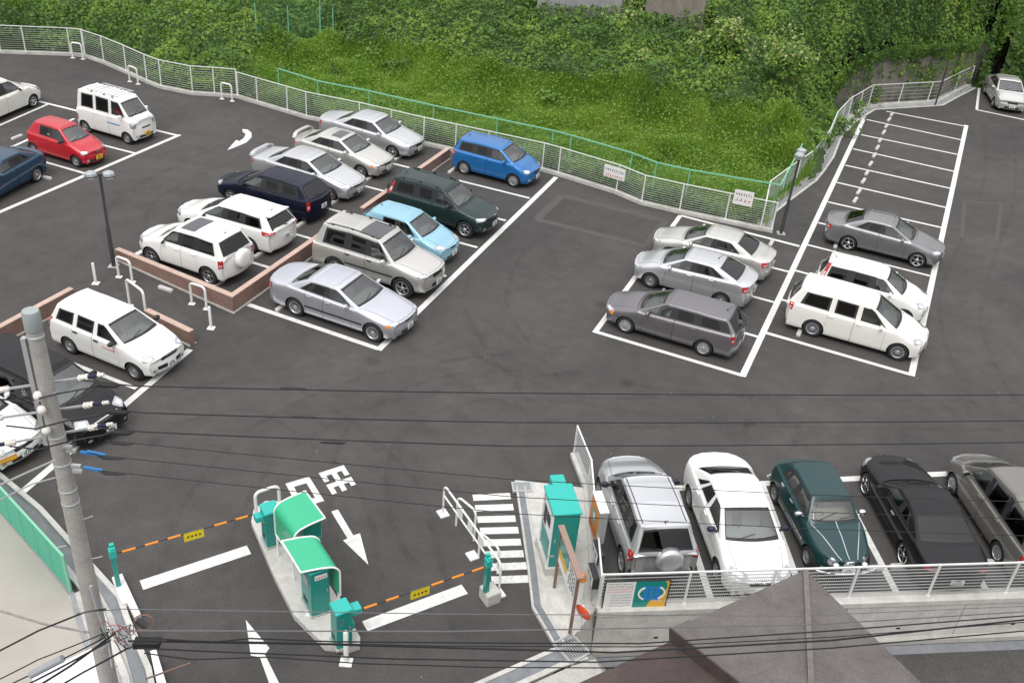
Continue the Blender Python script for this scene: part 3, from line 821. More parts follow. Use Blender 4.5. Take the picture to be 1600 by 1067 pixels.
FENCE = [(-60, 74), (0, 84), (40, 85.5), (110, 88), (131, 90), (160, 100), (195, 115), (227, 130), (250, 139), (300, 149), (335, 151), (370, 154), (400, 163), (447, 177), (477, 186), (560, 203), (660, 227), (760, 249), (845, 268), (870, 275), (960, 303), (1000, 320), (1060, 334), (1204, 364),
         (1210, 332), (1235, 312), (1275, 282), (1288, 266), (1302, 245), (1313, 216.5), (1335.6, 191), (1366.5, 171.5), (1456.5, 166), (1473, 164.5), (1501.5, 149), (1524, 138)]
FW = [at(*q) for q in FENCE]
lotpoly = [(p.x, p.y) for p in FW]
pR = at(1600, 118); lotpoly += [(pR.x, pR.y), (60, 75), (60, 27)]
wl0 = at(930, 953); wl1 = at(1600, 930); wd = (wl1-wl0).normalized()
e1 = wl0+wd*48
lotpoly += [(e1.x, e1.y), (wl0.x, wl0.y)]
pc = at(893, 1003); lotpoly += [(pc.x, pc.y)]
pd = at(865, 1020); lotpoly += [(pd.x, pd.y), (pd.x+.3, -6), (-70, -6), (-70, lotpoly[0][1]+2)]
b = MB(); b.box((-400, -400, -1.5), (400, 500, -1.2)); g = b.build('ground', M_STREET); tag(g, kind='structure')
def tri_prism(name, poly, z0, z1, ma, cap_only=False):
    bm = bmesh.new(); vs = [bm.verts.new((x, y, z1)) for x, y in poly]; f = bm.faces.new(vs)
    if f.normal.z < 0: f.normal_flip()
    bm.normal_update()
    if bm.faces[:][0].normal.z < 0: bmesh.ops.reverse_faces(bm, faces=bm.faces[:])
    bmesh.ops.triangulate(bm, faces=bm.faces[:])
    me = bpy.data.meshes.new(name); 
    if not cap_only:
        r = bmesh.ops.extrude_face_region(bm, geom=bm.faces[:]); vv = [g for g in r['geom'] if isinstance(g, bmesh.types.BMVert)]
        bmesh.ops.translate(bm, verts=vv, vec=(0, 0, z0-z1)); bmesh.ops.recalc_face_normals(bm, faces=bm.faces[:])
    bm.to_mesh(me); bm.free(); me.materials.append(ma); o = bpy.data.objects.new(name, me); col.objects.link(o); return o
tag(tri_prism('parking_lot', lotpoly, -1.4, 0, M_ASPH), kind='structure')

def strip(b, p, q, w, z=.004, mi=0):
    p = Vector(p); q = Vector(q); d = (q-p); d.z = 0; d.normalize(); n = Vector((-d.y, d.x, 0))*w/2
    vs = [p-n, q-n, q+n, p+n]; b.add([(v.x, v.y, z) for v in vs], [(0, 1, 2, 3)], mi)
def pl(b, a, c, w, z=.004): strip(b, at(*a), at(*c), w, z)
def polyp(b, pts, z=.004):
    v = [at(*q) for q in pts]
    A = sum(v[i].x*v[(i+1) % len(v)].y-v[(i+1) % len(v)].x*v[i].y for i in range(len(v)))
    if A < 0: v = v[::-1]
    b.add([(q.x, q.y, z) for q in v], [tuple(range(len(v)))])
def mark(name, b): return tag(b.build(name, M_LINE), kind='structure')
LW, LT = .21, .14
# right block
b = MB()
pl(b, (1351, 183), (1160, 588), LW); pl(b, (1510, 196), (1424, 587), LW); mark('bay_lines', b)
b = MB(); Z2 = .008
Lp = [(1352, 187), (1345.5, 211), (1333, 233), (1321, 258.7), (1307.5, 285.5), (1293.8, 316), (1278.4, 348.3), (1260, 382.4), (1240.4, 422.3), (1219.4, 467.8), (1195.5, 519.8)]
MA, MBt = at(1351, 183), at(1160, 588); RA, RB = at(1510, 196), at(1424, 587)
def on(A, B, t): return A+(B-A)*t
n0 = 10.0
Rp = {0: (1501.6, 219), 1: (1497, 242), 2: (1492, 268.6), 3: (1486, 295), 4: (1478, 324.7), 5: (1471, 356), 6: (1462, 392), 7: (1452.7, 431.3), 8: (1444, 477), 9: (1434, 529), 10: (1423, 585.3)}
for i, q in enumerate(Lp): pl(b, q, Rp[i], LT if i < 10 else .17, Z2)
pl(b, (1385, 174.5), (1510, 198), LT, Z2); mark('bay_lines', b)
b = MB(); pl(b, (1063, 337), (929, 520), LW*.85); mark('bay_lines', b)
b = MB(); LA, LB = at(1063, 337), at(929, 518)
rt = [(1249, 385), (1232.6, 425), (1210, 472.6), (1186, 527), (1161, 587)]
for i, q in enumerate(rt): strip(b, on(LA, LB, i/4), at(*q), LT if 0 < i < 4 else .17, Z2)
mark('bay_lines', b)
# middle block
b = MB(); pl(b, (869, 277), (591, 547), LW); mark('bay_lines', b)
b = MB()
pl(b, (388, 476), (591, 545), .19, Z2)
w0, w1 = at(365, 489), at(703, 248)                       # foot line of the low brown wall
wdir = (w1-w0).normalized(); wn_ = Vector((wdir.y, -wdir.x, 0))
for q in ((827.5, 310), (790, 345), (746, 387), (697, 432), (645, 486)):
    a = at(*q); L_ = (a-w0).dot(wn_); strip(b, a, a-wn_*(L_-.15), LT, Z2)
for q in ((626, 259), (577, 293), (515, 327), (468, 368), (403, 413)):
    a = at(*q); c = a+wn_*.9; L_ = (c-w0).dot(wn_); c = a-wn_*((a-w0).dot(wn_)+.2); strip(b, c, c-wn_*4.8, LT, Z2)
a = at(200, 405); strip(b, a, a+wdir*14.5, .19, .012)
mark('bay_lines', b)
# top left block
b = MB(); pl(b, (-60, 357), (281, 211), .19); pl(b, (61, 159), (280, 213), .16, Z2); mark('bay_lines', b)
b = MB(); pl(b, (100, 212), (215, 241), LT, Z2); pl(b, (30, 242), (140, 273.5), LT, Z2); pl(b, (-40, 257), (116, 186), LT, .012); pl(b, (-80, 231), (76, 163), LT, .012); mark('bay_lines', b)
# lower left block
b = MB(); pl(b, (297, 546), (33, 770), .2); mark('bay_lines', b)
b = MB(); v = at(230, 610)-at(177, 597)
for q in ((213, 607), (112, 692)):
    a = at(*q); strip(b, a-Vector((.92, -.38, 0))*4.5, a, LT, Z2)
mark('bay_lines', b)
# bottom row
b = MB(); pl(b, (916, 770), (2300, 696), .2); mark('bay_lines', b)
b = MB()
for a, c in (((1054, 760), (1112, 941)), ((1190, 753), (1243, 899)), ((1307, 748), (1403, 930)), ((1440, 741), (1542, 924)), ((1570, 734), (1680, 918)), ((1700, 728), (1820, 910)), ((1830, 721), (1960, 902))): pl(b, a, c, .17, Z2)
mark('bay_lines', b)
b = MB(); pl(b, (1530, 138), (1526, 172), .14); pl(b, (1526, 172), (1640, 196), .16, Z2); mark('bay_lines', b)
b = MB()
for a, c in (((739, 777.5), (797.5, 774.7)), ((742.5, 794), (802, 792)), ((746, 811.6), (805.5, 810)), ((750, 829.3), (810, 828)), ((755, 848), (814, 846.5)), ((760, 866.5), (818, 864.7)), ((764, 886), (822.5, 883.5)), ((768, 906), (826.5, 904))): pl(b, a, c, .235)
mark('crosswalk', b)
b = MB(); pl(b, (221, 914), (389, 858.5), .31); mark('stop_line', b)
b = MB(); pl(b, (570, 978), (726, 920), .31); mark('stop_line', b)
b = MB(); polyp(b, [(517.5, 799), (528, 795.6), (552, 836), (562.5, 833), (575.6, 882), (536, 844), (543, 841)]); mark('direction_arrow', b)
b = MB(); polyp(b, [(384, 968), (421, 1012), (414, 1022), (445, 1085), (427, 1085), (406, 1026), (392, 1024)]); mark('direction_arrow', b)
b = MB(); o_ = [(379, 202), (387, 203), (393, 208), (393, 215), (385, 223), (371, 229), (355, 235), (369, 219), (374, 221), (381, 216), (384, 210), (379, 206)]
polyp(b, o_); mark('direction_arrow', b)
def glyph(name, c, strokes):
    P = [at(*q) for q in c]; b = MB()
    def uv(u, v): return P[0]+(P[1]-P[0])*u+(P[3]-P[0])*v+(P[2]-P[1]-P[3]+P[0])*u*v
    for k, (u0, v0, u1, v1) in enumerate(strokes):
        q = [uv(u0, v1), uv(u1, v1), uv(u1, v0), uv(u0, v0)]; b.add([(x.x, x.y, .004+.0015*k) for x in q], [(0, 1, 2, 3)])
    return mark(name, b)
glyph('painted_character', [(446, 755.5), (483, 744.5), (506.5, 782.5), (467, 795)], [(0, 0, 1, .2), (0, .2, .24, .8), (.76, .2, 1, .8), (0, .8, 1, 1)])
glyph('painted_character', [(498, 739), (537, 726.5), (558, 760), (519, 773)], [(0, 0, 1, .2), (0, .2, .19, .44), (.81, .2, 1, .44), (.4, .2, .6, 1), (0, .56, .4, .74), (.6, .56, 1, .74), (0, .74, .19, 1), (.81, .74, 1, .92)])
# worn rectangles where earlier patches show on the asphalt
b = MB()
for P4 in ([(838, 343), (878, 306), (1040, 345), (1010, 385)], ):
    for i in range(4): pl(b, P4[i], P4[(i+1) % 4], .34, .003+.0008*i)
M_WORN = mat('asphalt_scuff', (.066, .062, .060), .9, noise=(2.6, .5, (.082, .077, .074)))
tag(b.build('asphalt_patch', M_WORN), kind='structure')
b = MB()
P4 = [(1507, 315), (1565, 318), (1556, 380), (1503, 372)]
for i in range(4): pl(b, P4[i], P4[(i+1) % 4], .16, .003+.0008*i)
tag(b.build('asphalt_patch', M_WORN), kind='structure')
b = MB(); v = [at(*q) for q in [(843, 342), (880, 311), (1030, 347), (1008, 381)]]; b.add([(q.x, q.y, .002) for q in v[::-1]], [(0, 1, 2, 3)])
tag(b.build('asphalt_patch', asphalt('asphalt_patch', None, (.052, .049, .048), (.064, .060, .058))), kind='structure')

# faint tyre tracks
def track_mat():
    m = bpy.data.materials.new('tyre_track'); m.use_nodes = True; nt = m.node_tree; N = nt.nodes.new; Lk = nt.links.new; b = nt.nodes['Principled BSDF']
    b.inputs['Base Color'].default_value = (.030, .028, .028, 1); b.inputs['Roughness'].default_value = .8
    tc = N('ShaderNodeTexCoord'); n = N('ShaderNodeTexNoise'); n.inputs['Scale'].default_value = 1.6; n.inputs['Detail'].default_value = 8; n.inputs['Roughness'].default_value = .75; Lk(tc.outputs['Object'], n.inputs['Vector'])
    r = N('ShaderNodeMapRange'); r.inputs[1].default_value = .42; r.inputs[2].default_value = .75; r.inputs[3].default_value = 0; r.inputs[4].default_value = .20; Lk(n.outputs[0], r.inputs[0])
    t = N('ShaderNodeBsdfTransparent'); mx = N('ShaderNodeMixShader'); Lk(r.outputs[0], mx.inputs[0]); Lk(t.outputs[0], mx.inputs[1]); Lk(b.outputs[0], mx.inputs[2]); Lk(mx.outputs[0], nt.nodes['Material Output'].inputs[0]); return m
M_TRACK = track_mat()
def track(pts, z):
    P = [at(*q) for q in pts]; Q = []
    for i in range(len(P)-1):
        p0 = P[max(i-1, 0)]; p1 = P[i]; p2 = P[i+1]; p3 = P[min(i+2, len(P)-1)]
        for k in range(8):
            t = k/8; Q.append(.5*((2*p1)+(p2-p0)*t+(2*p0-5*p1+4*p2-p3)*t*t+(3*p1-p0-3*p2+p3)*t**3))
    Q.append(P[-1]); b = MB()
    for s_ in (-.72, .72):
        A = offset(Q, s_-.09); B = offset(Q, s_+.09); vs = []
        for a, c in zip(A, B): vs += [(a.x, a.y, z), (c.x, c.y, z)]
        b.add(vs, [(2*i, 2*i+1, 2*i+3, 2*i+2) for i in range(len(A)-1)])
    o = b.build('tyre_track', M_TRACK); fix_normals(o)
    for p_ in o.data.polygons:
        if p_.normal.z < 0: p_.flip()
    tag(o, kind='structure')
TRK = [[(330, 1060), (300, 940), (330, 800), (430, 680), (620, 600), (900, 560)], [(600, 900), (560, 780), (600, 660), (780, 600), (1150, 640), (1600, 650)], [(660, 1010), (640, 880), (590, 740), (420, 620), (260, 640)], [(860, 620), (760, 480), (800, 380), (900, 330)], [(1560, 640), (1500, 480), (1560, 300), (1560, 200)], [(300, 520), (240, 480), (200, 330), (330, 250), (440, 205)], [(1200, 690), (1180, 640), (900, 640), (700, 560)]]
def offset_fwd(): pass
TRACKS = TRK

# kerbs under the fences, gutter along the right run
def offset(pts, d):
    out = []
    for i, p in enumerate(pts):
        a = pts[max(i-1, 0)]; c = pts[min(i+1, len(pts)-1)]
        d1 = (p-a).normalized() if i else (c-p).normalized(); d2 = (c-p).normalized() if i < len(pts)-1 else d1
        n1 = Vector((-d1.y, d1.x, 0)); n2 = Vector((-d2.y, d2.x, 0)); n = (n1+n2)
        n = n/max(n.length_squared/2, .6) if n.length > 0 else n1
        out.append(p+n*d)
    return out
def ribbon(name, pts, d0, d1, z0, z1, ma, kind='structure', parent=None):
    A = offset(pts, d0); B = offset(pts, d1); b = MB(); vs = []
    for a, c in zip(A, B): vs += [(a.x, a.y, z0), (a.x, a.y, z1), (c.x, c.y, z1), (c.x, c.y, z0)]
    fs = []
    for i in range(len(A)-1):
        for k in range(4): fs.append((4*i+k, 4*i+(k+1) % 4, 4*i+4+(k+1) % 4, 4*i+4+k))
    n = 4*(len(A)-1); fs += [(0, 3, 2, 1), (n, n+1, n+2, n+3)]
    b.add(vs, fs); o = b.build(name, ma, parent); fix_normals(o)
    if kind: tag(o, kind=kind)
    return o
for i_, t_ in enumerate(TRACKS): track(t_, .0012+.0003*i_)
runA = FW[:5]; runB = FW[4:12]; runC = FW[11:24]; runD = FW[23:31]; runE = FW[31-1:]
for r_ in (runA, runB, runC): ribbon('kerb', r_, 0, .22, -.3, .14, M_CONCW)
rr_ = FW[23:]
ribbon('kerb', [p for p in rr_], .30, .60, -.3, .16, M_CONCW)
ribbon('gutter', rr_, .04, .30, -.01, .012, M_CONCG)
ribbon('gutter_edge', rr_, -.06, .04, -.01, .02, M_CONCW)

FENCE_N = [0]
def fence(name, label, pts, off, H, zb, group, spacing=2.0, nh=11, vs_=.10, wire=.016, vw=.005, ma=None, ends=True, post=.05, toprail=.04):
    """white wire panels between posts; pts is the kerb line"""
    ma = ma or M_FWH
    P = offset(pts, off); root = empty(name, P[0]); tag(root, label, 'fence', group)
    o0 = P[0]; wires = MB(); rail = MB(); posts = []
    for a, c in zip(P[:-1], P[1:]):
        L = (c-a).length; n = max(1, round(L/spacing)); d = (c-a).normalized()
        for k in range(n): posts.append(a+d*L*k/n)
        z = Vector((0, 0, 1)); a0 = a-o0; c0 = c-o0
        rail.bar(a0+z*(zb+H), c0+z*(zb+H), toprail, toprail*.9)
        for k in range(nh):
            h = zb+.05+(H-.08)*k/(nh-.0); wires.bar(a0+z*h, c0+z*h, wire, wire)
        if vs_:
            m = int(L/vs_)
            for k in range(m):
                q = a0+d*L*(k+.5)/m; wires.box((q.x-vw/2, q.y-vw/2, zb+.05), (q.x+vw/2, q.y+vw/2, zb+H-.01))
    posts.append(P[-1])
    rail.build('top_rail', ma, root); wires.build('wire_panel', M_FWIRE, root)
    b = MB(); b.box((-post/2, -post/2, 0), (post/2, post/2, H+.02)); b.box((-post, -post, 0), (post, post, .015))
    o_ = b.build('post', ma); me = o_.data; bpy.data.objects.remove(o_)
    for p in posts:
        o = bpy.data.objects.new('post', me); col.objects.link(o); o.parent = root; o.location = (p.x-o0.x, p.y-o0.y, zb)
    return root
G1 = 'white wire fences round the car park'
fence('wire_fence', 'white wire fence run at the far left corner, cut by the left edge', runA, .11, 1.30, .14, G1, 2.4, vs_=0)
fence('wire_fence', 'white wire fence run with three hoop guards standing in front of it', runB, .11, 1.28, .14, G1, 2.2, vs_=0)
fence('wire_fence', 'long straight white wire fence behind the parked cars, hung with two white notices', runC, .11, 1.15, .14, G1, 2.0, vs_=0)
fence('wire_fence', 'white wire fence on the kerb running past the single dark lamp post to the wall', runD, .45, 1.15, .16, G1, 1.3, 9)
fence('wire_fence', 'white fence with wide bays in front of the concrete retaining wall at the back right', runE, .45, 1.1, .16, G1, 2.0, 5, .18)
# green chain-link fence behind
def chain_mat(name, c, gap=.055, wire=.16, dens=None):
    m = bpy.data.materials.new(name); m.use_nodes = True; nt = m.node_tree; N = nt.nodes.new; Lk = nt.links.new; b = nt.nodes['Principled BSDF']
    b.inputs['Base Color'].default_value = (*c, 1); b.inputs['Roughness'].default_value = .6
    out = nt.nodes['Material Output']; tr = N('ShaderNodeBsdfTransparent'); mx = N('ShaderNodeMixShader')
    uv = N('ShaderNodeUVMap'); sp = N('ShaderNodeSeparateXYZ'); Lk(uv.outputs[0], sp.inputs[0])
    masks = []
    for op in ('ADD', 'SUBTRACT'):
        a = N('ShaderNodeMath'); a.operation = op; Lk(sp.outputs[0], a.inputs[0]); Lk(sp.outputs[1], a.inputs[1])
        d = N('ShaderNodeMath'); d.operation = 'DIVIDE'; Lk(a.outputs[0], d.inputs[0]); d.inputs[1].default_value = gap
        f = N('ShaderNodeMath'); f.operation = 'FRACT'; Lk(d.outputs[0], f.inputs[0])
        l = N('ShaderNodeMath'); l.operation = 'LESS_THAN'; Lk(f.outputs[0], l.inputs[0]); l.inputs[1].default_value = wire; masks.append(l)
    mm = N('ShaderNodeMath'); mm.operation = 'MAXIMUM'; Lk(masks[0].outputs[0], mm.inputs[0]); Lk(masks[1].outputs[0], mm.inputs[1])
    Lk(mm.outputs[0], mx.inputs[0]); Lk(tr.outputs[0], mx.inputs[1]); Lk(b.outputs[0], mx.inputs[2]); Lk(mx.outputs[0], out.inputs[0])
    return m
M_CHAIN = chain_mat('green_chain_link', (.06, .26, .14), .06, .05)
def chainfence(name, label, P, H, z0, group=None, spacing=2.6, m=None, rail=True):
    use_rail = rail
    root = empty(name, P[0]); tag(root, label, 'fence', group); o0 = Vector(P[0]); rail = MB()
    vs = []; fs = []; uvs = []; u = 0
    me = bpy.data.meshes.new('mesh_panel'); posts = []
    for a, c in zip(P[:-1], P[1:]):
        a = Vector(a)-o0; c = Vector(c)-o0; L = (c-a).length; n0 = len(vs)
        vs += [(a.x, a.y, a.z+z0), (c.x, c.y, c.z+z0), (c.x, c.y, c.z+z0+H), (a.x, a.y, a.z+z0+H)]; fs.append((n0, n0+1, n0+2, n0+3)); uvs += [(u, 0), (u+L, 0), (u+L, H), (u, H)]; u += L
        rail.bar(a+Vector((0, 0, z0+H)), c+Vector((0, 0, z0+H)), .045, .045); n = max(1, round(L/spacing))
        for k in range(n): posts.append(a+(c-a)*k/n)
    posts.append(Vector(P[-1])-o0)
    me.from_pydata(vs, [], fs); uvl = me.uv_layers.new(name='UVMap')
    for i, q in enumerate(uvs): uvl.data[i].uv = q
    me.materials.append(m or M_CHAIN); link('mesh_panel', me, root)
    if use_rail: rail.build('top_rail', M_GREENF, root)
    b = MB(); b.cyl((0, 0, z0-.3), (0, 0, z0+H), .026, 8); o = b.build('post', M_GREENF); me = o.data; bpy.data.objects.remove(o)
    for p in posts: link('post', me, root, p)
    return root
gp = offset([FW[12]+Vector((.4, 0, 0))]+FW[14:24], 1.05); gp[-1] = gp[-1]+Vector((.0, .3, 0))
chainfence('chain_link_fence', 'long green chain-link fence between the bright grass and the white wire fence', gp, 1.78, -.2, 'green chain-link fences')
gq = offset([FW[23], FW[26]], 1.0); gq[0] = gp[-1]
chainfence('chain_link_fence', 'short green chain-link fence run turning back beside the single lamp post', gq, 1.62, -.1, 'green chain-link fences')

# hoop guards, bollards, wheel stops
def hoop(label, a, c, h, r=.04, group='white steel hoop guards', plate=True):
    A, B = at(*a), at(*c); root = empty('hoop_guard', A); tag(root, label, 'guard rail', group)
    d = B-A; L = d.length; d.normalize(); pts = [Vector((0, 0, 0)), Vector((0, 0, h-.14))]
    for k in range(1, 6): t = math.pi/2*k/6; pts.append(d*.14*(1-math.cos(t))+Vector((0, 0, h-.14+.14*math.sin(t))))
    pts += [d*.14+Vector((0, 0, h)), d*(L-.14)+Vector((0, 0, h))]
    for k in range(1, 6): t = math.pi/2*k/6; pts.append(d*(L-.14+.14*math.sin(t))+Vector((0, 0, h-.14+.14*math.cos(t))))
    pts += [d*L+Vector((0, 0, h-.14)), d*L]
    b = MB(); b.tube(pts, r, 10); b.build('hoop', M_WHITE, root, smooth=True, auto=50)
    for q in (Vector(), d*L):
        b = MB(); b.box((q.x-.10, q.y-.08, 0), (q.x+.10, q.y+.08, .02)); b.build('base_plate', M_WHITE, root)
    return root
hoop('white hoop guard at the far left fence corner, leftmost of three there', (114, 91), (130, 93), .82)
hoop('white hoop guard against the far fence behind the roof-racked white van', (203, 128), (216, 132), .82)
hoop('white hoop guard by the far fence, right of the curved arrow', (347, 155), (363, 158.5), .82)
hoop('white hoop guard at the left end of the brown wall, beside the lamp post', (186, 433), (207, 441), .80)
hoop('white hoop guard close to the lower corner of the brown wall', (300, 475), (323, 483), .80)
hoop('tall white hoop guard between the white delivery wagon and its brown wall', (203, 478), (229, 498), 1.0)
def bollard(label, q, h, r=.045):
    root = empty('bollard', at(*q)); tag(root, label, 'bollard', 'white steel bollards')
    b = MB(); b.lathe([(r, 0), (r, h-.04), (r*.8, h-.01), (.001, h)], 14); b.build('post', M_WHITE, root, smooth=True, auto=40)
    b = MB(); b.box((-.11, -.11, 0), (.11, .11, .02)); b.build('base_plate', M_WHITE, root)
bollard('white bollard standing alone left of the twin-headed lamp post', (150, 443), .78)
bollard('white bollard in front of the hoop guard at the brown wall corner', (330, 513), .80)
def wheelstop(label, q, ang, l=.58):
    b = MB(); b.box((-l/2, -.075, 0), (l/2, .075, .10), 0, .03); o = b.build('wheel_stop', M_CONCW); o.location = at(*q); o.rotation_euler = (0, 0, R(ang)); tag(o, label, 'wheel stop', 'white concrete wheel stops')
WS = [((1150+865/3.556, 180), 'topmost'), ]
stops_r = [(1393.2, 180), (1389, 188), (1384.8, 198.3), (1380.6, 208), (1375, 220.7), (1370.8, 232), (1366, 244), (1360, 257.3), (1354.4, 271.4), (1348.8, 284), (1341.6, 301), (1336, 314)]
for i, q in enumerate(stops_r):
    o_ = ['farthest', 'second farthest', 'third farthest', 'fourth farthest', 'fifth farthest', 'sixth farthest', 'seventh farthest', 'eighth farthest', 'ninth farthest', 'third nearest', 'second nearest', 'nearest'][i]
    wheelstop('white wheel stop in the row through the empty right-hand bays, %s of twelve' % o_, q, 63, .62)
for lb, q, a in (('white wheel stop behind the red hatchback', (27, 216), 70), ('white wheel stop at the rear wheel of the blue saloon', (71, 279), -14), ('white wheel stop behind the rear wheel of the white off-roader', (341, 444), 68),
                 ('small white stop block on the asphalt outside the brown wall', (259, 453), -22), ('white wheel stop behind the dark blue estate', (470, 352), 68), ('white wheel stop behind the white estate beside the brown wall', (405, 399), 68),
                 ('white wheel stop in front of the silver saloon with the low spoiler', (522, 317), 68), ('white wheel stop in front of the silver saloon with a sunroof', (574, 282), 68), ('white wheel stop in front of the silver saloon nearest the far fence', (622, 248), 68),
                 ('white wheel stop behind the bright blue hatchback', (706, 268), 68), ('white wheel stop behind the big silver saloon at the brown wall corner', (440, 481), 68), ('white wheel stop under the beige-silver off-roader', (592, 438), 68),
                 ('white wheel stop behind the nearest white people carrier', (1249, 520), 68), ('white wheel stop behind the grey saloon', (1306, 384), 68), ('white wheel stop behind the rear-most silver saloon of the left-facing three', (1205, 381), 68),
                 ('white wheel stop beside the chromed green saloon, at the low fence', (1362, 889), 10), ('white wheel stop in the flat black saloon bay, at the low fence', (1408, 886), 10), ('white wheel stop left of the grey-beige van, at the low fence', (1536, 880), 10), ('white wheel stop under the grey-beige van, at the low fence', (1588, 877), 10)):
    wheelstop(lb, q, a)

# brown rendered walls
def lowwall(label, pts, h0, h1, th=.17):
    root = empty('low_wall', pts[0]); tag(root, label, 'wall', 'low brown walls'); o0 = pts[0]; P = [p-o0 for p in pts]
    def rib(name, d0, d1, za, zb_, ma):
        A = offset(P, d0); B = offset(P, d1); b = MB(); vs = []; n = len(A)
        for i, (a, c) in enumerate(zip(A, B)):
            vs += [(a.x, a.y, za[i]), (a.x, a.y, zb_[i]), (c.x, c.y, zb_[i]), (c.x, c.y, za[i])]
        fs = [(4*i+k, 4*i+(k+1) % 4, 4*i+4+(k+1) % 4, 4*i+4+k) for i in range(n-1) for k in range(4)]; m = 4*(n-1)
        fs += [(0, 3, 2, 1), (m, m+1, m+2, m+3)]; b.add(vs, fs); o = b.build(name, ma, root); fix_normals(o); return o
    n = len(P); hs = [h0+(h1-h0)*i/(n-1) for i in range(n)] if not isinstance(h0, list) else h0
    rib('wall_body', 0, th, [0]*n, [h-.03 for h in hs], M_BROWNW)
    rib('coping', -.012, th+.012, [h-.03 for h in hs], hs, M_BROWNT)
    rib('footing', -.06, th+.06, [0]*n, [.04]*n, M_CONC)
c0 = at(182, 406); c1 = w0; cm = at(600, 322)
s1 = at(478, 404); s2 = at(497, 390)
c2 = w0+wdir*(at(703, 248)-w0).length
lowwall('low brown rendered wall with a corner, wrapping round the white off-roader with a sunroof', [c0, c1, w0+wdir*4.9, w0+wdir*5.25, w0+wdir*5.6, w0+wdir*7.4], [.42, .60, .60, .62, .50, .50], 0)
lowwall('long low brown rendered wall from behind the dark green off-roader to the far fence', [w0+wdir*8.2, c2], .5, .5)
va = at(62, 487+22); vb = at(118, 470); 
lowwall('low brown rendered wall behind the white delivery wagon, left part', [at(-10, 545), at(119, 474)], .55, .55)
lowwall('short low brown rendered wall beside the bonnet of the white delivery wagon', [at(228, 506), at(298, 541)], .5, .52)

# lamp posts
def lamp_head(root, x, ang):
    d = Vector((math.cos(ang), math.sin(ang), 0))
    b = MB(); b.bar((0, 0, x), (d.x*.12, d.y*.12, x+.02), .04, .04); b.lathe([(.03, -.02), (.20, 0), (.215, .03), (.17, .03)], 12, 0, 'z', (d.x*.27, d.y*.27, x-.02)); b.lathe([(.001, -.02), (.16, -.005)], 12, 0, 'z', (d.x*.27, d.y*.27, x-.03))
    o = b.build('lamp_head', M_DKGY, root)
    b = MB(); b.lathe([(.205, 0), (.19, .08), (.10, .13), (.001, .135)], 6, 0, 'z', (d.x*.27, d.y*.27, x+.012)); b.build('lamp_hood', mat('lamp_hood', (.38, .41, .43), .35, .1), o)
    b = MB(); b.lathe([(.14, 0), (.11, -.07), (.001, -.09)], 12, 0, 'z', (d.x*.27, d.y*.27, x-.04)); b.build('lamp_glass', mat('lamp_glass', (.75, .76, .74), .3), o)
def lamp(label, q, h, angs):
    root = empty('lamp_post', at(*q)); tag(root, label, 'lamp post', 'dark lamp posts'); b = MB()
    b.lathe([(.075, 0), (.07, h*.42), (.05, h*.44), (.045, h), (.001, h)], 12); b.build('pole', M_DKGY, root, smooth=True, auto=40)
    for a in angs: lamp_head(root, h-.06, a)
    b = MB(); b.box((-.16, -.16, 0), (.16, .16, .025)); b.build('base_plate', M_GALV, root)
lamp('dark lamp post with two pale hooded heads beside the brown wall', (178, 416), 3.40, (R(15), R(195)))
lamp('dark lamp post with one pale double head in front of the right fence corner', (1220, 365), 3.5, (R(70), R(250)))
root = empty('steel_pole', at(1461, 165)); tag(root, 'thin dark bare pole at the bend of the back right fence', 'pole'); b = MB(); b.cyl((0, 0, 0), (0, 0, 2.2), .05, 8); b.build('pole', M_DKGY, root)
# ------------------------------------------------------------------ gate island and machines
def zat(base, ty):
    """height above base whose picture row is ty"""
    lo, hi = -3., 16.
    for _ in range(40):
        m = (lo+hi)/2
        if pix((base.x, base.y, base.z+m))[1] > ty: lo = m
        else: hi = m
    return lo
IA = (at(505, 1010)-at(395, 800)); IA.z = 0; IA.normalize(); IB = Vector((-IA.y, IA.x, 0))      # along the island (towards the exit), and to its right
IANG = math.atan2(IA.y, IA.x)
isl = [at(*q, .0) for q in [(393, 822), (397, 803), (415, 790), (440, 790), (470, 850), (522, 932), (563, 1003), (562, 1014), (545, 1020), (508, 1016), (460, 968), (428, 905)]]
o = tri_prism('gate_island', [(p.x, p.y) for p in isl], -.1, .16, M_CONCW); tag(o, 'long raised concrete island between the two gate lanes', 'island')
def frame(q, z=.16, ang=None):
    p = at(*q, z); return p
def marks(b, o_, ax, ay, n, w, h, rows=1, mi=0, seed=1, dens=.75):
    """rows of small dark strokes, too small to read, as on the sign"""
    r = random.Random(seed); nrm = ax.cross(ay).normalized()*.004
    for j in range(rows):
        for i in range(n):
            cx = (i+.5)/n*w; cy = -(j+.5)/rows*h; s = w/n*.32; t = h/rows*.30
            for k in range(3):
                a = o_+ax*(cx+r.uniform(-s, s)*.5)+ay*(cy+r.uniform(-t, t)*.8)+nrm
                if r.random() < .5: b.obox(a, ax*s, ay*t*.16, nrm*.2, mi)
                else: b.obox(a, ax*s*.2, ay*t, nrm*.2, mi)
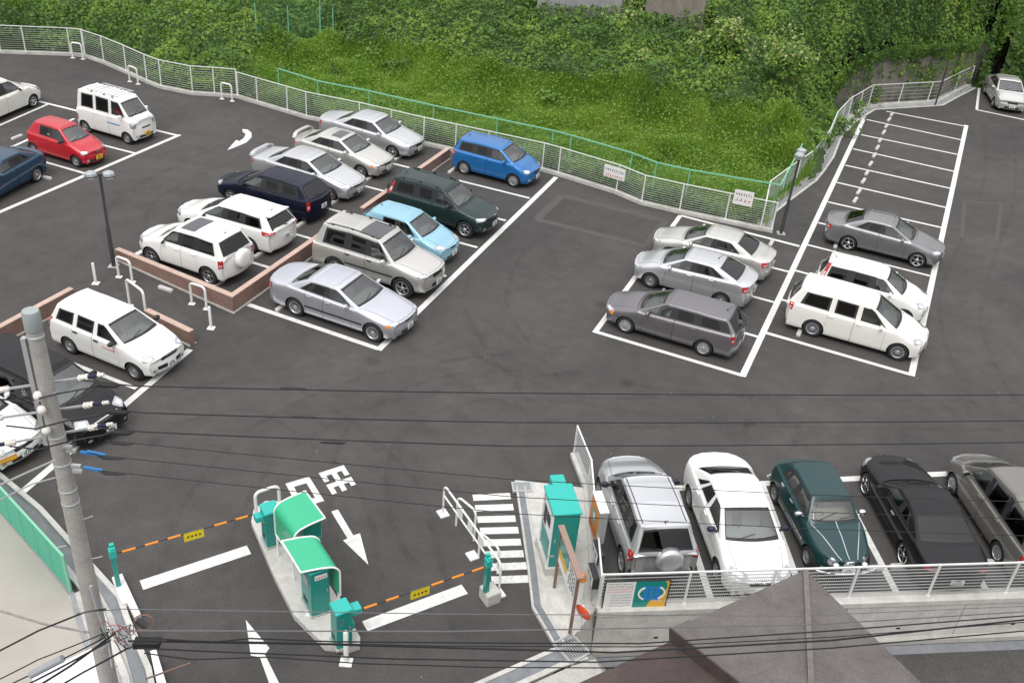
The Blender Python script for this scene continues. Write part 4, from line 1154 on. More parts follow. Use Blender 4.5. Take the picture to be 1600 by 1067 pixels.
def machine(name, label, q, w, d, h, ma, group=None, z=.16, ang=None, cat='ticket machine', cap=True, plate=None, plinth=True):
    ang = IANG if ang is None else ang
    root = empty(name, at(*q, z), ang); tag(root, label, cat, group)
    b = MB(); b.box((-d/2, -w/2, .04), (d/2, w/2, h-.05), 0, .015); b.build('cabinet', ma, root)
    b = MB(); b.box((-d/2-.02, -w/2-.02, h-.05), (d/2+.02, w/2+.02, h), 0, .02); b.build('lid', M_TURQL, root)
    b = MB(); b.box((d/2+.001, -w/2+.03, .12), (d/2+.006, w/2-.03, h-.12)); b.build('door_panel', ma, root)
    b = MB(); b.box((d/2+.007, w/2-.07, h*.5), (d/2+.02, w/2-.045, h*.5+.07)); b.build('lock', M_GALV, root)
    b = MB()
    for k in range(5): b.box((-d*.3, -w/2-.006, .18+.03*k), (d*.1, -w/2-.001, .19+.03*k))
    b.build('louvre', M_DKGY, root)
    if plinth: b = MB(); b.box((-d/2-.03, -w/2-.03, 0), (d/2+.03, w/2+.03, .04)); b.build('plinth', M_CONC, root)
    return root
X, Y, Z = Vector((1, 0, 0)), Vector((0, 1, 0)), Vector((0, 0, 1))
# barrier machine 1 (upper left), arm to the left
def arm(root, base, tip, sgn_t, sz, lab_seed):
    """black arm with orange sleeves and a yellow sign, hung between world points"""
    a = base-root.location; c = tip-root.location; inv = Matrix.Rotation(-root.rotation_euler[2], 3, 'Z'); a = inv@a; c = inv@c
    L = (c-a).length; d = (c-a).normalized(); b = MB(); b.tube([a, c], .011, 6); o = b.build('barrier_arm', M_CABLE, root)
    for t in (.10, .26, .42, .60, .76, .92):
        if abs(t-sgn_t) < .05: continue
        b = MB(); b.tube([a+d*L*(t-.046), a+d*L*(t+.046)], .026, 8); b.build('orange_sleeve', M_ORANGE, o)
    b = MB(); up = Vector((0, 0, 1)); sd = d.cross(up).normalized()
    cc = a+d*L*sgn_t-up*.11; b.obox(cc, d*.22, up*.115, sd*.012, 0); s = o
    sg = MB(); 
    for sdir in (1, -1):
        q0 = cc-d*sdir*.16+up*.06+sd*.013*sdir*(1 if True else 1)
        for k in range(4): b.obox(cc+d*(-.13+.087*k)+sd*.0135*sdir, d*.022, up*.025, sd*.001, 1)
    b.build('warning_plate', [M_YEL, M_INK], o)
r1 = machine('barrier_machine', 'turquoise barrier machine under the hoop at the upper end of the island', (425, 846), .34, .38, 1.08, M_TURQ, 'turquoise barrier machines', cat='barrier machine')
b = MB(); b.box((-.10, -.36, .80), (.10, -.16, .95), 0, .015); b.build('arm_hub', M_TURQL, r1)
b = MB(); b.box((-.03, -.185, .72), (.09, -.173, .90)); b.build('notice', M_YEL, r1)
arm(r1, at(398, 803, 1.0), at(183, 864, 1.0), .46, 0, 1)
r2 = machine('barrier_machine', 'turquoise barrier machine at the lower tip of the island beside two white bollards', (534, 1003), .34, .36, 1.10, M_TURQ, 'turquoise barrier machines', cat='barrier machine')
b = MB(); b.box((-.12, .16, .80), (.12, .42, .95), 0, .015); b.build('arm_hub', M_TURQL, r2)
b = MB(); b.box((-.08, .17, .40), (.10, .26, .58), 0, .02); b.build('sensor_box', M_TURQL, r2)
b = MB(); b.box((.183, -.13, .7), (.186, -.02, .9)); b.build('notice', M_WHITE, r2)
arm(r2, at(557, 954, 1.0), at(762, 884, 1.0), .47, 0, 2)
def receiver(label, q, ty, z=.16):
    p = at(*q, z); h = zat(p, ty); root = empty('barrier_post', p, IANG); tag(root, label, 'barrier post', 'turquoise arm posts')
    b = MB(); b.box((-.055, -.05, 0), (.055, .05, h-.25)); b.build('post', M_TURQ, root)
    b = MB(); b.box((-.08, -.07, h-.30), (.08, .07, h-.08), 0, .01); b.box((-.10, -.03, h-.10), (-.02, .06, h), 0); b.box((.0, -.03, h-.1), (.06, .06, h-.04)); b.build('arm_rest', M_TURQL, root)
    return root
receiver('turquoise barrier post on the white kerb left of the left lane', (185, 914), 853, .14)
receiver('turquoise barrier post on a concrete block beside the pedestrian rail', (759, 924), 868, .30)
b = MB(); p = at(765, 935); c = Matrix.Rotation(IANG, 4, 'Z'); b.box((-.2, -.18, 0), (.2, .18, .32), 0, .02); o = b.build('concrete_block', M_CONCW); o.location = p; o.rotation_euler = (0, 0, IANG); tag(o, 'small concrete block carrying the turquoise post by the pedestrian rail', 'block')

def canopy(name, label, Pb, Pf, Pr, zt, group, drop=.85, boxq=None, flip=False):
    """bent sheet: Pb back corner, Pf front corner of the straight edge, Pr front corner of the bent edge (all at zt)"""
    root = empty(name, (Pf.x, Pf.y, 0)); tag(root, label, 'canopy', group); o0 = Vector((Pf.x, Pf.y, 0))
    ax = Pf-Pb; ax.z = 0; w = Pr-Pf; w.z = 0; wl = w.length; wd_ = w.normalized(); r = .22; prof = [(0, 0), (wl*.5, .03), (wl-r, .02)]
    for k in range(1, 9): t = math.pi/2*k/8; prof.append((wl-r+r*math.sin(t), .02-r*(1-math.cos(t))))
    prof.append((wl, -drop))
    def P(u, h, s): return -ax*(1-s)+wd_*u+Vector((0, 0, zt+h))
    b = MB(); n = len(prof); vs = []
    for s in (0, 1):
        for u, h in prof: vs.append(P(u, h, s))
    nn = []
    for i, (u, h) in enumerate(prof):
        a = prof[max(i-1, 0)]; c = prof[min(i+1, n-1)]; t = Vector((c[0]-a[0], c[1]-a[1])).normalized(); nn.append((t.y, -t.x))
    for s in (0, 1):
        for i, (u, h) in enumerate(prof): vs.append(P(u+nn[i][0]*.02, h+nn[i][1]*.02, s))
    fs = []
    for i in range(n-1):
        fs += [(i, i+1, n+i+1, n+i), (2*n+i, 3*n+i, 3*n+i+1, 2*n+i+1), (i, 2*n+i, 2*n+i+1, i+1), (n+i, n+i+1, 3*n+i+1, 3*n+i)]
    fs += [(0, n, 3*n, 2*n), (n-1, 2*n-1+0, 4*n-1, 3*n-1)]
    b.add(vs, fs); o = b.build('roof_sheet', M_GREEN, root); fix_normals(o)
    b = MB()
    for s in (0, 1): b.tube([P(u, h, s) for u, h in prof], .021, 8)
    b.tube([P(0, 0, 0), P(0, 0, 1)], .020, 8); b.tube([P(wl, -drop, 0), P(wl, -drop, 1)], .02, 8)
    b.tube([P(wl, -drop, .92), P(wl, -zt+.16, .92)], .03, 8); b.tube([P(wl, -drop, .08), P(wl, -zt+.16, .08)], .03, 8)
    b.build('frame_tube', M_WHITE, root, smooth=True, auto=50); return root
ZT = 1.62
canopy('ticket_canopy', 'green bent canopy with white edging over the ticket machine nearer the exit', at(440, 845, ZT), at(470, 894, ZT), at(531, 885, ZT), ZT, 'green canopies on the island')
canopy('ticket_canopy', 'green bent canopy curving down on its left side, farther up the island', at(477, 767, ZT), at(508, 809, ZT), at(458, 834, ZT), ZT, 'green canopies on the island')
r = machine('ticket_machine', 'turquoise ticket machine with a white notice under the nearer green canopy', (494, 945), .42, .62, 1.34, M_TURQ, 'turquoise ticket machines')
b = MB(); b.box((.313, -.12, 1.08), (.318, .16, 1.22), 0); 
for k in range(4): b.box((.3185, -.09+.06*k, 1.11), (.3195, -.06+.06*k, 1.15), 1)
b.build('notice', [M_WHITE, M_RED], r)
b = MB(); b.box((-.12, -.222, .75), (.14, -.214, 1.0)); b.build('keypad', M_GALV, r)
machine('ticket_machine', 'turquoise ticket machine under the farther green canopy', (484, 864), .42, .55, 1.30, M_TURQ, 'turquoise ticket machines')
def capbol(label, q, h, z=.0):
    root = empty('bollard', at(*q, z)); tag(root, label, 'bollard', 'white bollards on the island')
    b = MB(); b.lathe([(.055, 0), (.055, h-.05), (.035, h-.01), (.001, h)], 14); b.build('post', M_WHITE, root, smooth=True, auto=40)
    b = MB(); b.box((-.13, -.13, -.001), (.13, .13, .03)); b.build('base_plate', M_WHITE, root)
capbol('white bollard in front of the nearer ticket machine', (488, 957), .62, .16)
capbol('white bollard on the road at the lower tip of the island', (541, 1034), .95, .0)
hoop('white hoop guard around the barrier machine at the upper end of the island', (402, 818), (438, 806), .98)
# pedestrian rail along the crossing: two long hoops and three side hoops
def longrail():
    A, B = at(692, 803), at(779, 928); root = empty('pedestrian_rail', A); tag(root, 'long white tubular pedestrian rail slanting beside the crosswalk', 'railing')
    d = B-A; L = d.length; d.normalize(); n = Vector((-d.y, d.x, 0))
    def loop(a, c, h, r=.028, nm='rail_tube', rad=.16):
        e = (c-a).normalized(); l = (c-a).length; pts = [a, a+Z*(h-rad)]
        for k in range(1, 6): t = math.pi/2*k/6; pts.append(a+e*rad*(1-math.cos(t))+Z*(h-rad+rad*math.sin(t)))
        pts += [a+e*rad+Z*h, a+e*(l-rad)+Z*h]
        for k in range(1, 6): t = math.pi/2*k/6; pts.append(a+e*(l-rad+rad*math.sin(t))+Z*(h-rad+rad*math.cos(t)))
        pts += [c+Z*(h-rad), c]
        b = MB(); b.tube(pts, r, 8); b.build(nm, M_WHITE, root, smooth=True, auto=50)
    o0 = Vector()
    loop(o0, d*L, .95); 
    b = MB(); b.tube([Z*.62, d*L+Z*.62], .022, 8); b.build('mid_rail', M_WHITE, root)
    for t in (.30, .48, .66):
        b = MB(); b.obox(d*L*t+Z*.78, d*.11, n*.012, Z*.13); b.build('rail_plate', M_WHITE, root)
    loop(d*.5+n*.12, d*1.15+n*.28, .95, nm='side_hoop'); loop(d*1.7+n*.12, d*2.35+n*.28, .8, nm='side_hoop')
    for t in (.0, .55, 1.):
        b = MB(); c = d*L*t; b.obox(c+Z*.02, d*.14, n*.12, Z*.02); b.build('base_plate', M_WHITE, root)
longrail()

# ------------------------------------------------------------------ left edge: kerb, channel, yard, green panel fence, small ribbed roof
yard = [at(*q) for q in [(-40, 757), (8, 806), (60, 866), (113, 930), (130, 990), (150, 1040), (155, 1090)]]
yp = [(p.x, p.y) for p in yard]+[(-14, -5), (-60, -5), (-60, 30)]
tag(tri_prism('yard', yp, -1.3, .03, mat('yard_concrete', (.345, .315, .28), .85, noise=(.7, .35, (.40, .37, .33)))), kind='structure')
b = MB()
for a, c in zip(yard[:-1], yard[1:]): b.bar(a+Z*.03, c+Z*.03, .10, .06)
tag(b.build('yard_edge', M_CONCG), kind='structure')
P0, P1 = at(-40, 757), at(111, 927)
root = empty('panel_fence', P1); tag(root, 'solid green sheet fence between the beige yard and the car park at lower left', 'fence'); v0 = P0-P1
h_ = zat(P1, 868); dd = v0.normalized(); 
mp = mat('green_sheet', (.06, .42, .28), .45)
L = v0.length; n = 7
for k in range(n):
    b = MB(); b.bar(dd*(L*k/n+.01)+Z*(.05+h_/2), dd*(L*(k+1)/n-.01)+Z*(.05+h_/2), .02, h_-.06); b.build('sheet_panel', mp, root)
b = MB(); b.bar(Z*(h_+.01), v0+Z*(h_+.01), .05, .03); b.build('top_rail', M_GREENF, root)
b = MB(); b.box((-.03, -.03, 0), (.03, .03, h_+.02)); b.build('post', M_GREENF, root)
# kerb run between lot and yard, with channel
kl = [at(*q) for q in [(-60, 700), (60, 800), (103, 848), (152, 903), (183, 937), (196, 975), (228, 1050), (236, 1090)]]
ribbon('kerb', kl, .0, .12, 0, .10, M_CONCW); ribbon('gutter', kl, -.32, .0, 0, .03, M_DRAIN); ribbon('kerb', kl, -.46, -.32, 0, .10, M_CONCW)
k2 = [at(*q) for q in [(150, 915), (178, 965), (196, 1020), (215, 1090)]]
ribbon('pavement_edge', k2, -.6, 0, 0, .05, M_CONC)
# thin white island kerb below the left arm post
wk = [at(*q) for q in [(176, 909), (192, 903), (221, 966), (212, 971), (200, 948), (193, 951), (186, 936)]]
o = tri_prism('kerb_block', [(p.x, p.y) for p in wk], -.05, .15, mat('white_kerb', (.74, .73, .72), .6)); tag(o, 'narrow white painted kerb strip under the left turquoise post', 'kerb')
wk = [at(*q) for q in [(236, 1024), (245, 1021), (266, 1090), (250, 1092)]]
o = tri_prism('kerb_block', [(p.x, p.y) for p in wk], -.05, .15, MATS['white_kerb']); tag(o, 'narrow white painted kerb strip at the bottom edge, left lane', 'kerb')
# small ribbed white roof at the very bottom left
rp = [at(20, 1085, 2.1), at(58, 1052, 2.1), at(146, 1012, 2.1), at(160, 1085, 2.1)]
root = empty('lean_to_roof', (rp[1].x, rp[1].y, 0)); tag(root, 'white ribbed lean-to roof beside the foot of the utility pole', 'roof'); o0 = root.location
a, c, e = at(50, 1056, 2.1)-o0, at(147, 1010, 2.1)-o0, at(160, 1085, 2.1)-o0
a.z = c.z = e.z = 2.1; b = MB(); u = c-a; v = (e-c); v = v.normalized()*1.8; n = 26; vs = []; fs = []
for k in range(n*2+1):
    t = k/(2*n); z = .02 if k % 2 else 0
    for s in (0, 1): vs.append(a+u*s*1.0+v*t+Z*z)
for k in range(2*n): fs.append((2*k, 2*k+1, 2*k+3, 2*k+2))
b.add(vs, fs); b.build('ribbed_sheet', mat('white_sheet', (.72, .72, .74), .5), root)
b = MB()
for q in (a+v*.1, c+v*.1, a+v*.95, c+v*.95): b.bar((q.x, q.y, 0), (q.x, q.y, 2.09), .06, .06, up=(1, 0, 0))
b.build('roof_leg', M_GALV, root)

# ------------------------------------------------------------------ entrance corner: pad, drain, kiosk, signs, rail, retaining wall
pad = [at(*q) for q in [(804, 752), (918, 765), (936, 880), (932, 953), (893, 1000), (868, 1003), (840, 957), (822, 870)]]
tag(tri_prism('entrance_pad', [(p.x, p.y) for p in pad], -.6, .06, M_CONCW), kind='structure')
dl = [at(*q) for q in [(812, 762), (831, 890), (838, 950), (872, 1008)]]
ribbon('drain_channel', dl, -.06, .10, .0, .075, M_DRAIN); ribbon('drain_edge', dl, -.11, -.06, 0, .085, M_CONCW); ribbon('drain_edge', dl, .10, .15, 0, .085, M_CONCW)
def grate(label, q, ang, w, l):
    root = empty('drain_grate', at(*q, .09), ang); tag(root, label, 'drain grate', 'steel drain grates'); b = MB(); t = .035
    b.box((-l/2, -w/2, -.06), (l/2, -w/2+t, .01)); b.box((-l/2, w/2-t, -.06), (l/2, w/2, .01)); b.box((-l/2, -w/2+t, -.06), (-l/2+t, w/2-t, .01)); b.box((l/2-t, -w/2+t, -.06), (l/2, w/2-t, .01)); b.build('frame', M_GALV, root)
    b = MB(); n = 9
    for k in range(n): y = -w/2+t+(w-2*t)*(k+.5)/n; b.box((-l/2+t, y-.008, -.03), (l/2-t, y+.008, .004))
    b.build('bars', M_GALV, root); b = MB(); b.box((-l/2+t, -w/2+t, -.085), (l/2-t, w/2-t, -.075)); b.build('pit', M_PAN, root)
grate('square steel drain grate at the top of the entrance drain, right of the crosswalk', (815.5, 760), R(9), .38, .52)
grate('steel drain grate where the entrance drain meets the street channel', (893, 1012), R(-50), .55, .66)
# street-side channel and kerbs at the bottom
sl_ = [at(*q) for q in [(735, 1078), (865, 1020), (905, 1008)]]
ribbon('street_channel', sl_, -.30, .0, -.02, .03, M_DRAIN); ribbon('kerb', sl_, .0, .10, 0, .05, M_CONCW); ribbon('kerb', sl_, -.42, -.30, 0, .05, M_CONCW)
sp = [at(*q) for q in [(795, 1085), (895, 1040), (930, 1030), (960, 1085)]]
tag(tri_prism('pavement', [(p.x, p.y) for p in sp], -.5, .02, M_CONC), kind='structure')
# ramp from the pad corner down to the street
cA = at(893, 1003); b = MB()
wn2 = Vector((wd.y, -wd.x, 0)); q1 = at(905, 1034); q2 = wl0+wn2*2.6+wd*1.2; q3 = wl0+wn2*.2
b.add([(cA.x, cA.y, -.02), (q1.x, q1.y, -.02), (q2.x, q2.y, -1.17), (q3.x, q3.y, -1.17)], [(0, 1, 2, 3)])
o = b.build('street_ramp', M_CONC); fix_normals(o); tag(o, kind='structure')
b = MB(); b.add([(cA.x, cA.y, .05), (cA.x, cA.y, -.3), (q3.x, q3.y, -1.18), (wl0.x, wl0.y, -1.18), (wl0.x, wl0.y, .10)], [(0, 1, 2, 4), (2, 3, 4)]); tag(b.build('pad_side', M_CONCW), kind='structure')
# retaining wall along the street
root = empty('retaining_wall', wl0); tag(root, 'pale concrete retaining wall with panel joints below the front fence, facing the street', 'wall')
nrm = Vector((wd.y, -wd.x, 0)); Lw = 48.
def wb_(b, s0, s1, d0, d1, z0, z1, mi=0): 
    c = wd*(s0+s1)/2+nrm*(d0+d1)/2+Z*(z0+z1)/2; b.obox(c, wd*(s1-s0)/2, nrm*(d1-d0)/2, Z*(z1-z0)/2, mi)
b = MB(); wb_(b, -.0, Lw, -.10, .22, .02, .16); b.build('coping', M_CONCW, root)
s = 0.; 
while s < Lw:
    b = MB(); wb_(b, s+.012, min(s+3.0, Lw)-.012, -.06, .18, -1.18, .02); b.build('wall_panel', M_CONCW, root); s += 3.0
b = MB(); wb_(b, 0, Lw, -.06, .165, -1.17, .015); b.build('wall_core', M_DRAIN, root)
b = MB()
for k in range(16):
    for j in (-.65,): 
        c = wd*(1.5+3*k)+nrm*.182+Z*(-.78); b.obox(c, wd*.05, nrm*.002, Z*.03)
b.build('weep_hole', M_PAN, root)
b = MB(); wb_(b, 0, Lw, .185, .34, -1.19, -1.05); o = b.build('street_kerb', M_CONC); o.location = wl0; tag(o, kind='structure')
b = MB(); wb_(b, 0, Lw, .36, .62, -1.199, -1.185); o = b.build('street_gutter', M_DRAIN); o.location = wl0; tag(o, kind='structure')
fr = [wl0+wd*.05, wl0+wd*26]
fence('wire_fence', 'white wire fence on the retaining wall in front of the bottom row of cars', fr, -.02, .98, .16, G1, 1.97, 9, .05, .014, .005)
# white frame fence beside the entrance pad, ending in a post by the kiosk
pf = [at(932, 950), at(917, 766), at(896, 712)]
fence('wire_fence', 'short white wire fence between the entrance pad and the silver off-roader', pf, .0, .95, .06, G1, 1.5, 8, .06, .012, .006)
b = MB(); P = offset(pf, .06); 
ribbon('kerb', pf, -.12, .10, 0, .12, M_CONCW)
# poster on the fence
root = empty('car_park_poster', wl0+wd*.1+nrm*.08, math.atan2(wd.y, wd.x)); tag(root, 'landscape poster on the low fence, half white print and half green with blue emblem', 'poster')
PW, PH = 1.50, .90
b = MB(); b.box((0, -.012, .10), (PW, .0, .10+PH)); b.build('board', M_DKGY, root)
def pan(nm, pts, ma, y=-.0135, par=root):
    b = MB(); b.add([(x, y, z+.10) for x, z in pts], [tuple(range(len(pts)))]); return b.build(nm, ma, par)
pan('white_half', [(.03, .03), (.70, .03), (.70, PH-.03), (.03, PH-.03)], M_WHITE)
pan('green_half', [(.70, .03), (PW-.03, .03), (PW-.03, PH-.03), (.70, PH-.03)], M_TURQ)
gold = [(PW-.03, .03), (PW-.03, PH-.03), (PW-.12, PH-.03)]
gd = [(1.04, .03), (1.06, .16), (1.10, .28), (1.22, .33), (1.32, .40), (1.40, .52), (1.44, .68), (1.41, PH-.08), (1.36, PH-.03), (PW-.03, PH-.03), (PW-.03, .03)]
bm_ = pan('gold_field', gd, mat('sign_gold', (.75, .42, .03), .5), -.0145)
w_ = MB(); cx, cz_ = 1.10, .38
for sg_ in (1,):
    w_.tube([(cx-.30*math.cos(a), -.0155, cz_+.22+.22*math.sin(a)) for a in np.linspace(-.95, .95, 12)], .028, 4); w_.build('emblem_arc', M_WHITE, root); w_ = MB()
    w_.tube([(cx+sg_*.30*math.cos(a), -.0155, cz_+.22+.22*math.sin(a)) for a in np.linspace(-.95, .95, 12)], .028, 4)
w_.build('emblem_arc', M_WHITE, root)
w_ = MB()
for i in range(3):
    for j in range(4): w_.box((cx-.20+i*.14, -.0175, cz_+.22-.22+j*.115), (cx-.08+i*.14, -.0165, cz_+.22-.125+j*.115))
w_.build('emblem_grid', mat('emblem_blue', (.03, .22, .60), .5), root)
w_ = MB()
for j, (n, mi) in enumerate(((12, 1), (14, 1), (14, 0), (13, 0))): 
    marks(w_, Vector((.07, -.0145, .10+PH-.06-j*.08)), X, Z, n, .58, .055, 1, mi, j+3)
for j in range(5): marks(w_, Vector((.16, -.0145, .10+PH-.40-j*.085)), X, Z, 11, .50, .06, 1, 2, j+9)
w_.build('small_print', [M_RED, M_INK, mat('print_grey', (.16, .20, .30), .6)], root)
w_ = MB(); marks(w_, Vector((1.12, -.0155, .22+.16)), X, Z, 8, .40, .09, 1, 0, 5); w_.build('wordmark', M_WHITE, root)
# notices on the far fence
def notice(label, q, q2, q3, below=0, n=9, big=False):
    A = at(*q); z0 = 0
    P = offset(runC, .04)
    # hang on the white fence near picture point q
    best = None
    for a, c in zip(P[:-1], P[1:]):
        for t in np.linspace(0, 1, 60):
            p = a+(c-a)*t; u = pix((p.x, p.y, 1.1))
            if best is None or abs(u[0]-q[0]) < best[0]: best = (abs(u[0]-q[0]), p, (c-a).normalized())
    _, p, d = best; w, h = (1.0, .52) if not big else (.78, .62)
    top = 1.18 if not big else 1.55
    root = empty('notice_board', (p.x, p.y, 0), math.atan2(d.y, d.x)); tag(root, label, 'notice', 'white notices on the far fence')
    b = MB(); b.box((-w/2, -.03, top-h), (w/2, -.01, top)); b.build('board', M_WHITE, root)
    b = MB(); marks(b, Vector((-w/2+.06, -.032, top-.10)), X, Z, n, w-.12, .16, 1, 1, 3, 1); marks(b, Vector((-w/2+.06, -.032, top-.32)), X, Z, 8 if not big else 4, w-.12, .19, 1, 0, 4, 1); b.build('lettering', [M_RED, M_INK], root)
notice('wide white notice with dark and red lettering on the far fence, left of the other', (961, 262), 0, 0)
notice('white notice with large red lettering standing above the fence rail near the fence corner', (1161, 303), 0, 0, big=True, n=7)

# payment kiosk
kx = at(868, 803, 1.93); kdir = (at(910, 800, 1.93)-kx); kx.z = .06; kdir.z = 0; kang = math.atan2(kdir.y, kdir.x)
root = empty('payment_kiosk', kx, kang); tag(root, 'large turquoise payment kiosk on the entrance pad', 'kiosk')
KW, KD, KH = .60, .98, 1.82
b = MB(); b.box((-.08, -.06, 0), (KW+.08, KD+.05, .22)); b.build('plinth', M_CONCW, root)
b = MB(); b.box((0, 0, .22), (KW, KD, KH), 0, .01); b.build('cabinet', M_TURQ, root)
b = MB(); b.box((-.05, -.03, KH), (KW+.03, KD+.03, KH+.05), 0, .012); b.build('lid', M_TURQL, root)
b = MB(); b.box((.18, KD+.04, KH-.30), (KW-.08, KD+.42, KH+.0), 0, .01); b.build('rear_unit', M_TURQL, root)
b = MB(); b.box((-.012, .12, .9), (-.002, .86, 1.65)); b.build('front_panel', M_WHITE, root)
b = MB(); b.box((-.022, .25, 1.2), (-.013, .55, 1.5), 0); b.box((-.022, .60, .98), (-.013, .80, 1.5), 0); b.build('screen', M_INK, root)
for y0_ in (.02, .90): b = MB(); b.box((-.03, y0_, .25), (-.005, y0_+.06, 1.8)); b.build('side_trim', M_WHITE, root)
b = MB(); b.box((-.05, -.012, .55), (.10, -.002, .60)); b.build('handle', M_GALV, root)

b = MB(); b.box((.04, -.005, .30), (KW-.04, -.0015, 1.70)); b.build('side_door', M_TURQ, root)
b = MB(); b.box((.05, -.02, 1.0), (.075, -.006, 1.10)); b.build('lock', M_GALV, root)
# orange light-box sign and two black and white boxes
root = empty('signbox', at(930, 886, .06), R(102)); tag(root, 'tall orange light-box sign with a green emblem beside the kiosk', 'sign')
b = MB(); b.box((-.04, -.04, 0), (.04, .04, .8)); b.box((-.04, -.04, .0), (.6, .04, .06)); b.build('leg', M_GALV, root)
b = MB(); b.box((-.02, -.10, .78), (.72, .10, 1.72), 0); b.build('case', M_GALV, root)
b = MB(); b.box((-.03, -.11, 1.72), (.73, .11, 1.75)); b.build('lid', M_WHITE, root)
b = MB(); b.box((.0, .101, .80), (.70, .106, 1.70), 0); b.build('face', M_ORANGE, root)
b = MB(); b.lathe([(.001, .112), (.17, .112), (.18, .107)], 20, 0, 'y', (.35, 0, 1.33)); b.build('emblem', M_TURQ, root)
b = MB(); b.box((.28, .113, 1.25), (.42, .116, 1.42)); b.build('emblem_centre', M_WHITE, root)
b = MB(); marks(b, Vector((.66, .109, 1.08)), -X, Z, 6, .62, .20, 1, 0, 5); b.build('lettering', M_RED, root)
def bwbox(label, q, z0, z1):
    root = empty('status_box', at(*q, .06), R(102)); tag(root, label, 'status sign', 'black and white status boxes')
    b = MB(); b.box((-.02, -.10, z0), (.50, .05, z1)); b.build('case', M_INK, root)
    b = MB(); b.box((.0, .051, z0+.02), (.48, .056, z1-.02)); b.build('face', M_WHITE, root)
    b = MB(); marks(b, Vector((.42, .058, z1-.06)), -X, Z, 2, .36, .16, 1, 0, 3); b.build('lettering', M_INK, root)
    b = MB(); b.box((.0, -.03, 0), (.05, .02, z0)); b.build('leg', M_GALV, root)
bwbox('black-cased white status box directly under the orange light-box sign', (930, 912), .62, .92)
bwbox('lower black-cased white status box with a lamp beside it, nearer the street', (924, 940), .42, .74)
# brown framed sign board
A, B = at(866, 917, .06), at(890, 990, .06)
root = empty('sign_frame', A); tag(root, 'tall brown steel framed sign board with green and yellow artwork at the street corner', 'sign'); d = (B-A); d.z = 0; L = d.length; e = d.normalized(); n = Vector((e.y, -e.x, 0))
hA, hB = 1.75, 1.75
for c in (Vector(), d): b = MB(); b.bar((c.x, c.y, 0), (c.x, c.y, 1.78), .07, .07, up=(1, 0, 0)); b.build('post', M_BROWN, root)
b = MB(); b.bar(-e*.12+Z*1.80, d+e*.12+Z*1.80, .14, .05); b.build('top_cap', mat('brown_cap', (.30, .20, .16), .6), root)
b = MB(); b.bar(e*.03+Z*1.30, d-e*.03+Z*1.30, .03, .86); b.build('board', M_WHITE, root)
for s in (1, -1):
    b = MB(); b.bar(e*.05+Z*1.5+n*.02*s, e*(L*.55)+Z*1.5+n*.02*s, .004, .4, up=(0, 0, 1)); b.build('green_artwork', M_TURQ, root)
    b = MB(); b.bar(e*.05+Z*1.2+n*.02*s, e*(L*.5)+Z*1.2+n*.02*s, .004, .2); b.build('yellow_artwork', mat('sign_gold', (.75, .42, .03)), root)
    b = MB(); marks(b, e*(L*.6)+Z*1.62+n*.024*s, e*1., Z, 4, L*.35, .6, 5, 0, 8); b.build('small_print', M_INK, root)
# white stand with amber lamp and orange mirror back
root = empty('warning_lamp', at(905, 932, .06)); tag(root, 'white stand with an amber warning lamp between the brown sign board and the status boxes', 'warning lamp')
b = MB(); b.box((-.07, -.07, 0), (.07, .07, .55), 0, .01); b.build('stand', M_WHITE, root)
b = MB(); b.lathe([(.10, .55), (.10, .59), (.085, .60), (.085, .68), (.05, .74), (.001, .755)], 14); b.build('lamp', M_AMB, root, smooth=True)
root = empty('traffic_mirror', at(905, 985, .06)); tag(root, 'round orange traffic mirror on a white pole near the street corner', 'mirror')
b = MB(); b.cyl((0, 0, 0), (0, 0, .78), .03, 8); b.build('pole', M_WHITE, root)
b = MB(); b.lathe([(.001, -.05), (.12, -.04), (.20, .0), (.21, .02), (.001, .02)], 20, 0, 'x'); o = b.build('mirror_shell', mat('orange_red', (.72, .09, .03), .45), root, smooth=True, auto=50); o.location = (.0, -.08, .66); o.rotation_euler = (0, R(-12), R(48))
# ------------------------------------------------------------------ neighbouring house roof at the bottom
EZ = 5.0
E0 = at(1258, 890, EZ); EA = (at(1030, 992, EZ)-E0).normalized(); EB = (at(1440, 1067, EZ)-E0).normalized()
root = empty('house', (E0.x, E0.y, -1.2)); tag(root, 'house with a brown low-pitched hipped roof in the foreground at the bottom', 'house'); o0 = root.location
H0 = E0-o0
M_ROOF = patchy('roof_slate_brown', (.168, .152, .146), (.118, .106, .101), 1.3, .75); M_ROOF2 = patchy('roof_eave_brown', (.095, .072, .068), (.066, .050, .047), 1.4, .75)
bis = (EA+EB).normalized(); pitch = .30
LA_, LB_ = 2.55, 7.0
ridge = H0+(EA+EB)*3.6+Z*(3.6*pitch)
a1 = H0+EA*LA_; 
b = MB()
# left plane rises away from the left eave (direction EB), right plane from the right eave (direction EA)
def lp(u, v, dz=0): return H0+EA*u+EB*v+Z*(v*pitch+dz)         # plane over the left eave (u along EA)
def rp_(u, v, dz=0): return H0+EA*u+EB*v+Z*(u*pitch+dz)
vs = [lp(0, 0), lp(LA_, 0), lp(LA_+1.5, 6.5), lp(6.5, 6.5)]
vs = [lp(0, 0), lp(LA_, 0), lp(LA_, LA_), ]
T_ = .07
def slab(nm, pts, ma, th=T_):
    b = MB(); n = len(pts); b.add(list(pts)+[p-Z*th for p in pts], [tuple(range(n)), tuple(range(2*n-1, n-1, -1))]+[(i, n+i, n+(i+1) % n, (i+1) % n) for i in range(n)]); return fix_normals(b.build(nm, ma, root))
slab('roof', [lp(0, 0), lp(LA_, 0), lp(LA_, 6.), lp(6., 6.)] if False else [lp(0, 0), lp(LA_, 0), lp(LA_, LA_)], M_ROOF)
slab('roof', [rp_(0, 0), rp_(LA_, LA_), rp_(LA_, 6.5), rp_(0, 6.5)], M_ROOF)
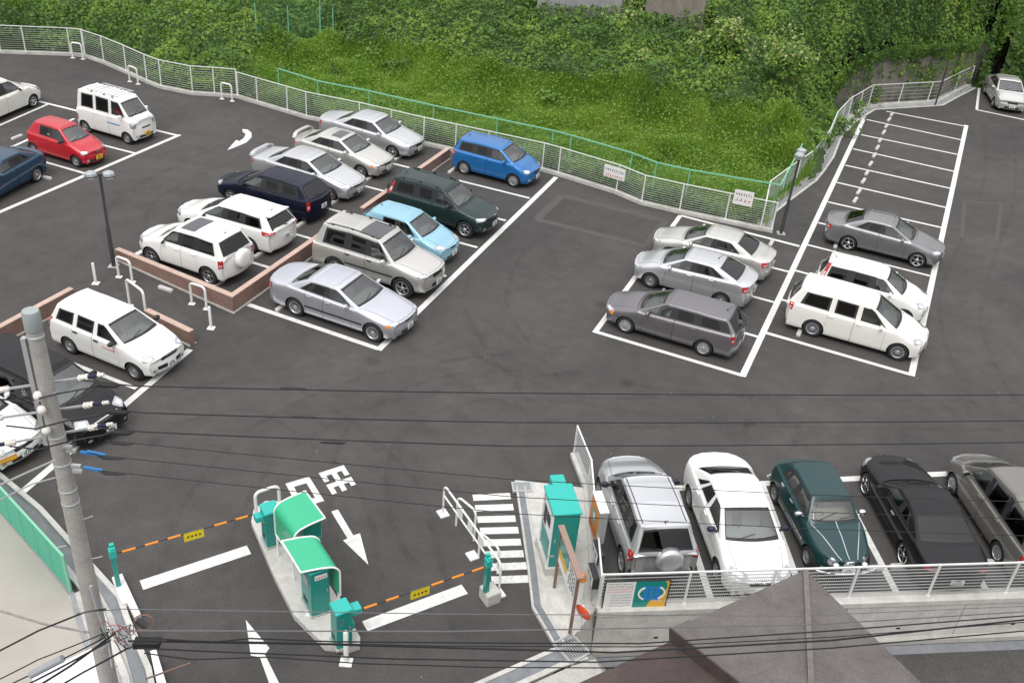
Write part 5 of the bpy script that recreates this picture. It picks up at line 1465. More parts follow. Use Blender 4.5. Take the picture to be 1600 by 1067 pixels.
slab('roof', [lp(LA_+.005, -.02, .03), lp(LA_+.38, -.02, .03), lp(LA_+.38, 5, .03), lp(LA_+.005, 5, .03)], M_ROOF, .09)
b = MB(); b.bar(lp(LA_+.385, .0, -.12), lp(LA_+.385, 5, -.12), .03, .30); b.build('step_board', M_ROOF2, root)
slab('roof', [lp(LA_+.30, .05, -.22), lp(LA_+6.4, .05, -.22), lp(LA_+6.4, 6, -.22), lp(LA_+.30, 6, -.22)], M_ROOF2)
b = MB(); b.bar(lp(0.03, 0.03, .02), lp(LA_+2.0, LA_+2.0, .02), .085, .04); b.build('hip_cap', patchy('hip_cap_grey', (.215, .195, .175), (.15, .132, .12), 5), root)
b = MB(); b.bar(lp(0, .04, -.09), lp(LA_, .04, -.09), .03, .10); b.bar(rp_(.04, 0, -.09), rp_(.04, 6.5, -.09), .03, .10); b.build('fascia', M_BROWN, root)
w_ = patchy('house_wall', (.55, .50, .42), (.47, .42, .36), 1.); b = MB(); q = [H0+EA*.6+EB*.6, H0+EA*7+EB*.6, H0+EA*7+EB*7, H0+EA*.6+EB*7]
b.prism([(p.x, p.y) for p in q], 0, H0.z-.75); b.build('wall', w_, root)

# ------------------------------------------------------------------ utility pole and wires
PB = at_d(47, 485, 13.0); PX, PY, PT = PB.x, PB.y, PB.z
root = empty('utility_pole', (PX, PY, -1.2)); tag(root, 'tall grey concrete utility pole with insulators and wires at left', 'utility pole'); hp = PT+1.2
def P3(px, py, ref): 
    """world point on the pole-facing vertical plane through the pole, relative to root"""
    d = ((px-800)/CF*C_R - (py-533.5)/CF*C_U + C_F); n = Vector((C_F.x, C_F.y, 0)).normalized(); o = Vector((0, 0, CH)); t = (Vector((PX, PY, 0))+n*ref-o).dot(n)/d.dot(n); return o+d*t-root.location
b = MB(); prof = []
for k in range(13): z = hp*k/12; prof.append((.172-.066*k/12, z))
prof[-1] = (.106, hp-.3); b.lathe(prof, 24); b.build('shaft', M_POLE, root, smooth=True)
b = MB(); b.lathe([(.112, hp-.30), (.116, hp-.29), (.116, hp-.04), (.105, hp), (.001, hp+.005)], 20); b.build('cap', mat('cap_grey', (.33, .36, .36), .5), root, smooth=True, auto=50)
b = MB(); b.box((-.165, -.10, hp-2.2), (-.10, -.02, hp-.40)); 
b.build('channel_bar', M_GALV, root)
for z in (hp-.42, hp-1.35, hp-2.1, hp-2.6, hp-3.1, hp-3.35):
    b = MB(); q = .172-.066*z/hp+.004; b.lathe([(q-.003, z), (q+.004, z+.01), (q+.004, z+.04), (q-.003, z+.05)], 16); b.build('band', M_GALV, root)
arms = [((15, 607), (122, 591)), ((5, 652), (130, 634)), ((25, 690), (138, 669))]
def insul(a, d, s=1., nm='insulator'):
    b = MB(); a = Vector(a); d = Vector(d).normalized(); L = .20*s
    pts = [a+d*L*t for t in (0, .15, .16, .3, .31, .45, .46, .6, .61, .8, .81, 1)]; rs = [.03, .03, .062, .055, .035, .035, .060, .055, .035, .045, .06, .05]
    b.tube(pts, [r*s for r in rs], 12); return b.build(nm, M_PORC, root)
for (l, r_) in arms:
    A = P3(*l, .12); B = P3(*r_, .12); b = MB(); b.bar(A, B, .028, .028); b.build('crossarm', M_GALV, root); d = (B-A).normalized()
    insul(B, d, .8); insul(A, -d, .8)
    b = MB(); b.tube([B+d*.16, B+d*.29], .032, 8); b.build('clamp_sleeve', mat('dark_blue_sleeve', (.012, .014, .05), .5), root)
    b = MB(); b.tube([A-d*.16, A-d*.29], .032, 8); b.build('clamp_sleeve', MATS['dark_blue_sleeve'], root)
    insul(B+d*.29, d, .5)
for q in ((59, 618), (65, 640), (72, 672)):
    c = P3(*q, -.20); b = MB(); b.lathe([(.02, -.09), (.03, -.05), (.058, -.04), (.062, 0), (.052, .035), (.03, .06), (.001, .065)], 16, 0, 'z', c); b.build('pin_insulator', M_PORC, root, smooth=True)
for (a, c) in (((136, 705), (165, 711)), ((126, 706), (153, 710)), ((131, 730), (160, 735))): b = MB(); b.bar(P3(*a, -.05), P3(*c, -.05), .035, .035); b.build('blue_sleeve', M_BLUEP, root)
for q in ((106, 698), (112, 704), (120, 728), (122, 736)): b = MB(); b.bar(P3(*q, -.05)-Vector((.08, 0, 0)), P3(*q, -.05)+Vector((.06, 0, .0)), .05, .05); b.build('clamp', M_GALV, root)
for k, (a, c) in enumerate((((128, 812), (145, 806)), ((142, 873), (160, 869)), ((104, 852), (90, 855)), ((96, 700), (112, 690)), ((160, 1047), (184, 1040)))):
    b = MB(); b.tube([P3(*a, 0), P3(*c, 0)], .01, 6); b.build('step_bolt', M_GALV, root)
# stay tube down the shaft and junction clutter
b = MB(); b.tube([P3(142, 915, -.2), P3(152, 950, -.2), P3(170, 1000, -.2), P3(176, 1040, -.2)], .028, 8); b.build('conduit', M_GALV, root)
rr2 = random.Random(5)
b = MB()
for k in range(46):
    c = (rr2.uniform(168, 205), rr2.uniform(975, 1000)); e = (c[0]+rr2.uniform(-25, 25), c[1]+rr2.uniform(-10, 18)); m_ = ((c[0]+e[0])/2+rr2.uniform(-8, 8), (c[1]+e[1])/2+rr2.uniform(-8, 14))
    b.tube([P3(*c, -.25), P3(*m_, -.3), P3(*e, -.25)], .007, 5, rr2.choice((0, 0, 1, 2)))
b.build('loose_wiring', [M_CABLE, mat('wire_red', (.35, .05, .05), .5), M_GALV], root)
b = MB(); b.obox(P3(230, 1004, -.25), C_R*.21, Z*.06, Vector((0, .08, 0))); b.build('cable_junction_box', M_CABLE, root)
b = MB(); ts = [P3(225+16*math.cos(a), 972+12*math.sin(a), -.2) for a in np.linspace(2.6, 8.6, 14)]; b.tube(ts, .008, 5); b.build('cable_loop', mat('copper_cable', (.30, .13, .08), .5), root)
b = MB(); b.bar(P3(214, 968, -.2), P3(228, 978, -.2), .09, .07); b.build('terminal_box', M_DKGY, root)

def wire(label, pts, r=.009, ma=None, sag=0., group='overhead wires', z=None, name='overhead_wire'):
    """pts: picture points with distance; drawn as a smooth hanging cable"""
    P = [at_d(*p) for p in pts]; out = []
    for i in range(len(P)-1):
        a, c = P[i], P[i+1]; n = 10
        for k in range(n): t = k/n; out.append(a+(c-a)*t-Z*sag*4*t*(1-t)*(c-a).length/20)
    out.append(P[-1]); b = MB(); b.tube(out, r, 5); o = b.build(name, ma or M_CABLE); tag(o, label, 'wire', group); return o
for (y0, x0, ym, y1, lab) in ((598, 150, 609, 617, 'highest'), (640, 165, 654, 657, 'middle'), (672, 170, 690, 690, 'lowest')):
    wire('%s of three thicker dark wires running right from the insulators across the lot' % lab, [(x0-22, y0-4, 13), (x0+60, y0+(5 if lab != 'lowest' else 3), 13.), (800, ym+{'highest': 5, 'middle': 6, 'lowest': 7}[lab], 14.5), (1780, {'highest': 616, 'middle': 655, 'lowest': 688}[lab], 17), (2500, {'highest': 585, 'middle': 618, 'lowest': 645}[lab], 20)], .010, sag=.05)
    P_ = [P3(x0-22, y0-4, -.05), P3(x0+18, y0+3, -.05)]
    b = MB(); b.tube([P3(x0-5, y0+4, 0), P3(x0+8, y0+4, 0), P3(x0+30, y0+5, 0), P3(x0+40, y0+3, 0)], [.012, .035, .03, .010], 8); b.build('wire_clamp', M_CABLE, root)
    # jumper loops over the pole
    b = MB(); b.tube([P3(x0-155, y0+25, -.1), P3(x0-110, y0+30, -.2), P3(x0-60, y0+17, -.3), P3(x0-10, y0+8, -.2), P3(x0+8, y0+2, -.1)], .012, 6); b.build('jumper_cable', M_CABLE, root)
for (x0, y0, y1, y2, lab) in ((195, 691, 737, 776, 'highest'), (180, 714, 764, 803, 'middle'), (183, 738, 790, 829, 'lowest')):
    wire('%s of the three thin wires crossing the entrance road and the bottom row of cars' % lab, [(x0-30, y0-3, 12.8), (x0, y0, 12.9), (800, y1+12, 14.), (1250, y2-4, 15.5), (1750, y2+12, 17), (2500, y2+20, 20)], .006, sag=.03)
    b = MB(); b.tube([P3(x0-28, y0-1, -.05), P3(x0-18, y0+1, -.05), P3(x0, y0+2, -.05), P3(x0+14, y0+3, -.05)], [.006, .026, .024, .008], 6); b.build('wire_clamp', M_CABLE, root)
wire('pale single wire crossing the bottom of the entrance road below the stop lines', [(120, 958, 11.6), (190, 951, 11.5), (700, 959, 12), (1250, 962, 13), (1750, 940, 15), (2500, 880, 18)], .006, M_WIREG)
wire('lashed telecom cable just above the black cable bundle at the bottom', [(200, 985, 11.4), (700, 986, 12), (1000, 981, 12.6), (1280, 975, 13.2), (1750, 946, 15), (2500, 890, 18)], .009, M_WIREG)
wire('thick black cable of the bundle across the bottom, upper', [(200, 1001, 11.3), (500, 1006, 11.8), (960, 1019, 12.4), (1300, 1000, 13), (1750, 952, 15), (2500, 900, 18)], .013)
wire('thick black cable of the bundle across the bottom, lower', [(215, 1012, 11.3), (320, 1017, 11.5), (620, 1029, 12), (930, 1034, 12.4), (1300, 1012, 13), (1750, 972, 15), (2500, 915, 18)], .010)
wire('wavy black cable running close above the upper thick cable at the bottom', [(215, 995, 11.3), (330, 1003, 11.5), (390, 997, 11.6), (520, 1002, 11.8), (760, 1004, 12.2), (1000, 1005, 12.6), (1300, 985, 13), (1750, 950, 15), (2500, 897, 18)], .010)
wire('drooping black cable lowest of all across the bottom of the photo', [(225, 1020, 11.3), (300, 1030, 11.5), (420, 1026, 11.7), (560, 1036, 11.9), (760, 1042, 12.2), (960, 1043, 12.5)], .008)
for (x_, y_, d_, lb_) in ((458, 607, 13.7, 'highest'), (475, 652, 13.8, 'middle'), (520, 692, 13.85, 'lowest')):
    b = MB(); b.tube([at_d(x_-20, y_-1, d_), at_d(x_-14, y_-1, d_), at_d(x_+14, y_, d_), at_d(x_+20, y_, d_)], [.008, .018, .018, .008], 6); o = b.build('wire_sleeve', M_CABLE); tag(o, 'small black sleeve part way along the %s of the three thicker wires' % lb_, 'wire sleeve', 'sleeves on the overhead wires')
wire('thin black cable between the two thick cables across the bottom', [(260, 1000, 11.4), (430, 1003, 11.6), (700, 1009, 12), (1000, 1010, 12.6), (1300, 995, 13), (1750, 960, 15), (2500, 905, 18)], .007)
wire('dark cable climbing from the lower left edge of the photo to the pole', [(-60, 900, 12.5), (0, 872, 12.2), (60, 846+60-10, 12), (130, 955, 11.7)][:2]+[(70, 905-22, 12), (110, 962-4-0, 11.8)], .012) if False else wire('dark cable from the left edge rising across the beige yard to the pole', [(-60, 1045, 12.5), (0, 1016, 12.2), (60, 985, 12.), (130, 957, 11.7), (165, 951, 11.5)], .012)
wire('pale stay wire from the pole to the left edge above the green sheet fence', [(85, 719, 12.6), (40, 739, 12.9), (-40, 776, 13.3)], .014, M_GALV)
wire('lower pale stay wire from the pole to the left, ending over the green sheet fence', [(86, 746, 12.5), (50, 756, 12.8), (-40, 800, 13.2)], .010, M_GALV)
wire('worn grey stay wire over the beige yard from the left edge', [(-40, 940, 12.9), (0, 954, 12.7), (70, 975, 12.3), (140, 988, 11.8)], .016, mat('stay_grey', (.22, .205, .19), .6, noise=(9, .3, (.32, .31, .29))))
for k, (a, m_, c) in enumerate((((-30, 1075), (60, 1030), (160, 990)), ((-30, 1090), (80, 1038), (165, 995)), ((0, 1090), (90, 1045), (172, 1000)), ((20, 1095), (110, 1040), (178, 990)), ((50, 1095), (130, 1050), (200, 1012)))):
    wire(['thinnest outer cable of the bundle leaving the bottom left corner', 'second cable of the bottom left bundle, counted from the yard side', 'middle cable of the bottom left bundle', 'fourth cable of the bottom left bundle, counted from the yard side', 'innermost cable of the bottom left bundle, over the ribbed roof'][k], [(*a, 11.8), (*m_, 11.6), (*c, 11.3)], [.008, .009, .012, .014, .012][k], sag=.1, group='cables at the bottom left')
b = MB(); b.tube([at_d(48, 1054, 11.55), at_d(98, 1028, 11.5)], .045, 10); o = b.build('cable_closure', mat('closure_grey', (.30, .31, .33), .5)); tag(o, 'grey cylindrical cable closure hanging on the bottom left cable bundle', 'cable closure')
# broom-like sticks at the bottom, right of the pole foot
b = MB(); b.tube([at(228, 1060, .5), at(298, 1035, .9)], .018, 6); o = b.build('brown_rod', M_BROWN); tag(o, 'thin brown rod sticking out over the left lane at the bottom edge', 'rod')
# ------------------------------------------------------------------ overgrown bank
def vnoise(x, y, f, seed):
    r = np.random.RandomState(seed); T = r.rand(128, 128); x = np.asarray(x)*f+37.3; y = np.asarray(y)*f+11.7
    i = np.floor(x).astype(int); j = np.floor(y).astype(int); u = x-i; v = y-j; u = u*u*(3-2*u); v = v*v*(3-2*v)
    g = lambda a, b_: T[a % 128, b_ % 128]
    return (g(i, j)*(1-u)+g(i+1, j)*u)*(1-v)+(g(i, j+1)*(1-u)+g(i+1, j+1)*u)*v
ctrl = []
def cpt(px, py, z): p = at(px, py, z); ctrl.append((p.x, p.y, z))
# foot of the white fence, a little behind
for q in offset(FW, 1.2)[::2]: ctrl.append((q.x, q.y, 0.0))
for q in offset(FW, -3)[::3]: ctrl.append((q.x, q.y, 0.0))
# grass shelf
for q in ((450, 120), (560, 140), (700, 160), (850, 190), (980, 222), (1090, 250), (1180, 270)): cpt(*q, 0.1)
for q in ((540, 95), (650, 120), (770, 150), (900, 180), (1010, 205), (1120, 225), (1210, 240)): cpt(*q, .35)
# foot of the dark step and its brow
for q in ((500, 75), (600, 92), (700, 112), (800, 140), (900, 158), (1000, 178), (1100, 196), (1190, 214)): cpt(*q, .6)
for q in ((510, 40), (600, 48), (700, 68), (800, 86), (900, 108), (1000, 130), (1100, 150), (1200, 172), (1270, 200)): cpt(*q, 2.1)
for q in ((560, 15), (700, 30), (830, 52), (950, 78), (1060, 105), (1160, 130)): cpt(*q, 2.5)
for q in ((600, -30), (760, -10), (880, 25), (1000, 52), (1080, 75)): cpt(*q, 3.2)
# left kudzu mound
for q in ((140, 40), (200, 70), (260, 88), (330, 95), (380, 92)): cpt(*q, 1.0)
for q in ((150, 10), (220, 30), (300, 45), (370, 55), (420, 50)): cpt(*q, 1.9)
for q in ((-60, 30), (0, 32), (60, 33), (110, 34)): cpt(*q, .8)
for q in ((-60, -20), (0, -10), (100, -15), (200, -30), (330, -20), (450, -30)): cpt(*q, 2.6)
# right bank above the retaining wall
for q in ((1100, 95), (1160, 120), (1230, 150)): cpt(*q, 2.8)
WLb = [at(1292, 176), at(1320, 166), at(1372, 158), at(1456, 152), at(1500, 138), at(1545, 112)]
WLt = [p+Z*h for p, h in zip(WLb, (1.6, 2.3, 2.7, 2.75, 2.6, 2.4))]
upd = Vector((.35, 1, 0)).normalized()
for p in WLt: ctrl.append((p.x+upd.x*.5, p.y+upd.y*.5, p.z+.3)); ctrl.append((p.x+upd.x*1.3, p.y+upd.y*1.3, p.z+2.4)); ctrl.append((p.x+upd.x*2.6, p.y+upd.y*2.6, p.z+4.6)); ctrl.append((p.x+upd.x*6.0, p.y+upd.y*6.0, p.z+6.4))
for x, y, z in ((16, 70, 6.5), (10, 78, 5.5), (0, 78, 4.5), (-10, 74, 4), (-25, 72, 3.5), (-45, 70, 3.2), (25, 85, 9), (40, 95, 9), (-40, 100, 7), (0, 110, 9), (40, 120, 11)): ctrl.append((x, y, z))
for t in (.12, .25, .4, .6, .8, 1.): p = FW[-1]+(Vector((60, 66, 0))-FW[-1])*t; ctrl.append((p.x, p.y+.6, .1)); ctrl.append((p.x, p.y+3.5, 1.6)); ctrl.append((p.x, p.y+8, 4.0))
C_ = np.array(ctrl); rs = np.random.RandomState(1); C_[:, :2] += rs.rand(len(C_), 2)*.01
D_ = np.hypot(C_[:, None, 0]-C_[None, :, 0], C_[:, None, 1]-C_[None, :, 1])
Am = np.block([[D_+np.eye(len(C_))*-.15, np.c_[np.ones(len(C_)), C_[:, :2]]], [np.c_[np.ones(len(C_)), C_[:, :2]].T, np.zeros((3, 3))]])
wgt = np.linalg.solve(Am, np.r_[C_[:, 2], 0, 0, 0])
def terr(x, y):
    x = np.atleast_1d(x).astype(float); y = np.atleast_1d(y).astype(float); out = np.empty(len(x))
    for k in range(0, len(x), 20000):
        xx, yy = x[k:k+20000], y[k:k+20000]; d = np.hypot(xx[:, None]-C_[None, :, 0], yy[:, None]-C_[None, :, 1])
        out[k:k+20000] = d@wgt[:-3]+wgt[-3]+wgt[-2]*xx+wgt[-1]*yy
    return out
LP = np.array([(p.x, p.y) for p in offset(FW, .26)]+[(60, 66), (60, 10), (-70, 10), (-70, FW[0].y)])
WLP = np.array([(p.x, p.y) for p in WLb])
def inpoly(x, y, P):
    c = np.zeros(len(x), bool); n = len(P)
    for i in range(n):
        x1, y1 = P[i]; x2, y2 = P[(i+1) % n]
        if y1 == y2: continue
        cond = ((y1 > y) != (y2 > y)) & (x < (x2-x1)*(y-y1)/(y2-y1)+x1); c ^= cond
    return c
# strip between fence and retaining wall keeps to the ground
FRONT = np.array([(p.x, p.y) for p in WLb]+[(p.x+.5, p.y-1.0) for p in FW[:26:-1]])
def hgt(x, y):
    x = np.atleast_1d(x).astype(float); y = np.atleast_1d(y).astype(float)
    z = terr(x, y); lump = (vnoise(x, y, .35, 3)-.5)*.9+(vnoise(x, y, .9, 4)-.5)*.45
    z = z+lump*np.clip((z-.3)/1.2, .1, 1.0)
    f = inpoly(x, y, FRONT); z = np.where(f, np.minimum(z, .05), z)
    return np.maximum(z, -.05)
_hx = np.arange(-62, 64, .3); _hy = np.arange(30, 128, .3); _A, _B = np.meshgrid(_hx, _hy); _H = hgt(_A.ravel(), _B.ravel()).reshape(_A.shape)
def hgt(x, y):
    x = np.atleast_1d(x).astype(float); y = np.atleast_1d(y).astype(float); u = np.clip((x+62)/.3, 0, len(_hx)-2.001); v = np.clip((y-30)/.3, 0, len(_hy)-2.001)
    i = u.astype(int); j = v.astype(int); a = u-i; c = v-j
    return (_H[j, i]*(1-a)+_H[j, i+1]*a)*(1-c)+(_H[j+1, i]*(1-a)+_H[j+1, i+1]*a)*c
gx = np.arange(-60, 62, .4); gy = np.arange(34, 125, .4); GX, GY = np.meshgrid(gx, gy); HZ = hgt(GX.ravel(), GY.ravel()).reshape(GX.shape)
ins = inpoly(GX.ravel(), GY.ravel(), LP).reshape(GX.shape); frt = inpoly(GX.ravel(), GY.ravel(), FRONT).reshape(GX.shape)
vs = np.c_[GX.ravel(), GY.ravel(), np.where(ins, -.6, HZ).ravel()-.06].tolist(); nx = len(gx); fs = []
for j in range(len(gy)-1):
    for i in range(nx-1):
        q_ = frt[j, i]+0+frt[j+1, i]+frt[j, i+1]+frt[j+1, i+1]
        if 0 < q_ < 4: continue
        if not (ins[j, i] and ins[j+1, i] and ins[j, i+1] and ins[j+1, i+1]): fs.append((j*nx+i, j*nx+i+1, (j+1)*nx+i+1, (j+1)*nx+i))
b = MB(); b.v = vs; b.f = fs; b.m = [0]*len(fs)
tag(b.build('bank', patchy('bank_soil', (.060, .105, .030), (.040, .072, .020), .8), smooth=True), kind='structure')
def leafmat(name, c, tr=.35):
    m = bpy.data.materials.new(name); m.use_nodes = True; nt = m.node_tree; b = nt.nodes['Principled BSDF']; b.inputs['Base Color'].default_value = (*c, 1); b.inputs['Roughness'].default_value = .55
    b.inputs['Specular IOR Level'].default_value = .3
    t = nt.nodes.new('ShaderNodeBsdfTranslucent'); t.inputs[0].default_value = (c[0]*1.3, c[1]*1.25, c[2]*.6, 1); mx = nt.nodes.new('ShaderNodeMixShader'); mx.inputs[0].default_value = tr
    nt.links.new(b.outputs[0], mx.inputs[1]); nt.links.new(t.outputs[0], mx.inputs[2]); nt.links.new(mx.outputs[0], nt.nodes['Material Output'].inputs[0]); return m
LEAF = [leafmat('leaf_dark', (.070, .140, .032)), leafmat('leaf_mid', (.105, .205, .042)), leafmat('leaf_bright', (.165, .280, .045)), leafmat('leaf_yellow', (.26, .36, .07)), leafmat('leaf_brownish', (.12, .10, .035)), leafmat('leaf_cream', (.42, .45, .20))]
GRASS = [leafmat('grass_bright', (.245, .395, .070), .5), leafmat('grass_mid', (.175, .315, .050), .5), leafmat('grass_yellow', (.33, .44, .11), .5)]
def leaves(name, P, N, size, mats, mi, lift=None, spread=.55):
    """P, N (n,3): one folded leaf (two triangles) each"""
    n = len(P); r = nrg
    nn = N+r.normal(0, spread, (n, 3)); nn /= np.linalg.norm(nn, axis=1)[:, None]
    a = np.cross(nn, r.normal(0, 1, (n, 3))); a /= np.linalg.norm(a, axis=1)[:, None]; c = np.cross(nn, a)
    s = (size*(.6+.8*r.rand(n)))[:, None]
    v0 = P-a*s*.5; v1 = P+c*s*.42-nn*s*.10; v2 = P+a*s*.5; v3 = P-c*s*.42-nn*s*.10
    V = np.stack([v0, v1, v2, v3], 1).reshape(-1, 3); me = bpy.data.meshes.new(name); me.vertices.add(4*n); me.vertices.foreach_set('co', V.ravel())
    k = np.arange(n)*4; F = np.stack([k, k+2, k+1, k, k+3, k+2], 1).ravel()
    me.loops.add(6*n); me.loops.foreach_set('vertex_index', F); me.polygons.add(2*n); me.polygons.foreach_set('loop_start', np.arange(2*n)*3); me.polygons.foreach_set('loop_total', np.full(2*n, 3))
    for m in mats: me.materials.append(m)
    me.polygons.foreach_set('material_index', np.repeat(mi, 2)); me.update(); me.validate()
    o = bpy.data.objects.new(name, me); col.objects.link(o); return o
def blades(name, P, h, w, mats, mi, lean=.35):
    n = len(P); r = nrg; a = r.rand(n)*6.283; d = np.c_[np.cos(a), np.sin(a), np.zeros(n)]; t = np.c_[r.normal(0, lean, n)*h, r.normal(0, lean, n)*h, h]
    s = np.c_[-d[:, 1], d[:, 0], d[:, 2]]*w[:, None]*.5
    m_ = P+t*.55+np.c_[t[:, 0]*-.1, t[:, 1]*-.1, np.zeros(n)]; V = np.stack([P-s, P+s, m_+s*.8, m_-s*.8, P+t], 1).reshape(-1, 3)
    me = bpy.data.meshes.new(name); me.vertices.add(5*n); me.vertices.foreach_set('co', V.ravel()); k = np.arange(n)*5
    F = np.stack([k, k+1, k+2, k, k+2, k+3, k+3, k+2, k+4], 1).ravel(); me.loops.add(9*n); me.loops.foreach_set('vertex_index', F); me.polygons.add(3*n); me.polygons.foreach_set('loop_start', np.arange(3*n)*3); me.polygons.foreach_set('loop_total', np.full(3*n, 3))
    for m in mats: me.materials.append(m)
    me.polygons.foreach_set('material_index', np.repeat(mi, 3)); me.update(); me.validate(); o = bpy.data.objects.new(name, me); col.objects.link(o); return o
def visible_pts(n, seed):
    r = np.random.RandomState(seed); x = r.uniform(-42, 50, n); y = r.uniform(36, 100, n)
    k = ~inpoly(x, y, LP); x, y = x[k], y[k]; z = hgt(x, y)
    d = np.c_[x, y, z-CH]; fw = d@np.array(C_F); px = 800+CF*(d@np.array(C_R))/fw; py = 533.5-CF*(d@np.array(C_U))/fw
    k = (px > -130) & (px < 1730) & (py > -110); return x[k], y[k], z[k], px[k], py[k]
def normals(x, y):
    e = .35; zx = (hgt(x+e, y)-hgt(x-e, y))/(2*e); zy = (hgt(x, y+e)-hgt(x, y-e))/(2*e); n = np.c_[-zx, -zy, np.ones(len(x))]; sl = np.hypot(zx, zy); return n/np.linalg.norm(n, axis=1)[:, None], sl
# what grows where: grass on the lower shelf, creepers elsewhere
GR = np.array([(p.x, p.y) for p in [at(*q) for q in ((395, 118), (405, 160), (640, 215), (870, 265), (1200, 355), (1262, 290), (1240, 232), (1190, 222), (1090, 205), (980, 188), (880, 168), (790, 150), (700, 128), (600, 108), (520, 98), (440, 100))]])
x, y, z, px, py = visible_pts(1500000, 21)
g = inpoly(x, y, GR); blend = vnoise(x, y, .6, 8)
gmask = g & (blend < .82); 
# creepers
k = ~gmask; X1, Y1, Z1 = x[k], y[k], z[k]; N1, sl = normals(X1, Y1); 
dens = .46*np.sqrt(1+np.clip(sl, 0, 4)**2); rp_n = np.floor(dens+nrg.rand(len(X1))).astype(int); ix_ = np.repeat(np.arange(len(X1)), rp_n); X1 = X1[ix_]+nrg.normal(0, .06, len(ix_)); Y1 = Y1[ix_]+nrg.normal(0, .06, len(ix_)); N1, sl = N1[ix_], sl[ix_]; ok_ = ~inpoly(X1, Y1, LP); X1, Y1, N1, sl = X1[ok_], Y1[ok_], N1[ok_], sl[ok_]; Z1 = hgt(X1, Y1)
canopyh = .10+.62*vnoise(X1, Y1, 1.1, 5)**1.3+.30*vnoise(X1, Y1, 2.9, 6); onf = inpoly(X1, Y1, FRONT); hh = canopyh*(nrg.rand(len(X1))**.35)
hh = np.where(onf, hh*.3, hh); kf = ~onf | (nrg.rand(len(X1)) < .015); X1, Y1, Z1, N1, sl, hh = X1[kf], Y1[kf], Z1[kf], N1[kf], sl[kf], hh[kf]
P1_ = np.c_[X1, Y1, Z1]+N1*hh[:, None]
tone = vnoise(X1, Y1, .8, 7)+.35*vnoise(X1, Y1, 3.1, 17)+nrg.normal(0, .22, len(X1))
mi = np.where(tone < .42, 0, np.where(tone < .80, 1, np.where(tone < 1.25, 2, 3)))
# cream-flowering shrub patches
for q, rad in (((975, 45), 1.3), ((1110, 82), 1.2), ((1150, 85), 1.4), ((1010, 85), .8), ((1230, 85), 1.3)):
    c = at(*q, 3.0); dd_ = np.hypot(X1-c.x, Y1-c.y); s_ = (dd_ < rad) & (nrg.rand(len(X1)) < .22); mi = np.where(s_, 5, mi)
leaves('kudzu', P1_, N1, np.where(nrg.rand(len(X1)) < .2, .21, .15)*np.ones(len(X1)), LEAF, mi)
tag(bpy.data.objects['kudzu'], kind='stuff')
# grass
k = g; X2, Y2, Z2_ = x[k], y[k], z[k]; k2_ = nrg.rand(len(X2)) < 1.0; n = len(X2)
rep = 2; XX = np.repeat(X2, rep)+nrg.normal(0, .10, n*rep); YY = np.repeat(Y2, rep)+nrg.normal(0, .10, n*rep); ZZ = np.repeat(Z2_, rep)
tl_ = vnoise(XX, YY, .9, 9); h = (.26+.62*tl_)*(.6+.6*nrg.rand(n*rep)); gm = vnoise(XX, YY, .7, 12)+nrg.normal(0, .2, n*rep)
ok = ~inpoly(XX, YY, LP); XX, YY, ZZ, h, gm = XX[ok], YY[ok], ZZ[ok], h[ok], gm[ok]
blades('grass', np.c_[XX, YY, ZZ-.05], h, np.full(len(XX), .035), GRASS, np.where(gm < .42, 1, np.where(gm < .85, 0, 2))); tag(bpy.data.objects['grass'], kind='stuff')
# low leafy weeds mixed into the grass
s_ = nrg.rand(len(X2)) < .46; Xw, Yw, Zw = X2[s_], Y2[s_], Z2_[s_]; Nw = np.tile([0, 0, 1.], (len(Xw), 1))
leaves('weeds', np.c_[Xw, Yw, Zw+.22+.66*vnoise(Xw, Yw, .9, 9)*nrg.rand(len(Xw))**.4], Nw, np.full(len(Xw), .11), [LEAF[1], LEAF[2], LEAF[3], GRASS[0]], nrg.choice([0, 1, 1, 2, 3, 3], len(Xw))); tag(bpy.data.objects['weeds'], kind='stuff')
# weeds climbing the fence, one clump each
def climber(label, q, h, w, n=260, seed=0):
    r = np.random.RandomState(seed); p = at(*q); c = Vector((p.x, p.y, 0))+Vector((.38, .92, 0)).normalized()*.25
    P = np.c_[r.normal(0, w*.4, n)*.93, r.normal(0, .10, n)-r.rand(n)*0, r.rand(n)**.8*h]; P[:, 1] += P[:, 0]*-.4
    st = MB(); 
    for k in range(3): st.tube([(w*.2*(k-1), 0, 0), (w*.15*(k-1), .02, h*.5), (w*.3*(k-1), 0, h*.85)], .008, 5)
    root = empty('climbing_weed', c); tag(root, label, 'plant', 'weeds climbing the fences'); st.build('stem', M_BROWN, root)
    o = leaves('leaves', P, np.tile([0, -.6, .8], (n, 1)), np.full(n, .12), LEAF, r.choice([0, 1, 1, 2], n)); o.parent = root
for lb, q, h, w, n in (('leafy weed on the fence between the hoop guard and the topmost silver saloon', (480, 184), 1.2, .7, 260), ('small leafy weed at the fence foot behind the topmost silver saloon', (530, 196), .9, .4, 140), ('leafy weed at the fence foot in front of the topmost silver saloon', (672, 228), 1.0, .8, 260), ('leafy weed climbing the fence right of the bright blue hatchback', (855, 268), 1.3, .6, 260),
                       ('thin leafy weed on the fence left of the wide notice', (930, 292), 1.0, .4, 140), ('leafy weed on the fence right of the wide notice', (1052, 330), 1.0, .6, 200), ('bushy dark creeper where the two far fences meet beyond the hoop guard', (372, 150), 2.1, 1.7, 900), ('leafy weed on the kerb beside the single dark lamp post', (1250, 283), 1.0, .5, 200), ('creeper spilling over the fence bend halfway up the right kerb', (1312, 214), 1.0, 1.0, 420), ('bright creeper tuft on the fence at the foot of the concrete wall', (1360, 168), 1.2, .6, 240), ('creeper tuft on the fence just below the topmost fence bend', (1336, 186), 1.0, .6, 200)):
    climber(lb, q, h, w, n, hash(q) % 1000)
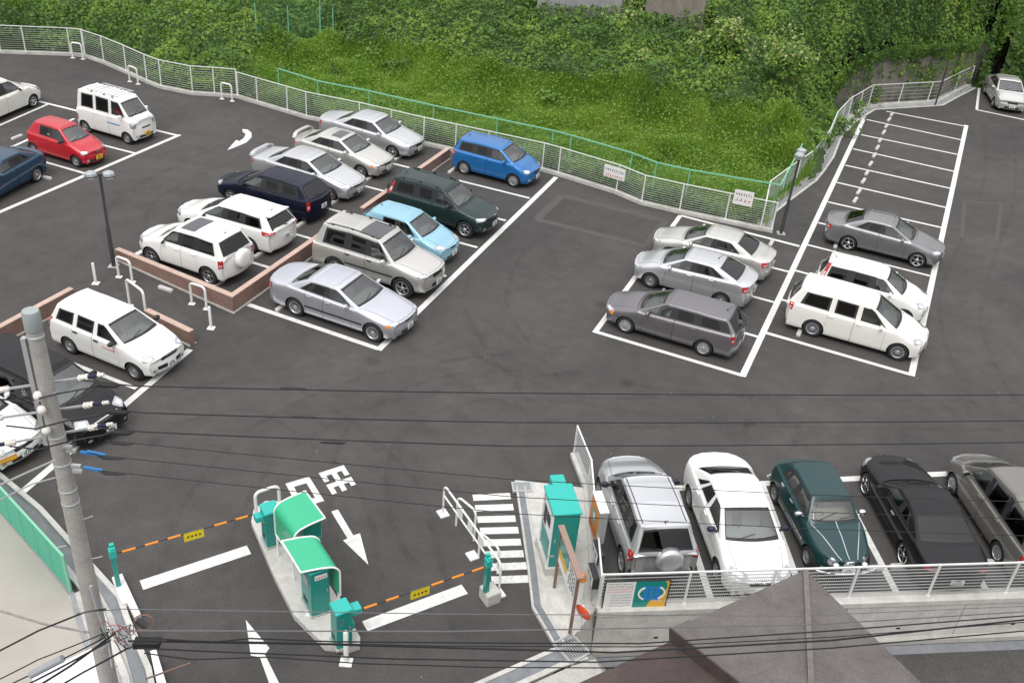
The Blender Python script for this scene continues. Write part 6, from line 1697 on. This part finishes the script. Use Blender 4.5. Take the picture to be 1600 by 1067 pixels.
# concrete retaining wall at the back right and the scraps of wall above the bank
def wallrun(label, P, hs, th=.35, ma=None, name='concrete_wall', joints=True):
    root = empty(name, P[0]); tag(root, label, 'wall', 'old concrete walls on the bank'); o0 = P[0]
    A = [p-o0 for p in P]; Bk = [p+upd*th for p in A]; b = MB(); vs = []
    for a, c, h in zip(A, Bk, hs): vs += [(a.x, a.y, -.3), (a.x, a.y, h), (c.x, c.y, h), (c.x, c.y, -.3)]
    n = len(A); fs = [(4*i+k, 4*i+(k+1) % 4, 4*i+4+(k+1) % 4, 4*i+4+k) for i in range(n-1) for k in range(4)]; m = 4*(n-1); fs += [(0, 3, 2, 1), (m, m+1, m+2, m+3)]
    b.add(vs, fs); fix_normals(b.build('wall_body', ma or M_OLD, root))
    if joints:
        b = MB()
        for a, c, h0, h1 in zip(A[:-1], A[1:], hs[:-1], hs[1:]):
            L = (c-a).length; d = (c-a).normalized(); nn = -upd
            for k in range(1, int(L/.7)): t = k*.7/L; p = a+d*k*.7; b.bar(p-upd*.004+Z*0, p-upd*.004+Z*(h0+(h1-h0)*t-.02), .02, .012, up=(1, 0, 0))
        if b.v: b.build('form_joint', mat('wall_joint', (.10, .095, .085), .9), root)
    return root
M_OLD = patchy('old_concrete', (.29, .265, .235), (.19, .172, .15), 1.3)
wallrun('weathered brown-grey concrete retaining wall under the hanging creepers at the back right', WLb, [1.6, 2.3, 2.7, 2.75, 2.6, 2.4])
M_OLD2 = patchy('pale_old_concrete', (.36, .36, .36), (.27, .27, .27), 1.3)
q0, q1 = at(838, 21, 3.), at(966, 45, 3.); wallrun('pale grey concrete wall scrap showing above the bank at the top middle', [Vector((q0.x, q0.y, 2.0)), Vector((q1.x, q1.y, 2.0))], [3.6, 3.6], ma=M_OLD2, joints=False)
q0, q1 = at(1004, 46, 3.), at(1092, 67, 3.); r_ = wallrun('darker concrete wall with a small square vent, between creepers at the top', [Vector((q0.x, q0.y, 2.4)), Vector((q1.x, q1.y, 2.4))], [2.9, 2.9], ma=M_OLD, joints=False)
b = MB(); d = (q1-q0); d.z = 0; c = d*.42-upd*.01+Z*1.5; b.obox(c, d.normalized()*.28, upd*.01, Z*.18); b.build('vent', M_PAN, r_)
def shrub(label, px, py, z, w, h, n, seed, cream=0):
    r = np.random.RandomState(seed); p = at(px, py, z); root = empty('shrub', p); tag(root, label, 'shrub', 'shrubs on the upper bank'); st = MB()
    for k in range(5): st.tube([(0, 0, -.4), (w*.2*(k-2)*.5, .05*k, h*.4), (w*.45*(k-2)*.5, -.1, h*.8)], .02, 5, r2=.006)
    st.build('stem', M_BROWN, root); d = r.normal(0, 1, (n, 3)); d /= np.linalg.norm(d, axis=1)[:, None]; q = r.rand(n)**.4; lump = 1+.25*np.sin(d[:, 0]*5+seed)*np.cos(d[:, 2]*6)
    P = d*(q*lump)[:, None]*np.array([w*.5, w*.4, h*.5])+np.array([0, 0, h*.42]); mi_ = r.choice([0, 1, 1, 2, 2, 3], n); mi_ = np.where((r.rand(n) < cream) & (P[:, 2] > h*.45), 5, mi_)
    o = leaves('leaves', P, d*.7+np.array([0, -.2, .6]), np.full(n, .17), LEAF, mi_); o.parent = root
for lb, px_, py_, z_, w_, h_, n_, sd_, cr_ in (('cream-flowering shrub left of the pale wall scrap at the top', 838, 24, 2.6, 2.2, 2.0, 1500, 1, .3), ('cream-flowering shrub in the middle of the pale wall scrap at the top', 903, 40, 2.6, 1.6, 1.2, 900, 2, .4), ('pale-flowering shrub between the two wall scraps at the top', 978, 44, 2.7, 2.3, 2.4, 1900, 3, .3), ('leafy shrub covering the right end of the vented wall at the top', 1090, 66, 2.8, 2.4, 3.0, 2400, 4, 0.05), ('tall cream-flowering shrub right of the vented wall', 1128, 92, 2.8, 2.4, 2.4, 1900, 5, .35), ('brownish-topped shrub above the concrete retaining wall, left end', 1232, 118, 2.9, 2.6, 1.8, 1700, 6, .2), ('leafy shrub in front of the vented wall, left side', 1012, 62, 2.6, 1.3, 1.2, 800, 7, .05)):
    shrub(lb, px_, py_, z_, w_, h_, n_, sd_, cr_)
# creeper curtain hanging over the wall
r = np.random.RandomState(5); n = 16000; seg = np.concatenate([[0], np.cumsum([(c-a).length for a, c in zip(WLb[:-1], WLb[1:])])]); s_ = r.uniform(0, seg[-1], n)
wx_ = np.interp(s_, seg, WLP[:, 0]); wy_ = np.interp(s_, seg, WLP[:, 1]); wt_ = np.interp(s_, seg, [p.z for p in WLt]); hang = -.32+.45*vnoise(s_, s_*0, .9, 13)+.35*vnoise(s_, s_*0, 2.2, 14); hang = np.where(s_ < 2.2, hang+1.2*(1-s_/2.2), hang)
zz = wt_+.45-(hang+.45)*r.rand(n)**.9; out_ = .10+(.10+.55*vnoise(s_, zz, 1.0, 15))*np.clip((zz-wt_+1.0)/1.4, 0, 1)*np.clip((1.2-(zz-wt_))/.8, 0, 1)
leaves('kudzu', np.c_[wx_-upd.x*out_, wy_-upd.y*out_, zz], np.tile([-upd.x, -upd.y, .15], (n, 1)), np.where(r.rand(n) < .3, .24, .18), LEAF, np.where((tn := vnoise(s_*1.0, zz, 1.1, 27)+.35*vnoise(s_, zz, 3., 28)+r.normal(0, .2, n)) < .45, 0, np.where(tn < .8, 1, np.where(tn < 1.2, 2, 3)))); tag(bpy.data.objects['kudzu.001'], kind='stuff')
# creepers down the edge of the bank beyond the wall's end
n = 9000; t_ = r.rand(n); ex = FW[-1].x+(60-FW[-1].x)*t_; ey = FW[-1].y+(66-FW[-1].y)*t_+.3; eh = hgt(ex, ey+1.2)+.5
leaves('kudzu', np.c_[ex, ey-.15*r.rand(n), eh*r.rand(n)], np.tile([-.1, -1, .3], (n, 1)), np.full(n, .22), LEAF, r.choice([0, 0, 0, 1], n)); tag(bpy.data.objects['kudzu.002'], kind='stuff')
# trees
def tree(label, base, H, cr, seed, dark=0, name='broadleaf_tree', n=15000, group='dark trees behind the lot'):
    r = np.random.RandomState(seed); root = empty(name, base); tag(root, label, 'tree', group); b = MB()
    b.tube([(0, 0, -.3), (.1, .05, H*.3), (0, .1, H*.6), (.1, 0, H*.85)], .22, 9, r2=.05); ends = []
    for k in range(7):
        a = k*2.4+r.rand(); z0 = H*(.3+.07*k); e = (math.cos(a)*cr*.7, math.sin(a)*cr*.7, z0+H*.2); b.tube([(0.05, .05, z0), (e[0]*.5, e[1]*.5, z0+H*.07), e], .08, 6, r2=.02); ends.append(e)
    b.build('trunk', M_BROWN, root)
    m = 34; c = np.c_[r.normal(0, .45, m)*cr, r.normal(0, .45, m)*cr, H*(.25+.75*r.rand(m))]; wz_ = 1-.5*np.clip((c[:, 2]/H-.5)/.5, 0, 1); c[:, 0] *= wz_; c[:, 1] *= wz_
    k = r.randint(0, m, n); d = r.normal(0, 1, (n, 3)); d /= np.linalg.norm(d, axis=1)[:, None]; rad = cr*.36*(.75+.5*r.rand(n)); P = c[k]+d*rad[:, None]*np.array([1, 1, .8])
    P[:, 2] = np.maximum(P[:, 2], .1)
    o = leaves('crown', P, d*.7+np.array([0, 0, .5]), np.full(n, .20), LEAF, r.choice([0, 0, 0, 1] if dark else [0, 1, 1, 2], n)); o.parent = root
for lb, q, H, cr, sd_ in (('dark tree behind the silver car at the top right corner, nearest the wall', (1530, 78), 8, 2.6, 1), ('dark tree at the top right corner, right of the other', (1590, 62), 8.5, 3.0, 2), ('tall dark tree farther back above the top right corner', (1560, 30), 10, 3.5, 3), ('dark tree at the very right edge above the silver car', (1660, 60), 8, 3.2, 6)):
    p = at(*q); tree(lb, p, H, cr, sd_, 1)
for lb, q, H, cr, sd_ in (('dark bush between the end of the concrete wall and the silver car at top right', (1566, 104), 2.6, 1.3, 8), ('dark bush at the top left corner', (15, 25), 2.6, 1.8, 4), ('dark bush right of the top left corner, left of the creeper mound', (75, 26), 2.6, 1.8, 7), ('tall dark bush where the creeper mound begins at the top left', (158, 8), 3.0, 2.0, 5)):
    p = at(*q); tree(lb, Vector((p.x, p.y, .4 if q[0] < 1000 else 0)), H, cr, sd_, 1, 'bush', 3600, 'dark bushes at the lot edge')
# old green mesh fence going uphill, half overgrown
ff = [at(404, 108, 0), at(452, 78, .8), at(500, 44, 1.9), at(520, 20, 2.6)]
chainfence('chain_link_fence', 'old green mesh fence climbing the bank through the creepers at the top left', [Vector((p.x, p.y, max(0, float(hgt(p.x, p.y)[0])))) for p in ff], 1.7, 0, 'green chain-link fences', rail=False)
ff = [at(360, 5, 2.3), at(430, 8, 2.4), at(500, 20, 2.4)]
chainfence('chain_link_fence', 'green mesh fence with tall posts at the top edge behind the creeper mound', [Vector((p.x, p.y, max(0, float(hgt(p.x, p.y)[0])))) for p in ff], 2.6, 0, 'green chain-link fences', rail=False)
# ------------------------------------------------------------------ the parked cars
GC = 'parked cars'
def place(spec, heading, q=None, which='f', side=-1, world=None, **kw):
    """rest the car so that one of its near-side tyres touches the ground at picture point q"""
    root, bvh, inf = make_car(kw.get('name', 'car'), kw['label'], kw.get('cat', 'car'), GC, kw['paint'], spec)
    h = R(heading); Wd = spec['W']/2; l = Vector((spec['wb']/2*(1 if which == 'f' else -1), side*(Wd-.03), 0)); rot = Matrix.Rotation(h, 3, 'Z')
    p = world if world is not None else at(*q); root.location = p-rot@l; root.rotation_euler = (0, 0, h); return root, bvh, inf
F_, B_ = -22.5, 157.5
# middle block, right column, facing right
place(ty(HATCH, L=3.86, W=1.70, H=1.53, wb=2.37, cowl=(.80, 1.02), rf=(1.50, 1.45), dfs=1.15, rr=(3.50, 1.47), dk=(3.75, 1.05), rpil=.20, qe=3.52, qt=3.42, quarter=1, boxy=1, extra=['antenna'], rim='cap', wr_=.30, tl=dict(y=.74, z=.92, w=.14, h=.2, a=50), hl=dict(y=.58, z=.70, w=.30, h=.17, a=35, sl=.03)), F_, (801, 293), 'f', -1, paint='blue', name='hatchback', cat='hatchback', label='bright blue boxy hatchback at the top of the middle rows, beside the far fence')
place(ty(SUV, L=4.45, W=1.75, H=1.68, wb=2.62, cowl=(1.18, 1.10), rf=(1.86, 1.60), rr=(4.08, 1.62), dk=(4.34, 1.12), bp=2.18, cp=3.0, dfs=1.50, qe=4.08, qt=3.96, rpil=.2, fo=.86, extra=['blackrails', 'spare', 'antenna'], spareM=1, sparem=M_BLK, rim='six', mmat=M_BLK, wr_=.34, tl=dict(y=.80, z=1.25, w=.12, h=.5, a=55), beige=1, peak=2.9), F_, (725, 372), 'f', -1, paint='dgreen', name='off_roader', cat='off-roader', label='dark green off-roader with black roof rails, parked just below the bright blue hatchback')
place(ty(HATCH, L=3.75, rim='five', extra=['antenna'], hl=dict(y=.58, z=.74, w=.42, h=.16, a=40, sl=.06), grille=(.34, .07, .66), tint=1, H=1.50, beigedash=0), F_, (664, 416), 'f', -1, paint='lblue', name='hatchback', cat='hatchback', label='pale blue rounded hatchback between the dark green and the large beige-silver off-roaders')
place(ty(SUV, L=4.75, W=1.83, H=1.86, wb=2.68, zs=.32, cowl=(1.28, 1.18), rf=(1.88, 1.74), rr=(4.25, 1.78), dk=(4.55, 1.18), hz=1.0, tz=1.1, bp=2.25, cp=3.1, dfs=1.56, qe=4.2, qt=4.10, rpil=.24, fo=.92, peak=3., wr_=.38, gap=.07, tw=.26, rim='five', extra=['blackrails', 'ribs', 'slideroof'], sr=(.15, .95), srw=.52, tl=dict(y=.74, z=.95, w=.14, h=.35, a=40), hl=dict(y=.62, z=.88, w=.36, h=.17, a=30, sl=.02), grille=(.56, .14, .86), intake=(.7, .12, .5), mould=1, mz=.72, hmat=M_BLK), F_, (628, 466), 'f', -1, paint='silver2', name='off_roader', cat='off-roader', label='large beige-silver off-roader with a ribbed roof and dark roof panel, beside the long silver saloon')
place(ty(SEDAN, L=4.98, W=1.86, H=1.43, wb=2.93, fo=.84, cowl=(1.38, .98), rf=(2.22, 1.38), rr=(3.42, 1.38), dk=(4.05, 1.06), bp=2.55, cp=3.28, dfs=1.70, peak=2.9, hz=.76, tz=1.0, wr_=.33, tw=.22, rim='mesh', amber=1, mould=1, mz=.52, grille=(.42, .08, .66), hl=dict(y=.56, z=.66, w=.44, h=.12, a=28, sl=.01), extra=['roofseam'], rbump=0), F_, (582, 534), 'f', -1, paint='lilac', name='saloon', cat='saloon car', label='long silver saloon parked nearest the corner of the brown wall, last of the middle rows')
# middle block, left column
ms = ty(SEDAN, L=5.0, W=1.76, wb=2.80, fo=.92, rr=(3.3, 1.37), dk=(4.0, 1.04))
place(ty(ms, cowl=(1.30, .96), rim='five', grille=(.50, .13, .62), hl=dict(y=.60, z=.66, w=.30, h=.16, a=30, sl=0.02)), F_, (613, 248), 'f', -1, paint='silver', name='saloon', cat='saloon car', label='silver saloon nearest the far fence, topmost of the middle rows')
place(ty(SEDAN, L=4.5, W=1.70, H=1.40, extra=['slideroof', 'spoilerbig'], sr=(.12, .62), srw=.38, rim='mesh', amber=1, grille=(.5, .08, .62), tz=.96), F_, (564, 279), 'f', -1, paint='silver2', name='saloon', cat='saloon car', label='silver saloon with a sunroof and a high boot spoiler, second from the far fence')
place(ty(SEDAN, L=4.95, W=1.76, H=1.43, wb=2.75, rr=(3.35, 1.37), dk=(4.02, 1.04), extra=['spoiler'], rim='five', amber=0, hl=dict(y=.58, z=.68, w=.46, h=.13, a=34, sl=.02), grille=(.62, .07, .64)), F_, (516, 315), 'f', -1, paint='silver', name='saloon', cat='saloon car', label='silver saloon with a low boot spoiler, between the sunroof saloon and the dark blue estate')
p9 = at(399, 397)+(at(516, 315)-at(399, 397))*.0
place(ty(WAGON, L=4.68, W=1.70, H=1.50, tl=dict(y=.72, z=.80, w=.16, h=.36, a=42, x=.2), extra=['topseam'], rim='five', hl=dict(y=.58, z=.66, w=.36, h=.15, a=30, sl=.02)), B_, (449, 345), 'r', 1, paint='navy', name='estate_car', cat='estate car', label='dark blue estate car facing left, above the white estate')
place(ty(WAGON, L=4.55, W=1.70, H=1.48, tl=dict(y=.70, z=.92, w=.46, h=.14, a=40), extra=['antenna', 'roofspoiler'], rim='five', blackC=1), B_, (392, 395), 'r', 1, paint='white', name='estate_car', cat='estate car', label='white estate car with slim red tail lights, just below the dark blue estate')
rav = ty(SUV, L=3.98, W=1.74, extra=['spare', 'antenna', 'slideroof'], sr=(.25, .85), srw=.5, rim='five', sparer=.34, tl=dict(y=.74, z=.92, w=.17, h=.30, a=42), blackB=1)
place(rav, B_-.5, (327, 446), 'r', 1, paint='white', name='off_roader', cat='off-roader', label='white off-roader with dark sunroof and white spare wheel cover inside the brown wall corner')
# lower left
pb = ty(WAGON, L=4.06, W=1.67, H=1.48, wb=2.50, fo=.70, cowl=(1.02, 1.00), rf=(1.78, 1.42), rr=(3.72, 1.44), dk=(3.94, 1.05), bp=2.06, cp=2.88, dfs=1.26, qe=3.70, qt=3.60, rpil=.18, hz=.78, rim='steel', mmat=M_BLK, hmat=M_BLK, blackB=0, wr_=.29, grille=(.62, .10, .70), intake=(.9, .10, .42), hl=dict(y=.60, z=.72, w=.34, h=.16, a=30, sl=.03), boxy=1, tl=dict(y=.74, z=.9, w=.1, h=.34, a=45), gbar=0)
rt_, bv_, inf = place(pb, F_-1.5, (211, 594), 'f', -1, paint='white', name='estate_car', cat='estate car', label='white delivery estate car with red lettering on its door, between two brown walls at left')
b = MB(); 
for k in range(9):
    x_ = .62-.055*k; h = bv_.ray_cast(Vector((x_, -3, .76)), Vector((0, 1, 0)))
    if h[0]: b.box((x_-.018, h[0].y-.004, .735), (x_+.016, h[0].y-.001, .735+(.06 if k in (0, 8) else .045)))
b.build('door_lettering', M_RED, rt_)
dv = at(112, 692)-at(213, 607)
mpv = ty(VAN, L=4.85, W=1.80, H=1.68, extra=[], rim='five', hl=dict(y=.60, z=.80, w=.34, h=.2, a=30, sl=.03), grille=(.8, .14, .74), tint=1, beigedash=1, norear=0)
place(mpv, F_-1, None, 'f', -1, world=at(*[a+b for a, b in zip(pix(at(211, 594)+dv), (-14, 22))]), paint='graphite', name='people_carrier', cat='people carrier', label='flat black people carrier behind the utility pole, next to the white delivery estate')
rt_, bv_, inf = place(ty(SEDAN, L=4.4, W=1.76, H=1.38, rim='six', hl=dict(y=.58, z=.66, w=.4, h=.12, a=40, sl=.03)), F_-1, None, 'f', -1, world=at(*[a+b for a, b in zip(pix(at(211, 594)+dv*2.02+Vector((-.75, .30, 0))), (12, -24))]), paint='white', name='coupe', cat='coupe', label='white sporty car with orange and yellow nose markings at the left edge, behind the pole')
for k, (y_, ma) in enumerate(((.45, M_ORANGE), (.36, M_YEL), (.27, M_ORANGE))):
    vs, fs = decal(bv_, (inf['tx1'], -.55, .40+.05*k), (-1, .35, 0), rect(.5, .045), off=.008, rings=2); b = MB(); b.add(vs, fs); fix_normals(b.build('nose_stripe', ma, rt_))
# top left block
rt_, bv_, inf = place(ty(KEI, extra=['roofrack'], yplate=1, rim='steel', tint=1), F_, (200, 226), 'f', -1, paint='white', name='microvan', cat='van', label='small white van with a roof rack and a blue stripe on its front door')
b = MB()
for sg in (1, -1): b.tube([(-1.0, sg*.50, 1.96), (.75, sg*.48, 1.96)], .018, 6)
for k in range(8):
    x_ = -.95+.235*k; b.tube([(x_, -.50, 1.97), (x_, .50, 1.97)], .012, 6)
    if k in (1, 4, 6):
        for sg in (1, -1): b.box((x_-.04, sg*.5-.03, 1.84), (x_+.04, sg*.5+.03, 1.97))
b.build('roof_rack', M_GALV, rt_)
b = MB()
for i in range(8):
    x0_, x1_ = .18+.09*i, .18+.09*(i+1); h0 = bv_.ray_cast(Vector((x0_, -3, .80)), Vector((0, 1, 0))); h1 = bv_.ray_cast(Vector((x1_, -3, .80)), Vector((0, 1, 0)))
    if h0[0] and h1[0]: b.add([(x0_, h0[0].y-.006, .77), (x1_, h1[0].y-.006, .77), (x1_, h1[0].y-.006, .82), (x0_, h0[0].y-.006, .82)], [(0, 1, 2, 3)])
b.build('door_stripe', mat('stripe_blue', (.02, .25, .62), .5), rt_)
place(ty(HATCH, L=3.32, W=1.42, H=1.44, wb=2.33, fo=.62, cowl=(.86, .94), rf=(1.46, 1.36), rr=(2.95, 1.37), dk=(3.20, .98), bp=1.9, cp=2.55, dfs=1.14, qe=2.92, qt=2.80, quarter=0, doors=2, hz=.72, rpil=.2, yplate=1, wr_=.26, tw=.15, rim='steel', zs=.17, hl=dict(y=.60, z=.62, w=.26, h=.14, a=22, sl=.01), grille=(.3, .05, .6), mmat=M_BLK, bp_=1, tl=dict(y=.7, z=.8, w=.14, h=.2, a=40)), F_, (120, 262), 'f', -1, paint='red', name='hatchback', cat='hatchback', label='small red hatchback with a yellow plate, in front of the roof-racked white van')
place(ty(SEDAN, L=4.4, W=1.70, H=1.42, rim='mesh', hz=.74), -103, (60, 284), 'r', 1, paint='steel', name='saloon', cat='saloon car', label='steel blue saloon cut off by the left edge of the photo')
place(ty(SEDAN, L=4.45, W=1.76, H=1.62, cowl=(1.02, 1.04), rf=(1.86, 1.53), rr=(3.4, 1.53), rim='five', hl=dict(y=.60, z=.68, w=.4, h=.14, a=36, sl=.02)), 76, (54, 168), 'f', -1, paint='pearl', name='saloon', cat='saloon car', label='cream white car cut off by the left edge, near the far left fence')
# right block
place(ty(WAGON, L=4.62, W=1.68, H=1.45, rim='cap', amber=1, extra=['antenna'], wrapD=1, tl=dict(y=.72, z=.85, w=.18, h=.26, a=42)), B_+.8, (1096, 556), 'r', 1, paint='greyw', name='estate_car', cat='estate car', label='dark grey estate car facing left, nearest of the three left-facing cars on the right')
sb_ = at(1186, 527)-at(1160, 587)
place(ty(SEDAN, L=4.4, W=1.70, H=1.46, cowl=(1.08, 1.0), rf=(1.86, 1.40), rr=(3.12, 1.40), dk=(3.86, 1.10), dfs=1.38, bp=2.2, cp=3.02, tz=1.06, fo=.84, wb=2.6, rim='steel', extra=['antenna'], tl=dict(y=.68, z=.90, w=.30, h=.20, a=42)), B_+.5, (1014, 450), 'f', 1, paint='silver', name='saloon', cat='saloon car', label='tall silver saloon facing left, middle of the three left-facing cars on the right')
place(ty(SEDAN, L=4.6, W=1.71, H=1.42, tl=dict(y=.64, z=.84, w=.34, h=.18, a=38), rim='steel'), B_+.3, None, 'f', 1, world=at(*[a+b for a, b in zip(pix(at(1014, 450)+(at(1210, 472.6)-at(1186, 527))), (-2, 6))]), paint='silver2', name='saloon', cat='saloon car', label='silver saloon facing left, farthest of the three left-facing cars on the right')
place(ty(SEDAN, L=4.62, W=1.73, H=1.42, rim='big', wr_=.31, extra=[], hl=dict(y=.60, z=.68, w=.36, h=.14, a=34, sl=.02)), F_+.5, (1429, 418), 'f', -1, paint='greys', name='saloon', cat='saloon car', label='mid grey saloon with polished wheels, farthest of the right-facing cars on the right')
place(ty(HATCH, L=4.0, W=1.68, H=1.53, wb=2.5, fo=.74, rr=(3.66, 1.48), dk=(3.88, 1.04), rpil=.16, qe=3.64, qt=3.56, quarter=1, cp=2.76, bp=1.95, extra=['topseam', 'antenna'], rim='cap', tl=dict(y=.78, z=1.18, w=.12, h=.62, a=55), hl=dict(y=.6, z=.74, w=.30, h=.2, a=36, sl=.04), blackC=1), F_+.5, None, 'f', -1, world=at(1398, 562)+(at(1219.4, 467.8)-at(1195.5, 519.8))+Vector((-.08, -.02, 0)), paint='white', name='hatchback', cat='hatchback', label='white compact hatchback with tall red tail lights above the pearl white people carrier')
place(ty(VAN, L=4.68, W=1.80, H=1.63, fo=.80, rim='mesh', blackB=0, mmat=None and 0 or PAINT['pearl'], hl=dict(y=.60, z=.74, w=.38, h=.17, a=34, sl=.03), tl=dict(y=.76, z=.95, w=.16, h=.26, a=50), wb=2.80, grille=(.46, .10, .70)), F_+.5, (1398, 563), 'f', -1, paint='pearl', name='people_carrier', cat='people carrier', label='pearl white people carrier, nearest of the right-facing cars on the right')
place(ty(SEDAN, L=4.6, W=1.76, H=1.43, hl=dict(y=.58, z=.66, w=.2, h=.13, a=20, sl=0, round=1)), -100, None, 'f', -1, world=at(1549, 168), paint='silver2', name='saloon', cat='saloon car', label='silver-beige car alone in the far top right corner, facing the camera')
# bottom row
place(ty(rav, L=3.85, W=1.70, extra=['spare', 'antenna', 'topseam'], mmat=mat('mirror_blue', (.010, .013, .04), .3), sparey=-.08), 101, (968, 893), 'r', 1, paint='silver', name='off_roader', cat='off-roader', label='silver off-roader with a spare wheel cover, seen from behind beside the orange sign')
place(ty(SEDAN, L=4.46, W=1.70, H=1.47, cowl=(1.08, 1.0), rf=(1.88, 1.41), dfs=1.40, bp=2.24, cp=3.0, rr=(3.06, 1.41), dk=(3.74, 1.06), wb=2.6, fo=.86, mmat=mat('mirror_blue', (.010, .013, .04), .3), hmat=PAINT['white'], rim='steel', blackB=0, hl=dict(y=.56, z=.74, w=.46, h=.16, a=30, sl=.05), grille=(.62, .09, .66), extra=[]), -81.5, (1073.5, 790), 'r', -1, paint='white', name='saloon', cat='saloon car', label='white saloon facing the camera in the bottom row behind the low fence')
jag = ty(SEDAN, L=3.68, W=1.54, H=1.42, wb=2.32, fo=.70, cowl=(1.16, .95), rf=(1.56, 1.36), rr=(2.98, 1.36), dk=(3.34, 1.02), bp=2.1, cp=2.74, dfs=1.36, hz=.74, tz=.90, rpil=.26, wf=(.60, .82, .95), wr_=.27, tw=.15, rim='steel', hl=dict(y=.40, z=.60, w=.19, h=.19, a=14, sl=0, round=1, pd=-.1), grille=(.26, .22, .58), gmat=M_CHR, seal=M_BLK, beige=1, beigedash=1, hmat=M_CHR, mmat=M_CHR, tl=dict(y=.6, z=.7, w=.12, h=.2, a=30), hoodline=0, mould=M_CHR, mz=.50, wiper=1, tint=0)
rt_, bv_, inf = place(jag, -80.5, (1256, 882), 'f', -1, paint='teal', name='retro_saloon', cat='saloon car', label='deep green retro saloon with chrome bumper and round headlamps in the bottom row')
b = MB()
for sg, xs in ((0, (.62, .02)), (1, (.60, .10)), (-1, (.60, .10))):
    pts = []
    for t in np.linspace(0, 1, 9):
        x_ = lerp(inf['xo']-1.14, inf['tx1']-.10, t); y_ = 0 if sg == 0 else sg*lerp(.62, .20, t**1.0); h = bv_.ray_cast(Vector((x_, y_, 3)), Vector((0, 0, -1)))
        if h[0]: pts.append(h[0]+Z*.006)
    if len(pts) > 1: b.tube(pts, .011, 6)
b.build('bonnet_strip', M_CHR, rt_)
b = MB()
for xx, sg in ((inf['tx1']+.02, 1), (inf['tx0']-.02, -1)):
    pts = [Vector((xx+sg*(.02-.16*abs(y_)**2.5), y_*.76, .40)) for y_ in np.linspace(-1, 1, 15)]; b.tube(pts, .035, 8)
b.build('chrome_bumper', M_CHR, rt_)
b = MB()
for sg in (1, -1): b.lathe([(.001, .09), (.07, .08), (.095, .03), (.10, 0), (.085, -.05), (.001, -.08)], 16, 0, 'x', (inf['tx1']-.02, sg*.36, .62))
b.build('headlamp_pod', M_CHR, rt_, smooth=True)
place(ty(SEDAN, L=4.58, W=1.73, H=1.33, cowl=(1.42, .90), rf=(2.05, 1.28), rr=(3.05, 1.28), dk=(3.72, .98), bp=2.55, cp=3.1, dfs=1.62, doors=2, norw=0, hz=.70, tz=.94, wb=2.6, fo=.86, rim='big', wr_=.31, tw=.22, seal=M_BLK, mould=1, mz=.40, rpil=.34, hoodline=0, tl=dict(y=.6, z=.78, w=.34, h=.13, a=20), hmat=M_CHR, zs=.14, rpz=.52), 96, (1405, 880), 'r', 1, paint='graphite', name='coupe', cat='coupe', label='flat black coupe with polished deep wheels in the bottom row, seen from behind')
place(ty(VAN, L=4.4, W=1.69, H=1.78, th=.06, boxy=1, wf=(.84, .95, .99), wb=2.6, fo=.78, cowl=(.80, 1.03), rf=(1.55, 1.55), rr=(4.05, 1.58), dk=(4.27, 1.08), bp=2.0, cp=2.9, dfs=1.16, qe=4.0, qt=3.9, rim='cap', wr_=.29, seal=M_CHR, blackB=1), 96, (1552, 876), 'r', 1, paint='champ', name='people_carrier', cat='people carrier', label='grey-beige people carrier at the right edge of the bottom row, seen from behind')
